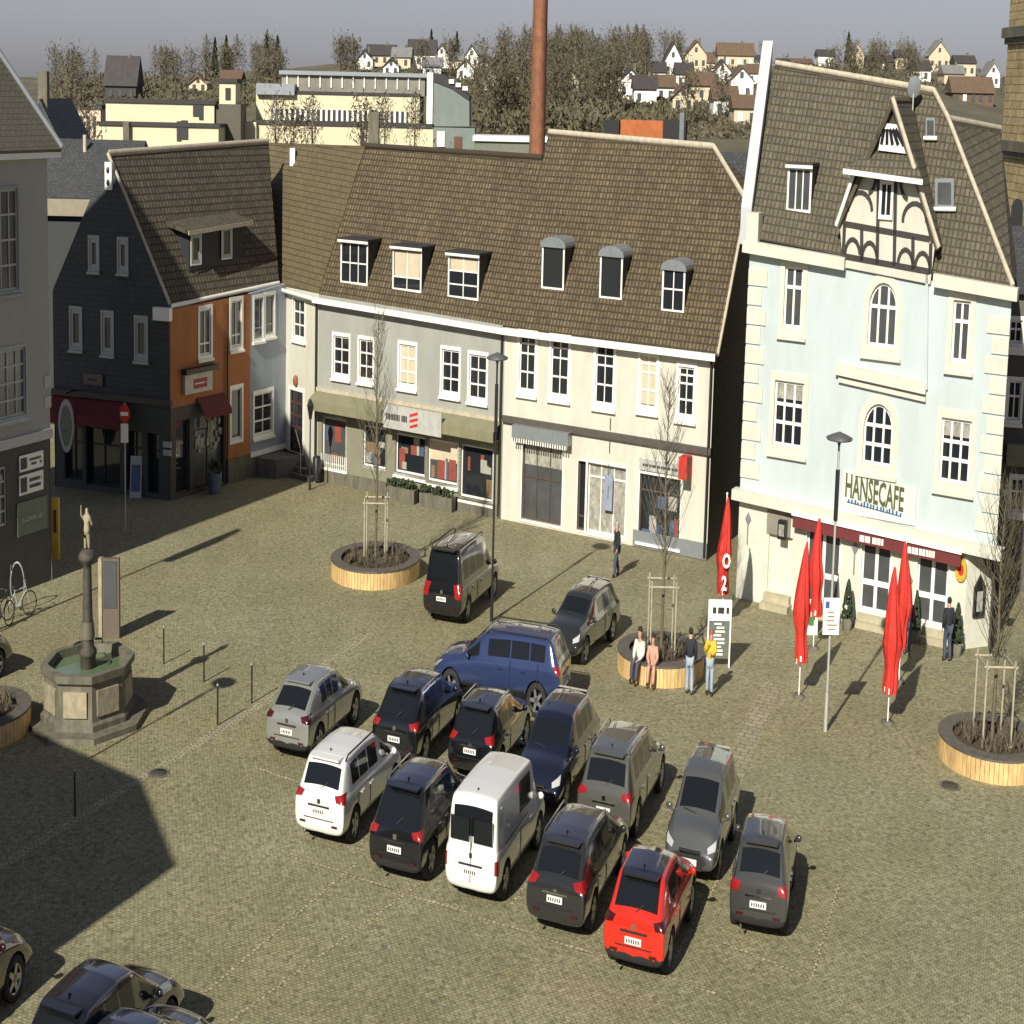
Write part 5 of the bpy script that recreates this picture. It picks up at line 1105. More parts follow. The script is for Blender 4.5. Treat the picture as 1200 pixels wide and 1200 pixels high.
def car(name, label, cat, ref, corner, head, L, Wd, H, m, group='cars parked on the square', style='suv', rg=.35, rack=False, zcl=1.02, clad=True, roof=None, taillo=.84, tailhi=1.02, tailx=.52, ride=.0, plate=True, badge=None, front=None, bonnet=None, z0=.28, tailm=None):
    tailm = tailm or M_tail
    """ref: picture point of the bottom corner (corner = (-1|1 side, 0 rear | 1 front)) of the car"""
    fw = Vector((math.cos(R(head)), math.sin(R(head)), 0)); rt = Vector((fw.y, -fw.x, 0)); w = Wd / 2; Q_ = 1.08
    G0 = g(ref[0], ref[1], z0); ctr = G0 - rt * (corner[0] * w * .97 * Q_) - fw * ((corner[1] - .5) * L * Q_); ctr.z = 0
    T = thing(name, label, cat, ctr, group)
    belt = {'suv': .98, 'hatch': .92, 'estate': .92, 'van': 1.0, 'pickup': 1.0, 'mpv': .98}[style] + ride
    sill = .26 + ride; van = style == 'van'; bon = bonnet or {'van': .62, 'mpv': .70}.get(style, .98)
    cw = zcl + ride; wsl = {'van': .55, 'mpv': .95}.get(style, .82)
    y_c = L - bon - .12; y_h = y_c - wsl; yt = .10 + rg
    wr = w * (.86 if van else .74 if style != 'mpv' else .76)
    S = [ # y, halfwidth, zbottom, zbelt, ztop, roofhalf, cabin
        (0.0, w * .90, .38 + ride, .78 + ride, .84 + ride, w * .82, 0), (.05, w * .97, .30 + ride, belt - .06, belt - .0, w * .82, 0),
        (.11, w * .975, sill, belt, belt + .06, w * .82, 1), (yt, w, sill, belt, H - .10, wr, 1), (yt + .13, w, sill, belt, H - .03, wr, 1), (yt + .19, w, sill, belt, H - .02, wr, 1)]
    mid = (yt + .2 + y_h) / 2
    q = [(.33, 1)] if L > 4.3 else []
    if L > 4.3: a_ = yt + .19 + (mid - yt) * .45; S += [(a_ + o_, w, sill, belt, H, wr, 1) for o_ in (-.04, 0, .05, .09)]
    S += [(mid + .09, w, sill, belt - .01, H, wr, 1), (mid + .13, w, sill, belt - .01, H, wr, 1), (mid + .18, w, sill, belt - .01, H, wr, 1), (mid + .22, w, sill, belt - .01, H, wr, 1), (y_h - .08, w, sill, belt - .03, H - .05, wr * .99, 1), (y_h, w, sill, belt - .03, H - .07, wr * .98, 1),
          (y_c - .02, w, sill, cw - .10, cw + .0, w * .80, 1), (y_c + .1, w * .995, sill, cw - .12, cw - .03, w * .80, 0), (L - bon * .45, w * .985, sill, cw - .20, cw - .09, w * .74, 0),
          (L - .22, w * .95, sill + .03, cw - .34, cw - .22, w * .66, 0), (L - .07, w * .90, .30 + ride, .58 + ride, .66 + ride, w * .64, 0), (L, w * .80, .36 + ride, .52 + ride, .58 + ride, w * .6, 0)]
    rows = []
    for y, ww, zb, zbl, zt, rh, cab in S:
        P = [(0, zb), (ww * .82, zb), (ww * .95, zb + .10), (ww, .56 + ride if zbl > .66 + ride else (zb + zbl) / 2), (ww * .985, zbl - .06), (ww * .945, zbl), (ww * .93 if zt - zbl > .2 else ww * .90, zbl + .02), (rh, zt - .035 if cab and zt - zbl > .2 else zt - .015), (rh * .90, zt), (rh * .45, zt + .025), (0, zt + .035)]
        rows.append([(x, y, z) for x, z in P] + [(-x, y, z) for x, z in P[-2:0:-1]])
    V = [v for r in rows for v in r]; n = len(rows[0]); Fs, Cs = [], []
    for i in range(len(rows) - 1):
        c0, c1 = S[i][6], S[i + 1][6]; tall0, tall1 = S[i][4] - S[i][3] > .2, S[i + 1][4] - S[i + 1][3] > .2
        for j in range(n):
            j2 = (j + 1) % n; jj = min(j, n - 1 - j); Fs.append([i * n + j, i * n + j2, (i + 1) * n + j2, (i + 1) * n + j]); c = CB
            thin = .045 < S[i + 1][0] - S[i][0] < .14
            if c0 and c1:
                if tall0 and tall1:
                    if jj == 6 and not thin and not (van and i < 12): c = CS
                    if jj >= 8: c = CT
                elif not tall0 and tall1 and jj >= 8: c = CR
                elif tall0 and not tall1:
                    if jj >= 8: c = CW
                    if jj == 6 and not van: c = CS
            Cs.append(c)
    Fs.append(list(range(n))); Cs.append(CB); k0 = (len(rows) - 1) * n; Fs.append([k0 + j for j in range(n)][::-1]); Cs.append(CB)
    yr, yf, rad = .80 if L < 4.6 else .92, L - .82, (.34 if style not in ('pickup', 'suv') else .36) + (.04 if style == 'pickup' else 0)
    cv, cf = [], []
    for sx_ in (-1, 1):
        for yy in (yr, yf):
            b = len(cv); N = 18
            for xx in (w - .30, w + .3):
                cv += [(sx_ * xx, yy + (rad + .055) * math.cos(2 * math.pi * k / N), rad + (rad + .055) * math.sin(2 * math.pi * k / N)) for k in range(N)]
            f_ = [[b + k, b + (k + 1) % N, b + N + (k + 1) % N, b + N + k] for k in range(N)] + [[b + k for k in range(N)][::-1], [b + N + k for k in range(N)]]
            cf += [x[::-1] for x in f_] if sx_ > 0 else f_
    # consistent outward faces
    bmm = bmesh.new(); vv = [bmm.verts.new(v) for v in V]; fc_ = [bmm.faces.new([vv[i] for i in f]) for f in Fs]; bmesh.ops.recalc_face_normals(bmm, faces=fc_); bmm.verts.index_update(); Fs = [[v.index for v in f.verts] for f in fc_]; bmm.free()
    bmm = bmesh.new(); vv = [bmm.verts.new(v) for v in cv]; fc_ = [bmm.faces.new([vv[i] for i in f]) for f in cf]; bmesh.ops.recalc_face_normals(bmm, faces=fc_); bmm.verts.index_update(); cf = [[v.index for v in f.verts] for f in fc_]; bmm.free()
    vs, fs = subdiv(V, Fs, Cs, 2, (cv, [], cf))
    bins = {}
    for f, c, p in fs:
        key = ('body', M_ if False else None)
        x, y, z = abs(p.x), p.y, p.z; side = p.x > 0
        inw = any((y - yy) ** 2 + (z - rad) ** 2 < (rad + .05) ** 2 and x < w - .02 for yy in (yr, yf)) and x < w * .93
        if c == CW: k = ('windscreen', 0)
        elif c == CR: k = ('rear_window', 0)
        elif c == CS: k = ('side_window', side)
        elif inw or z < sill + .04: k = ('underside', 0)
        elif c == CT and roof: k = ('roof_panel', 0)
        elif y > L - .12 and x < w * .55 and .40 + ride < z < .60 + ride: k = ('grille', 0)
        elif (y < .2 or y > L - .25) and z < .44 + ride: k = ('bumper', y > L / 2)
        elif clad and z < .40 + ride: k = ('sill_cladding', side)
        else: k = ('body', 0)
        bins.setdefault(k, []).append(f)
    MM = dict(body=m, windscreen=M_cglass, rear_window=M_cglass, side_window=M_cglass, underside=M_plas, roof_panel=roof or m, taillight=M_tail, headlight=M_head, grille=M_plas, bumper=M_plas if clad else m, sill_cladding=M_plas)
    X = lambda v: ctr + rt * (v[0] * Q_) + fw * ((v[1] - L / 2) * Q_) + Vector((0, 0, v[2] * Q_))
    def emit(mb, nm, mm, parent): mb.v = [X(v) for v in mb.v]; return mb.build(nm, mm, parent, T)
    parts = {}
    for k, fl in bins.items(): parts[k] = emit(compact(vs, fl), k[0], MM[k[0]], T)
    bo = parts[('body', 0)]
    from mathutils.bvhtree import BVHTree
    bv = BVHTree.FromPolygons(vs, [f for f, c, p in fs])
    def patch(nm, mm, sd, fr_, quad):
        d = Vector((-.6 * sd, -.8 if fr_ else .8, -.05)).normalized(); e = Vector((.8 * sd, -.6 if fr_ else .6, 0)); o0 = Vector((0, L if fr_ else 0, 0)); rows = []
        for i in range(7):
            row = []
            for j in range(7):
                u, v = i / 6, j / 6; a = (quad[0][0] * (1 - u) + quad[1][0] * u) * (1 - v) + (quad[3][0] * (1 - u) + quad[2][0] * u) * v; z = (quad[0][1] * (1 - u) + quad[1][1] * u) * (1 - v) + (quad[3][1] * (1 - u) + quad[2][1] * u) * v
                o_ = o0 + e * a - d * 2 + Vector((0, 0, z)); h_ = bv.ray_cast(o_, d)
                if h_[0] is None: return
                row.append(h_[0] - d * .012)
            rows.append(row)
        mb = MB(); mb.grid(rows); emit(mb, nm, mm, T)
    t0, t1 = taillo + ride, tailhi + ride; kx = w / .92
    for sd in (-1, 1):
        if van: patch('taillight', tailm, sd, 0, [(.66 * kx, t0), (.80 * kx, t0), (.80 * kx, t1), (.66 * kx, t1)])
        else: patch('taillight', tailm, sd, 0, [(.50 * kx, t0 + .04), (.80 * kx, t0), (.86 * kx, t1 + .02), (.47 * kx, t1 - .03)])
        patch('headlight', M_head, sd, 1, [(.52 * kx, cw - .40), (.78 * kx, cw - .36), (.88 * kx, cw - .20), (.54 * kx, cw - .31)])
    def bx(nm, mm, c, s, parent=bo, rnd=False):
        mb = MB(); mb.box(c, s); return emit(mb, nm, mm, parent)
    if plate:
        pz = (.66 if style in ('suv', 'pickup') else .70 if not van else .62) + ride
        pl_ = bx('number_plate', M_plate, (0, -.012, pz), (.46, .03, .11)); mb = MB(); rn = random.Random(int(ref[0]))
        for k in range(6): mb.box((-.17 + .065 * k, -.03, pz), (.035, .006, .06))
        emit(mb, 'plate_characters', M_ink, bo)
        bx('number_plate', M_plate, (0, L + .006, .46 + ride), (.46, .03, .11))
    for sx_ in (-1, 1):
        mb = MB(); mb.ball((sx_ * (w + .07), y_c - .26, belt + .07), (.105, .055, .07), 8, 6); mb.tube([(sx_ * (w - .06), y_c - .22, belt + .0), (sx_ * (w + .05), y_c - .25, belt + .04)], .03, 5); emit(mb, 'wing_mirror', m, T)
        for yd in ([y_h - .75, mid - .35] if not van else [y_h - .35]):
            bx('door_handle', m, (sx_ * (w * .992), yd, belt - .14), (.05, .20, .035), T)
        if rack:
            mb = MB(); mb.tube([(sx_ * wr * .93, yt + .1, H - .06), (sx_ * wr * .95, yt + .25, H + .03), (sx_ * wr * .95, y_h - .25, H + .03), (sx_ * wr * .93, y_h - .1, H - .07)], .02, 6); emit(mb, 'roof_rail', M_chrome if rack == 2 else M_plas, T)
        for yy in (mid + .16, ) + ((yt + .55,) if L > 4.3 and not van else ()): bx('door_gap', M_plas, (sx_ * (w * 1.0), yy, .30 + ride + (belt - .4) / 2 + .06), (.012, .014, belt - .44), T)
        for yy in (yr, yf):
            cx = sx_ * (w - .13); mb = MB(); N = 20
            def ring(r, xo): return [(cx + sx_ * xo, yy + r * math.cos(2 * math.pi * k / N), rad + r * math.sin(2 * math.pi * k / N)) for k in range(N)]
            mb.grid([ring(rad * .66, .10), ring(rad * .93, .115), ring(rad, .07), ring(rad, -.08), ring(rad * .9, -.11)], True); mb.face(ring(rad * .9, -.11)); wo = emit(mb, 'wheel', M_tyre, T)
            mb = MB(); mb.grid([ring(rad * .68, .10), ring(rad * .60, .05)], True)
            for k in range(5):
                a = 2 * math.pi * k / 5; d1 = Vector((0, math.cos(a), math.sin(a))); d2 = Vector((0, -math.sin(a), math.cos(a))); c0_ = Vector((cx + sx_ * .09, yy, rad)); mb.prism([c0_ + d2 * .06, c0_ + d1 * rad * .64 + d2 * .035, c0_ + d1 * rad * .64 - d2 * .035, c0_ - d2 * .06], (sx_ * -.03, 0, 0))
            emit(mb, 'rim', M_rim, wo)
    bx('brake_light', M_tail, (0, yt + .02, H - .045), (.30, .05, .02)) if not van else None
    if style in ('suv', 'hatch', 'estate', 'mpv'):
        mb = MB(); mb.prism([(-wr * .8, yt + .12, H - .03), (wr * .8, yt + .12, H - .03), (wr * .72, yt - .10, H - .05), (-wr * .72, yt - .10, H - .05)], (0, 0, .035)); emit(mb, 'rear_spoiler', roof or m, T)
        mb = MB(); mb.tube([(0, .12, belt + .10), (.22, .20, belt + .22)], .012, 5); emit(mb, 'rear_wiper', M_plas, T)
    mb = MB(); mb.prism([(-.025, yt + .42, H + .0), (.025, yt + .42, H + .0), (0, yt + .28, H + .07), (0, yt + .27, H + .0)], (0, 0, .012)); emit(mb, 'aerial', M_plas, T)
    if not van:
        for sx_ in (-1, 1): bx('reflector', M_dtail, (sx_ * w * .62, .004, .47 + ride), (.20, .03, .04))
        mb = MB(); mb.tube([(-w * .55, .05, .27 + ride), (-w * .55, -.02, .26 + ride)], .035, 8); emit(mb, 'exhaust', M_chrome, T)
        bx('tailgate_gap', M_plas, (0, -.003, .56 + ride), (w * 1.15, .02, .012))
    gl = bx('grille', M_plas, (0, L - .045, .60 + ride), (w * .78, .10, .13)); bx('grille_bar', M_chrome, (0, L + .0, .62 + ride), (w * .7, .03, .03), gl)
    bx('lower_intake', M_plas, (0, L - .03, .37 + ride), (w * .95, .10, .07)); bx('badge', M_chrome, (0, .03, belt - .10), (.11, .05, .09))
    mb = MB(); mb.tube([(0, y_c - .02, cw + .05), (w * .5, y_c - .10, cw + .09)], .012, 5); emit(mb, 'wiper', M_plas, T)
    bx('trim_strip', M_chrome if badge else M_plas, (0, -.004, (.80 if not van else .74) + ride), (.75, .03, .03))
    if van:
        for q in (-.5, .5):
            mb = MB(); mb.box((q * wr, .065, 1.32), (wr * .80, .05, .40)); emit(mb, 'rear_window', M_cglass, T)
        mb = MB(); mb.box((.0, .02, 1.0), (.015, .06, 1.15)); emit(mb, 'door_gap', M_plas, T)
        for sx_ in (-1, 1): bx('side_panel_groove', M_plas, (sx_ * w * .99, L * .36, belt + .02), (.015, L * .42, .02), T)
    return T
P_silver = paint('silver_paint', (.34, .345, .32), .28, .5); P_white = paint('car_white_paint', (.72, .72, .66), .3, 0); P_black = paint('black_paint', (.008, .009, .011), .15, .1)
P_navy = paint('midnight_blue_paint', (.010, .014, .028), .15, .2); P_olive = paint('grey_olive_paint', (.14, .14, .115), .25, .5); P_grey = paint('slate_grey_paint', (.12, .125, .12), .25, .4)
P_red = paint('bright_red_paint', (.62, .025, .012), .25, .1); P_dgrey = paint('anthracite_paint', (.035, .036, .036), .2, .4); P_blue = paint('blue_paint', (.035, .052, .13), .22, .3); P_brown = paint('maroon_paint', (.028, .010, .009), .2, .3)
HD = 69
car('parked_suv', 'silver crossover with sloping tail, leftmost of the back row of parked cars', 'car', (361, 886), (1, 0), HD, 4.35, 1.82, 1.54, P_silver, rg=.75, rack=False, tailm=M_dtail)
car('parked_hatchback', 'white compact people carrier, leftmost of the front row of parked cars', 'car', (402, 986), (1, 0), HD, 4.4, 1.83, 1.60, P_white, clad=False, rg=.35, rack=1, style='mpv', taillo=.86, tailhi=1.04)
car('parked_suv', 'black crossover between the silver car and the small black one in the back row', 'car', (488, 895), (1, 0), HD, 4.45, 1.84, 1.56, P_black, rg=.6)
car('parked_suv', 'black hatchback between the white people carrier and the white van', 'car', (493, 1030), (1, 0), HD, 4.5, 1.84, 1.62, P_black, rg=.5, rack=2)
car('parked_hatchback', 'small black hatchback directly behind the white delivery van', 'car', (577, 912), (1, 0), HD, 4.15, 1.78, 1.50, P_black, style='hatch', clad=False, rg=.4, rack=2, badge=1)
car('delivery_van', 'small white delivery van with two rear doors in the front row', 'van', (581, 1054), (1, 0), HD, 4.45, 1.72, 1.87, P_white, style='van', rg=.08, clad=False, taillo=.62, tailhi=.86, tailx=.80)
car('parked_suv', 'midnight blue crossover facing the camera beside the small black hatchback', 'car', (655, 950), (-1, 1), HD + 180, 4.5, 1.86, 1.58, P_navy, rg=.5)
car('parked_estate', 'black estate car between the white van and the red car', 'car', (684, 1094), (1, 0), HD, 4.75, 1.84, 1.50, P_dgrey, style='estate', clad=False, rg=.55, rack=2, badge=1)
car('parked_suv', 'olive grey off-roader with roof rails in the back row, rear towards the camera', 'car', (738, 982), (1, 0), HD, 4.75, 1.88, 1.64, P_olive, rg=.35, rack=2, badge=1)
car('parked_hatchback', 'bright red crossover with black roof at the front of the row', 'car', (777, 1142), (1, 0), HD, 4.1, 1.78, 1.55, P_red, roof=P_black, rg=.5, tailm=M_dtail)
car('parked_minivan', 'grey high-roofed small car facing the camera behind the red one', 'car', (838, 1030), (-1, 1), HD + 181, 3.9, 1.69, 1.62, P_grey, style='mpv', clad=False)
car('parked_suv', 'dark grey small off-roader, rightmost of all the parked cars', 'car', (921, 1095), (1, 0), HD + 5, 3.95, 1.68, 1.60, paint('pewter_paint', (.075, .076, .070), .22, .45), rg=.35, taillo=.80, tailhi=1.0, badge=1)
car('pickup_truck', 'blue double cab pickup with canopy parked sideways behind the rows', 'pickup', (655, 833), (-1, 0), 163, 5.25, 1.88, 1.73, P_blue, style='pickup', ride=.14, rg=.25, rack=1, bonnet=1.15)
car('parked_van', 'black passenger van standing alone before the grey shop', 'van', (539, 726), (1, 0), HD, 4.9, 1.92, 1.95, P_black, style='mpv', clad=False, rg=.15, rack=1, taillo=.7, tailhi=1.1, tailx=.8)
car('parked_hatchback', 'black hatchback facing the camera behind the blue pickup', 'car', (677, 775), (-1, 1), 242, 4.4, 1.8, 1.46, P_dgrey, style='hatch', clad=False)
car('parked_suv', 'maroon car cut by the left edge in the shadow at the bottom', 'car', (-112, 1268), (1, 0), HD, 4.5, 1.84, 1.62, P_brown, rg=.5, rack=2, plate=False)
car('parked_suv', 'black car cut by the bottom edge, between the maroon and the blue one', 'car', (86, 1330), (1, 0), HD, 4.4, 1.82, 1.60, P_black, rg=.55)
car('parked_hatchback', 'dark blue car roof just showing at the bottom edge', 'car', (128, 1385), (1, 0), HD, 4.2, 1.78, 1.5, P_navy, style='hatch', clad=False)
car('parked_hatchback', 'dark car cut by the left edge beside the bicycles', 'car', (-92, 822), (1, 0), 60, 4.3, 1.8, 1.5, P_dgrey, style='hatch', clad=False)

# ------------------------------------------------------------------ fountain
fc = g(104, 842); FN = 8; a8 = math.pi / 8
T = thing('fountain', 'octagonal stone fountain with green water and a column carrying a small figure', 'fountain', fc)
mb = MB(); mb.lathe(fc, [(2.4, 0), (2.4, .14), (1.8, .15)], 8, a8, smooth=False); mb.face([(fc.x + 2.4 * math.cos(a8 + k * math.pi / 4), fc.y + 2.4 * math.sin(a8 + k * math.pi / 4), .145) for k in range(8)]); mb.build('step', M_dstone, T, T)
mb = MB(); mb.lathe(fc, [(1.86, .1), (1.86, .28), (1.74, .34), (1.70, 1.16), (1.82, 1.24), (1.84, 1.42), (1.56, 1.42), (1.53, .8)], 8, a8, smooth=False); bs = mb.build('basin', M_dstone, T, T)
for k in range(8):
    a = a8 + (k + .5) * math.pi / 4; n_ = Vector((math.cos(a), math.sin(a), 0)); u_ = Vector((-n_.y, n_.x, 0)); c = fc + n_ * 1.60; mb = MB()
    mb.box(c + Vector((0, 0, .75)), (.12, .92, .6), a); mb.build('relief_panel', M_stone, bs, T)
mb = MB(); mb.lathe(fc, [(.02, 1.22), (1.55, 1.22)], 8, a8, smooth=False); mb.build('water', M_water, T, T)
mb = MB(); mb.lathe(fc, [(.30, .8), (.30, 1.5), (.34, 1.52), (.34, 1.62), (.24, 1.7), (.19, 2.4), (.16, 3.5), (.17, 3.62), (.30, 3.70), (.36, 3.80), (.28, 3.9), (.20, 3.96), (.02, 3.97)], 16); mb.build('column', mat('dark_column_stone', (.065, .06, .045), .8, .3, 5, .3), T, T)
mb = MB(); mb.lathe(fc, [(.26, 1.9), (.27, 2.0), (.22, 2.3)], 16); mb.build('column_collar', M_dstone, T, T)
def skin(J, E_, rad, lv=2, root=0):
    me = bpy.data.meshes.new('s'); me.from_pydata(J, E_, []); o = bpy.data.objects.new('s', me); COL.objects.link(o)
    o.modifiers.new('k', 'SKIN'); sv = me.skin_vertices[0].data
    for i, r in enumerate(rad): sv[i].radius = (r, r) if not isinstance(r, tuple) else r; sv[i].use_root = (i == root)
    m = o.modifiers.new('s', 'SUBSURF'); m.levels = m.render_levels = lv
    bpy.context.view_layer.update(); e = bpy.data.meshes.new_from_object(o.evaluated_get(bpy.context.evaluated_depsgraph_get()))
    mb = MB(); mb.v = [v.co.copy() for v in e.vertices]; mb.f = [list(p.vertices) for p in e.polygons]; mb.uv = [None] * len(mb.f); mb.sm = [True] * len(mb.f)
    bpy.data.objects.remove(o); bpy.data.meshes.remove(e); return mb
sj = [(0, 0, .50), (0, 0, .74), (0, 0, .86), (0, 0, .98), (.06, 0, .28), (.07, .02, .02), (-.06, 0, .28), (-.08, 0, .02), (.13, 0, .74), (.2, .05, .55), (-.13, 0, .74), (-.2, -.08, .8), (-.2, -.1, 1.05)]
mb = skin(sj, [(0, 1), (1, 2), (2, 3), (0, 4), (4, 5), (0, 6), (6, 7), (1, 8), (8, 9), (1, 10), (10, 11), (11, 12)], [.12, .11, .05, .075, .07, .05, .07, .05, .06, .035, .06, .035, .02])
mb.v = [v * 1.0 + fc + Vector((0, 0, 3.95)) for v in mb.v]; mb.build('figure', M_stone, T, T)
for k in range(4):
    a = k * math.pi / 2 + .6; mb = MB(); p = fc + Vector((.28 * math.cos(a), .28 * math.sin(a), 1.85)); mb.tube([p, fc + Vector((.55 * math.cos(a), .55 * math.sin(a), 1.82)), fc + Vector((.6 * math.cos(a), .6 * math.sin(a), 1.72))], .03, 6); mb.build('spout', M_black, T, T)

# ------------------------------------------------------------------ planters with young trees
def young_tree(c, Ht, seed, label, W_=1.0, m=M_twig, n=150):
    rn = random.Random(seed); T = thing('young_tree', label, 'tree', c, 'young trees in round planters'); tr = MB(); c = Vector(c)
    tr.tube([c + Vector((0, 0, .3)), c + Vector((.03, 0, Ht * .4)), c + Vector((-.05, .03, Ht * .7)), c + Vector((0, 0, Ht))], [.075, .06, .035, .008], 7); tr.build('trunk', M_bark, T, T)
    cr = MB()
    for k in range(n):
        z = Ht * rn.uniform(.34, .95); a = rn.uniform(0, 6.28); l = W_ * (1.15 - z / Ht) * rn.uniform(.7, 1.4); s_ = c + Vector((0, 0, z)); d = Vector((math.cos(a) * l * 1.15, math.sin(a) * l * 1.15, l * rn.uniform(1.0, 2.2)))
        m_ = s_ + d * .45 + Vector((math.cos(a) * .1, math.sin(a) * .1, 0)); e = s_ + d; cr.tube([s_, m_, e], [.017, .010, .003], 3, cap=False)
        for q in range(3):
            t = rn.uniform(.4, 1); b = s_ + (e - s_) * t; cr.tube([b, b + Vector((rn.uniform(-.3, .3), rn.uniform(-.3, .3), rn.uniform(.15, .5)))], [.008, .003], 3, cap=False)
    cr.build('crown', m, T, T); return T
def planter(c, r, label, seed, h=.5):
    rn = random.Random(seed); T = thing('round_planter', label, 'planter', c, 'round timber planters'); c = Vector(c)
    mb = MB(); n = int(2 * math.pi * r / .17)
    for k in range(n):
        a = 2 * math.pi * k / n; mb.box(c + Vector(((r - .03) * math.cos(a), (r - .03) * math.sin(a), h / 2)), (.05, .155, h), a)
    mb.build('slat_cladding', M_wood, T, T)
    mb = MB(); mb.lathe(c, [(r - .06, .05), (r - .06, h - .02)], 40); mb.build('inner_ring', M_black, T, T)
    mb = MB(); mb.lathe(c, [(r + .02, h), (r + .02, h + .05), (r - .52, h + .05), (r - .52, h)], 40, smooth=False); mb.build('seat_ring', mat('grey_bench_boards', (.10, .09, .075), .7, .25, 4), T, T)
    mb = MB(); mb.lathe(c, [(.02, h - .04), (r - .5, h - .08)], 40); mb.build('soil', M_soil, T, T)
    mb = MB()
    for k in range(70):
        a = rn.uniform(0, 6.28); rr = (r - .7) * rn.random() ** .5; p = c + Vector((rr * math.cos(a), rr * math.sin(a), h - .05))
        for q in range(5): mb.tube([p, p + Vector((rn.uniform(-.22, .22), rn.uniform(-.22, .22), rn.uniform(.15, .45)))], [.02, .006], 3, cap=False)
    mb.build('shrubs', M_bark, T, T)
    return T
def stakes(c, label, d=.55, h=2.4, z0=.4):
    T = thing('tree_stakes', label, 'tree stakes', c, 'stake frames around the young trees'); c = Vector(c)
    P = [c + Vector((sx_ * d, sy_ * d, 0)) for sx_, sy_ in ((-1, -1), (1, -1), (1, 1), (-1, 1))]
    for p in P: mb = MB(); mb.tube([p + Vector((0, 0, z0)), p + Vector((0, 0, h))], .045, 6); mb.build('stake', M_frame if False else mat('peeled_stake', (.34, .30, .22), .8, .2, 5), T, T)
    for k in range(4):
        mb = MB(); a, b = P[k], P[(k + 1) % 4]; e = (b - a) * .1; mb.tube([a - e + Vector((0, 0, h - .15)), b + e + Vector((0, 0, h - .15))], .035, 6); mb.build('crossbar', MATS['peeled_stake'], T, T)
    return T
def ctr_from_front(px, py, r): p = g(px, py); return Vector((p.x, p.y + r, 0))
c1 = ctr_from_front(434, 692, 2.35); c2 = ctr_from_front(779, 807, 1.95); c3 = ctr_from_front(1182, 921, 2.0); c4 = ctr_from_front(-46, 884, 1.9)
planter(c1, 2.35, 'round slatted planter left of the black van', 1); planter(c2, 1.95, 'round slatted planter people sit on in the middle of the square', 2); planter(c3, 2.0, 'round slatted planter at the right edge', 3); planter(c4, 1.9, 'slatted planter cut by the left edge beside the fountain', 4)
def hgt_at(px, py, c):
    lo, hi = -5, 60
    ry = ray(px, py); return H0 + ry[2] * c.y / ry[1]
for c, py, lab, sd, wv in ((c1, 362, 'bare young tree in the planter before the grey shop', 5, .9), (c2, 440, 'bare young tree in the middle planter before the white shop', 6, 1.0), (c3, 560, 'bare young tree in the planter at the right edge', 7, 1.1)):
    young_tree(c, hgt_at(600 + c.x / c.y * 1541, py, c), sd, lab, wv * 1.3, M_pale if sd != 7 else M_twig, 85 if sd != 7 else 110)
stakes(c1, 'wooden stakes around the tree before the grey shop'); stakes(c2, 'wooden stakes around the tree of the middle planter'); stakes(c3, 'wooden stakes around the tree at the right edge')

# ------------------------------------------------------------------ lamps, posts and signs
def lamp(base, h, label, m=M_gpost):
    T = thing('street_lamp', label, 'street lamp', base, 'disc lamps on the square'); b = Vector(base)
    mb = MB(); mb.tube([b, b + Vector((0, 0, .9))], .085, 10); mb.tube([b + Vector((0, 0, .9)), b + Vector((0, 0, h - .1))], [.055, .045], 10); mb.build('pole', m, T, T)
    mb = MB(); mb.tube([b + Vector((0, 0, h * .72)), b + Vector((0, 0, h - .75))], .085, 10); mb.build('sleeve', M_black, T, T)
    mb = MB(); mb.lathe(b, [(.02, h + .12), (.3, h + .05), (.52, h - .02), (.50, h - .06), (.12, h - .08), (.06, h - .16), (.05, h - .2)], 24); mb.build('disc_head', mat('dark_zinc', (.10, .105, .105), .5, .1), T, T)
    return T
lp = g(967, 857); lamp(lp, hgt_at(986, 512, lp), 'disc lamp on a pale pole before the cafe, carrying a white sign')
T = thing('pole_sign', 'white notice plate fixed to the lamp pole before the cafe', 'sign', lp + Vector((0, 0, 2.3)))
mb = MB(); mb.box(lp + Vector((0, -.09, 2.75)), (.66, .04, .86)); mb.build('plate', M_frame, T, T)
mb = MB(); mb.box(lp + Vector((-.18, -.115, 3.02)), (.16, .006, .16)); mb.build('symbol', M_navy, T, T)
rn = random.Random(4); mb = MB()
for k in range(5): mb.box(lp + Vector((rn.uniform(-.05, .05), -.115, 2.85 - .1 * k)), (rn.uniform(.25, .45), .006, .03))
mb.build('lettering', mat('brown_ink', (.25, .17, .06)), T, T)
lp2 = g(576, 728); lamp(lp2, hgt_at(584, 418, lp2), 'disc lamp before the join of grey and white shop houses', M_black)
lp3 = g(290, 800) - Vector((math.cos(SAZ), math.sin(SAZ), 0)) * (7.4 / math.tan(SEL)); lamp((lp3.x - 1.0, lp3.y, 0), 7.4, 'unseen disc lamp added beyond the left edge for its shadow on the paving', M_black)  # lamp added out of frame, set back from where its disc shadow lands
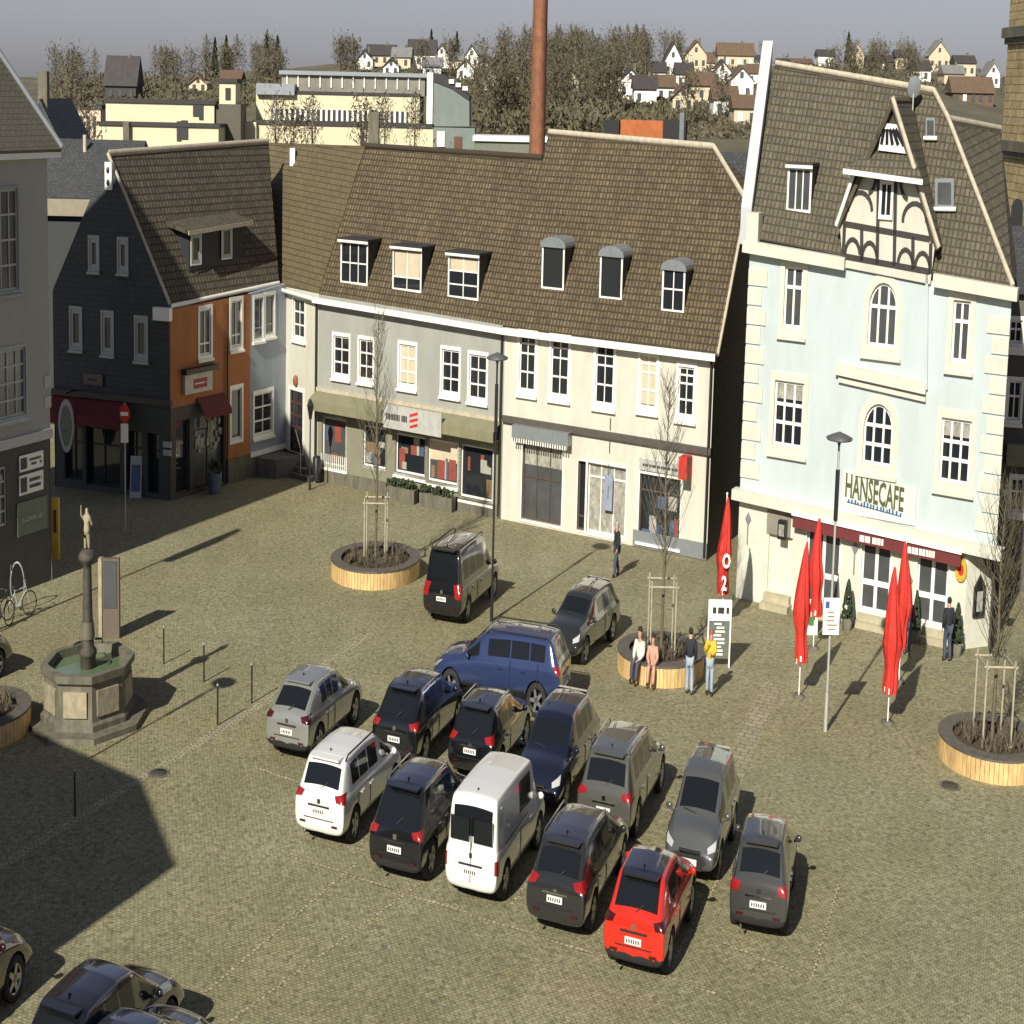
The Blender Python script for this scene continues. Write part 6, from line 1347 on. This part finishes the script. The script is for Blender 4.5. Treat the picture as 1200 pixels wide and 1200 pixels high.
# off-frame things added to cast shadows into the picture
def unsun(p, h): return Vector((p.x, p.y, 0)) - Vector((math.cos(SAZ), math.sin(SAZ), 0)) * (h / math.tan(SEL))
hh = 10.0; Q = [unsun(g(*p), hh) for p in ((0, 838), (63, 868), (120, 893), (166, 914), (207, 1014))]; u_ = Vector((math.cos(SAZ), math.sin(SAZ), 0))
foot = Q + [Q[-1] - u_ * 9, Q[-1] - u_ * 9 + Vector((-16, 4, 0)), Q[0] + Vector((-6, -4, 0))]
T = thing('shadow_house', 'unseen house block added beyond the left edge to shade the fountain and parked cars', 'house', Q[3])  # blank block added out of view, footprint traced back from the shadow outline
mb = MB(); mb.prism([Vector((p.x, p.y, 0)) for p in foot], (0, 0, hh)); mb.build('wall', M_lgrey, T, T)
b = unsun(g(278, 620), 10.3); T = thing('shadow_pole', 'unseen banner pole added beyond the left edge to drop a shadow bar on the square', 'banner pole', b)  # pole added out of view to lay a bar of shade on the paving
mb = MB(); mb.tube([b, b + Vector((0, 0, 10.4))], .07, 8); mb.build('pole', M_gpost, T, T)
mb = MB(); mb.tube([b + Vector((.2, -.1, 6.9)), b + Vector((.25, -.1, 9)), b + Vector((.15, -.1, 10.2))], [.34, .38, .22], 8); mb.build('shadow_banner', M_dred, T, T)  # bundle shaped to thicken the far end of the pole's shadow
# bollards
bol = None
for i, (q, w_) in enumerate((((192, 778), 'farthest one, nearest the info stele'), ((239, 799), 'second farthest from the camera'), ((295, 824), 'one nearest the silver car'), ((255, 850), 'one nearer the fountain step'), ((88, 957), 'one alone in the shadow below the fountain'))):
    p = g(*q); lab = 'slim dark steel post, ' + w_
    if bol is None:
        bol = thing('bollard', lab, 'bollard', p, 'slim posts beside the fountain'); mb = MB(); mb.tube([p, p + Vector((0, 0, .93))], .035, 8); mb.build('post', M_black, bol, bol); mb = MB(); mb.lathe(p, [(.045, .93), (.045, .97), (.01, .99)], 8); mb.build('cap', M_zinc, bol, bol)
    else: dup(bol, (p.x, p.y, 0), lab)
p = g(127, 747); T = thing('information_stele', 'upright information stele with dark panel behind the fountain', 'information stele', p); 
mb = MB(); mb.box(p + Vector((-.33, 0, 1.07)), (.16, .28, 2.14)); mb.build('side_post', M_stone, T, T); mb = MB(); mb.box(p + Vector((.15, 0, 1.07)), (.78, .2, 2.14)); mb.build('core', mat('brown_steel', (.11, .085, .065), .6, .1), T, T)
mb = MB(); mb.box(p + Vector((.13, -.115, 1.45)), (.62, .03, 1.25)); mb.build('panel', M_glass2, T, T)
p = g(66, 655); T = thing('yellow_post', 'narrow ochre-yellow advertising post beside the town house corner', 'post', p); mb = MB(); mb.box(p + Vector((0, 0, .95)), (.34, .3, 1.9)); mb.build('body', M_yel, T, T); mb = MB(); mb.box(p + Vector((0, -.155, 1.2)), (.16, .02, .7)); mb.build('panel', M_dwood, T, T)
p = g(147, 622); T = thing('sign_pole', 'thin pole with red and white traffic signs before the pub', 'sign pole', p); hp = hgt_at(145, 472, p)
mb = MB(); mb.tube([p, p + Vector((0, 0, hp))], .035, 8); mb.build('pole', M_gpost, T, T)
n = 16; mb = MB(); mb.prism([p + Vector((.3 * math.cos(2 * math.pi * k / n), -.06, hp - .35 + .3 * math.sin(2 * math.pi * k / n))) for k in range(n)], (0, .03, 0)); q = mb.build('round_sign', M_red, T, T)
mb = MB(); mb.box(p + Vector((0, -.075, hp - .35)), (.42, .02, .12)); mb.build('bar', M_frame, q, T); mb = MB(); mb.box(p + Vector((0, -.06, hp - .98)), (.42, .03, .62)); mb.build('plate', M_frame, T, T)
p = g(160, 582); T = thing('menu_stand', 'blue and white pavement menu stand before the pub door', 'menu stand', p); mb = MB(); mb.prism([p + Vector((-.36, -.25, 0)), p + Vector((.36, -.25, 0)), p + Vector((.36, 0, 1.45)), p + Vector((-.36, 0, 1.45))], (0, .05, 0)); mb.build('board', M_gframe, T, T)
mb = MB(); mb.prism([p + Vector((-.28, -.225, .22)), p + Vector((.28, -.225, .22)), p + Vector((.28, -.06, 1.15)), p + Vector((-.28, -.06, 1.15))], (0, .01, 0)); mb.build('poster', mat('dull_blue_poster', (.08, .11, .22), .6, .3, 8), T, T)
mb = MB(); mb.prism([p + Vector((-.36, .45, 0)), p + Vector((.36, .45, 0)), p + Vector((.36, .05, 1.4)), p + Vector((-.36, .05, 1.4))], (0, .04, 0)); mb.build('rear_leg', M_gframe, T, T)
p = g(252, 578); T = thing('plant_tub', 'dark tub beside the pub shop window', 'plant tub', p); mb = MB(); mb.lathe(p, [(.38, 0), (.45, .75), (.36, .75), (.3, .5)], 14); mb.build('tub', mat('blue_grey_tub', (.08, .095, .12), .7), T, T); mb = MB(); rn = random.Random(2)
for k in range(40): mb.ball(p + Vector((rn.gauss(0, .16), rn.gauss(0, .16), .85 + rn.random() * .3)), .07, 5, 4)
mb.build('plant', M_box, T, T)
p = g(363, 574); T = thing('old_lantern', 'black old-style lantern post at the corner house steps', 'street lamp', p); hp = hgt_at(361, 472, p); mb = MB(); mb.tube([p, p + Vector((0, 0, .5)), p + Vector((0, 0, hp - .5))], [.09, .05, .04], 8); mb.build('post', M_black, T, T)
mb = MB(); mb.lathe(p, [(.08, hp - .6), (.2, hp - .15), (.22, hp - .1), (.1, hp + .08), (.02, hp + .15)], 8, smooth=False); mb.build('lantern', M_black, T, T)
p = g(371, 566); T = thing('litter_bin', 'dark litter bin beside the old lantern post', 'litter bin', p); mb = MB(); mb.lathe(p, [(.24, .15), (.26, .95), (.2, 1.0), (.05, 1.02)], 12, cap=True); mb.build('bin', M_black, T, T); mb = MB(); mb.tube([p, p + Vector((0, 0, .3))], .05, 6); mb.build('foot', M_black, T, T)
for q, lab in (((1113, 921), 'round iron manhole cover near the right planter'), ((186, 906), 'small drain cover beside the long gutter')):
    p = g(*q); T = thing('manhole_cover', lab, 'manhole cover', (p.x, p.y, .006)); mb = MB(); mb.lathe((p.x, p.y, 0), [(.02, .012), (.30, .012), (.30, .004)], 20); mb.build('cover', mat('cast_iron', (.06, .055, .045), .6, .2, 12), T, T); mb = MB(); mb.lathe((p.x, p.y, 0), [(.32, .004), (.32, .014), (.40, .014), (.40, .004)], 20, smooth=False); mb.build('rim', M_dstone, T, T)

# ------------------------------------------------------------------ closed red parasols
def parasol(base, top, label, seed, skirt=.62, low=.95, r=.30, marks=False):
    b = g(*base); H_ = hgt_at(top[0], top[1], b); rn = random.Random(seed); T = thing('closed_parasol', label, 'parasol', b, 'closed red parasols before the cafe')
    mb = MB(); mb.tube([b, b + Vector((0, 0, H_))], .03, 8); mb.build('pole', M_frame, T, T)
    mb = MB(); mb.lathe(b, [(.26, 0), (.26, .05), (.06, .07)], 16); mb.build('base', M_dstone, T, T)
    n = 24; rows = []
    for k in range(13):
        t = k / 12; z = H_ - .05 - t * (H_ - low); rr = r * (.12 + .95 * min(1, t * 1.6) ** .8) * (1 if t < .62 else 1 - .35 * math.sin((t - .62) / .38 * math.pi) ) * (1 if t < .95 else .75)
        rows.append([b + Vector((rr * (1 + .28 * math.cos(8 * a + 1.2 * math.sin(3 * t + seed))) * math.cos(a) + .05 * math.sin(5 * t + seed), rr * (1 + .28 * math.cos(8 * a + 1.2 * math.sin(3 * t + seed))) * math.sin(a), z)) for a in [2 * math.pi * q / n for q in range(n)]])
    mb = MB(); mb.grid(rows, True); cn = mb.build('canopy', M_red, T, T)
    mb = MB()
    for k in range(7): a = 2 * math.pi * k / 7; mb.box(b + Vector((r * .70 * math.cos(a), r * .70 * math.sin(a), low + .02 + .05 * math.sin(k * 2.3 + seed))), (.02, .09, .10 + .05 * math.sin(k * 1.7)), a)
    mb.build('hem_edging', M_frame, T, T)
    mb = MB(); mb.ball(b + Vector((0, 0, H_ + .03)), .05, 8, 6); mb.build('finial', M_frame, T, T)
    if marks:
        z = H_ - 1.95
        for ch in marks:
            tx = text_polys(ch, .55); mb = MB()
            for f in tx: mb.face([b + Vector((-.17 + p[0] * .9, -r * 1.32, z + p[1])) for p in f])
            mb.build('lettering', M_frame, cn, T); z -= .62
    return T
parasol((846, 733), (848, 580), 'closed red parasol with white lettering behind the tall menu board', 1, marks='O2n')
parasol((936, 817), (942, 632), 'closed red parasol left of the signed lamp pole, nearest the camera', 2)
parasol((953, 760), (962, 605), 'closed orange-red parasol just left of the lamp pole by the cafe door', 3)
parasol((1040, 848), (1049, 662), 'closed red parasol with ragged hem, front one of the right pair', 4, r=.33, low=.8)
parasol((1053, 800), (1062, 632), 'closed red parasol, rear one of the right pair', 5)
# menu board
p = g(841, 782); T = thing('menu_board', 'white framed tall menu board behind the man in yellow', 'menu board', p)
for s_ in (-.5, .5): mb = MB(); mb.box(p + Vector((s_, 0, .85)), (.06, .08, 1.7)); mb.build('post', M_frame, T, T)
mb = MB(); mb.box(p + Vector((0, 0, 1.5)), (1.06, .07, .55)); hd_ = mb.build('header', M_frame, T, T); mb = MB(); mb.box(p + Vector((0, .02, .72)), (.94, .03, .98)); pn = mb.build('panel', mat('chalk_panel', (.12, .13, .10), .8, .3, 8), T, T)
mb = MB(); rn = random.Random(9)
for k in range(9): mb.box(p + Vector((rn.uniform(-.12, .12), 0.0, .34 + .1 * k)), (rn.uniform(.3, .6), .012, .05))
mb.build('lettering', M_frame, pn, T)
mb = MB()
for x_, w_ in ((-.25, .16), (.05, .28), (.35, .12)): mb.box(p + Vector((x_, -.04, 1.5)), (w_, .012, .16))
mb.build('lettering', M_ink, hd_, T)
p = g(950, 742); T = thing('pavement_sign', 'small white and green pavement sign between the two left parasols', 'pavement sign', p)
mb = MB(); mb.prism([p + Vector((-.28, -.2, 0)), p + Vector((.28, -.2, 0)), p + Vector((.28, 0, .95)), p + Vector((-.28, 0, .95))], (0, .04, 0)); mb.build('board', M_frame, T, T); mb = MB(); mb.prism([p + Vector((-.16, -.165, .25)), p + Vector((.16, -.165, .25)), p + Vector((.16, -.06, .7)), p + Vector((-.16, -.06, .7))], (0, .01, 0)); mb.build('emblem', mat('leaf_green', (.05, .16, .04)), T, T)
for i, (q, lab) in enumerate((((992, 738), 'clipped conical box plant between left and middle cafe doors'), ((1120, 768), 'clipped conical box plant at the right end of the cafe front'), ((1072, 752), 'slim clipped box plant before the pillar left of the right cafe door'))):
    p = g(*q); T = thing('box_plant', lab, 'box plant', p, 'clipped box plants before the cafe'); mb = MB(); mb.lathe(p, [(.22, 0), (.27, .35), (.2, .35)], 12); mb.build('pot', M_dstone, T, T); rn = random.Random(i); mb = MB()
    for k in range(240):
        t = rn.random(); a = rn.uniform(0, 6.28); rr = .34 * (1 - t) ** .7 * (.8 if i < 2 else .55); mb.ball(p + Vector((rr * math.cos(a), rr * math.sin(a), .35 + 1.05 * t)), .05, 5, 4)
    mb.build('foliage', M_box, T, T)

# ------------------------------------------------------------------ bicycles at the left edge
def bicycle(px, py, ang, label, m):
    b = g(px, py); T = thing('bicycle', label, 'bicycle', b, 'bicycles parked by the fountain'); u = Vector((math.cos(R(ang)), math.sin(R(ang)), 0)); up = Vector((0, 0, 1))
    for s_ in (-.52, .52):
        c = b + u * s_ + up * .35; mb = MB(); mb.tube([c + u * (.34 * math.cos(2 * math.pi * k / 20)) + up * (.34 * math.sin(2 * math.pi * k / 20)) for k in range(21)], .022, 6, cap=False); w_ = mb.build('wheel', M_tyre, T, T)
        mb = MB()
        for k in range(8): mb.tube([c, c + u * (.33 * math.cos(math.pi * k / 4)) + up * (.33 * math.sin(math.pi * k / 4))], .005, 3)
        mb.build('spokes', M_chrome, w_, T)
    P = lambda x, z: b + u * x + up * z
    mb = MB()
    for a, q in (((-.52, .35), (-.05, .32)), ((-.05, .32), (-.2, .82)), ((-.52, .35), (-.17, .72)), ((-.05, .32), (.36, .72)), ((-.18, .76), (.34, .82)), ((.52, .35), (.32, .95))): mb.tube([P(*a), P(*q)], .02, 6)
    mb.build('frame', m, T, T)
    mb = MB(); n_ = Vector((-u.y, u.x, 0)); mb.tube([P(.32, .95), P(.34, 1.02)], .018, 6); mb.tube([P(.3, 1.03) - n_ * .28, P(.38, 1.03), P(.3, 1.03) + n_ * .28], .014, 6); mb.build('handlebar', M_chrome, T, T)
    mb = MB(); mb.ball(P(-.22, .88), (.13, .08, .04), 8, 5); mb.build('saddle', M_black, T, T)
bicycle(22, 724, 40, 'bicycle nearer the info stele at the left edge', M_gpost); bicycle(2, 738, 70, 'dark bicycle half cut by the left edge', M_black)
p = g(18, 716); T = thing('hoop_stand', 'slim upright steel hoop with round top beside the bicycles', 'bicycle stand', p)
mb = MB(); mb.tube([p + Vector((-.2, 0, 0)), p + Vector((-.2, 0, 1.3))], .03, 6); mb.build('post', M_chrome, T, T)
mb = MB(); c = p + Vector((.12, 0, .75)); mb.tube([c + Vector((.34 * math.cos(2 * math.pi * k / 20), 0, .62 * math.sin(2 * math.pi * k / 20))) for k in range(21)], .035, 6, cap=False); mb.build('hoop', M_zinc, T, T)

# ------------------------------------------------------------------ people
SK = mat('skin', (.50, .30, .20), .6, 0)
def person(px, py, label, face, Ht, top, legs, hair, pose='stand', m=None, z=0.0, shoe=M_black, hood=None, at=None):
    b = g(px, py) if at is None else Vector(at); s = Ht / 1.75; T = thing('person', label, 'person', (b.x, b.y, 0)); f = R(face)
    ux, uy = Vector((math.sin(f), -math.cos(f), 0)), Vector((math.cos(f), math.sin(f), 0))
    if pose == 'sit':
        hip = .52; J = dict(pel=(0, 0, hip), spi=(0, .0, hip + .25), che=(0, .05, hip + .45), nec=(0, .07, hip + .60), hb=(0, .09, hip + .68), ht=(0, .11, hip + .84),
            hl=(-.10, .02, hip - .02), kl=(-.13, .46, hip - .0), al=(-.12, .52, .09), tl=(-.12, .68, .05), hr=(.10, .02, hip - .02), kr=(.14, .44, hip), ar=(.16, .44, .09), tr=(.17, .60, .05),
            sl=(-.19, .05, hip + .47), el=(-.24, .14, hip + .22), wl=(-.12, .34, hip + .10), sr=(.19, .05, hip + .47), er=(.24, .14, hip + .22), wr=(.12, .34, hip + .10))
    else:
        st = .10 if pose == 'walk' else .03
        J = dict(pel=(0, 0, .93), spi=(0, .01, 1.14), che=(0, .02, 1.32), nec=(0, .03, 1.46), hb=(0, .05, 1.53), ht=(0, .06, 1.67),
            hl=(-.09, 0, .90), kl=(-.10, st + .03, .50), al=(-.10, st * 1.6 - .02, .09), tl=(-.11, st * 1.6 + .14, .04), hr=(.09, 0, .90), kr=(.11, -st + .04, .50), ar=(.12, -st * 2 - .02, .09), tr=(.14, -st * 2 + .14, .04),
            sl=(-.19, .0, 1.39), el=(-.25, -.03, 1.13), wl=(-.23, .10, .90), sr=(.19, .0, 1.39), er=(.26, -.02, 1.13), wr=(.24, .12, .92))
        if pose == 'phone': J.update(er=(.24, .10, 1.16), wr=(.10, .24, 1.36), el=(-.23, .08, 1.15), wl=(-.08, .26, 1.18))
    def mk(names, edges, rad, fing=False, lv=2):
        P = [Vector(J[n]) for n in names]; E2 = [(names.index(a), names.index(c)) for a, c in edges]; rd = list(rad)
        if fing:
            for w_, e_ in (('wl', 'el'), ('wr', 'er')):
                i = names.index(w_); d = (Vector(J[w_]) - Vector(J[e_])).normalized(); sd = d.cross(Vector((1, 0, 0))).normalized(); th_ = 1 if w_ == 'wl' else -1
                pm = len(P); P.append(P[i] + d * .07); rd.append((.034, .018)); E2.append((i, pm))
                for q in range(4):
                    o_ = sd * (.027 - .018 * q); k1 = len(P); P.append(P[pm] + d * .035 + o_); rd.append(.010); E2.append((pm, k1)); P.append(P[k1] + d * (.040 - .006 * abs(q - 1.5)) + Vector((-.012 * th_ * -1, 0, -.004))); rd.append(.009); E2.append((k1, k1 + 1))
                k1 = len(P); P.append(P[i] + d * .035 + sd * .045); rd.append(.011); E2.append((i, k1)); P.append(P[k1] + d * .035 + sd * .012); rd.append(.009); E2.append((k1, k1 + 1))
        mb = skin([tuple(p) for p in P], E2, rd, lv); mb.v = [b + (ux * v.x + uy * v.y + Vector((0, 0, v.z))) * s + Vector((0, 0, z)) for v in mb.v]; return mb
    al = ['pel', 'spi', 'che', 'nec', 'hb', 'ht', 'hl', 'kl', 'al', 'tl', 'hr', 'kr', 'ar', 'tr', 'sl', 'el', 'wl', 'sr', 'er', 'wr']
    ed = [('pel', 'spi'), ('spi', 'che'), ('che', 'nec'), ('nec', 'hb'), ('hb', 'ht'), ('pel', 'hl'), ('hl', 'kl'), ('kl', 'al'), ('al', 'tl'), ('pel', 'hr'), ('hr', 'kr'), ('kr', 'ar'), ('ar', 'tr'), ('che', 'sl'), ('sl', 'el'), ('el', 'wl'), ('che', 'sr'), ('sr', 'er'), ('er', 'wr')]
    bd = mk(al, ed, [.11, .10, .11, .06, .105, .085, .07, .05, .035, .03, .07, .05, .035, .03, .05, .035, .025, .05, .035, .025], True); bo = bd.build('body', SK, T, T)
    tp = mk(['pel', 'spi', 'che', 'sl', 'el', 'wl', 'sr', 'er', 'wr'], [('pel', 'spi'), ('spi', 'che'), ('che', 'sl'), ('sl', 'el'), ('el', 'wl'), ('che', 'sr'), ('sr', 'er'), ('er', 'wr')], [(.205, .16), (.19, .15), (.20, .15), .10, .082, .064, .10, .082, .064]); tp.build('jacket', top, bo, T)
    lg = mk(['pel', 'hl', 'kl', 'al', 'hr', 'kr', 'ar'], [('pel', 'hl'), ('hl', 'kl'), ('kl', 'al'), ('pel', 'hr'), ('hr', 'kr'), ('kr', 'ar')], [.155, .125, .092, .078, .125, .092, .078]); lg.build('trousers', legs, bo, T)
    for q in 'lr': sh_ = mk(['a' + q, 't' + q], [('a' + q, 't' + q)], [.07, .055]); sh_.build('shoe', shoe, bo, T)
    hc = Vector(J['ht']) * .6 + Vector(J['hb']) * .4; W3 = lambda v: b + (ux * v.x + uy * v.y + Vector((0, 0, v.z))) * s + Vector((0, 0, z))
    mb = MB(); mb.ball((0, 0, 0), (.105, .108, .098), 12, 8); mb.v = [W3(v + hc + Vector((0, -.035, .042))) for v in mb.v]; mb.build('hair', hood or hair, bo, T)
    for sx_ in (-1, 1): mb = MB(); mb.ball((0, 0, 0), (.012, .008, .009), 6, 4); mb.v = [W3(v + hc + Vector((sx_ * .033, .086, -.005))) for v in mb.v]; mb.build('eye', M_ink, bo, T)
    mb = MB(); mb.ball((0, 0, 0), (.014, .02, .024), 6, 4); mb.v = [W3(v + hc + Vector((0, .092, -.035))) for v in mb.v]; mb.build('nose', SK, bo, T)
    return T
cl_ = lambda n, c: mat(n, c, .85, .12, 8)
J_blk, J_yel, J_wht, J_pnk, T_jean, T_dark = cl_('black_jacket', (.02, .022, .028)), cl_('yellow_jacket', (.62, .42, .03)), cl_('pale_jacket', (.62, .66, .56)), cl_('pink_jacket', (.50, .28, .20)), cl_('light_jeans', (.30, .36, .42)), cl_('dark_trousers', (.06, .07, .10))
Hb, Hg = cl_('dark_hair', (.03, .02, .015)), cl_('grey_hair', (.35, .34, .30))
person(807, 814, 'person in a long black jacket and pale jeans standing before the round planter', 80, 1.68, J_blk, T_jean, Hb)
person(831, 815, 'person in a yellow jacket and jeans beside the tall menu board', 250, 1.66, J_yel, T_jean, cl_('reddish_hair', (.32, .10, .06)), pose='phone')
sp_ = lambda a: Vector((c2.x + 1.72 * math.cos(R(a)), c2.y + 1.72 * math.sin(R(a)), 0))
person(0, 0, 'person in a pale jacket sitting on the left rim of the middle planter', 232, 1.72, J_wht, T_dark, Hb, pose='sit', at=sp_(232), z=.04)
person(0, 0, 'person in pink sitting on the middle planter beside the one in the pale jacket', 255, 1.6, J_pnk, J_pnk, Hb, pose='sit', at=sp_(252), z=.04)
person(1109, 775, 'person in black standing at the right cafe door', 100, 1.72, J_blk, T_dark, Hb)
person(1062, 768, 'person in dark red behind the right pair of parasols', 70, 1.65, cl_('maroon_jacket', (.09, .02, .03)), T_dark, Hb)
person(722, 676, 'dark clothed person walking past the white shop door', 200, 1.72, J_blk, T_dark, Hg, pose='walk')
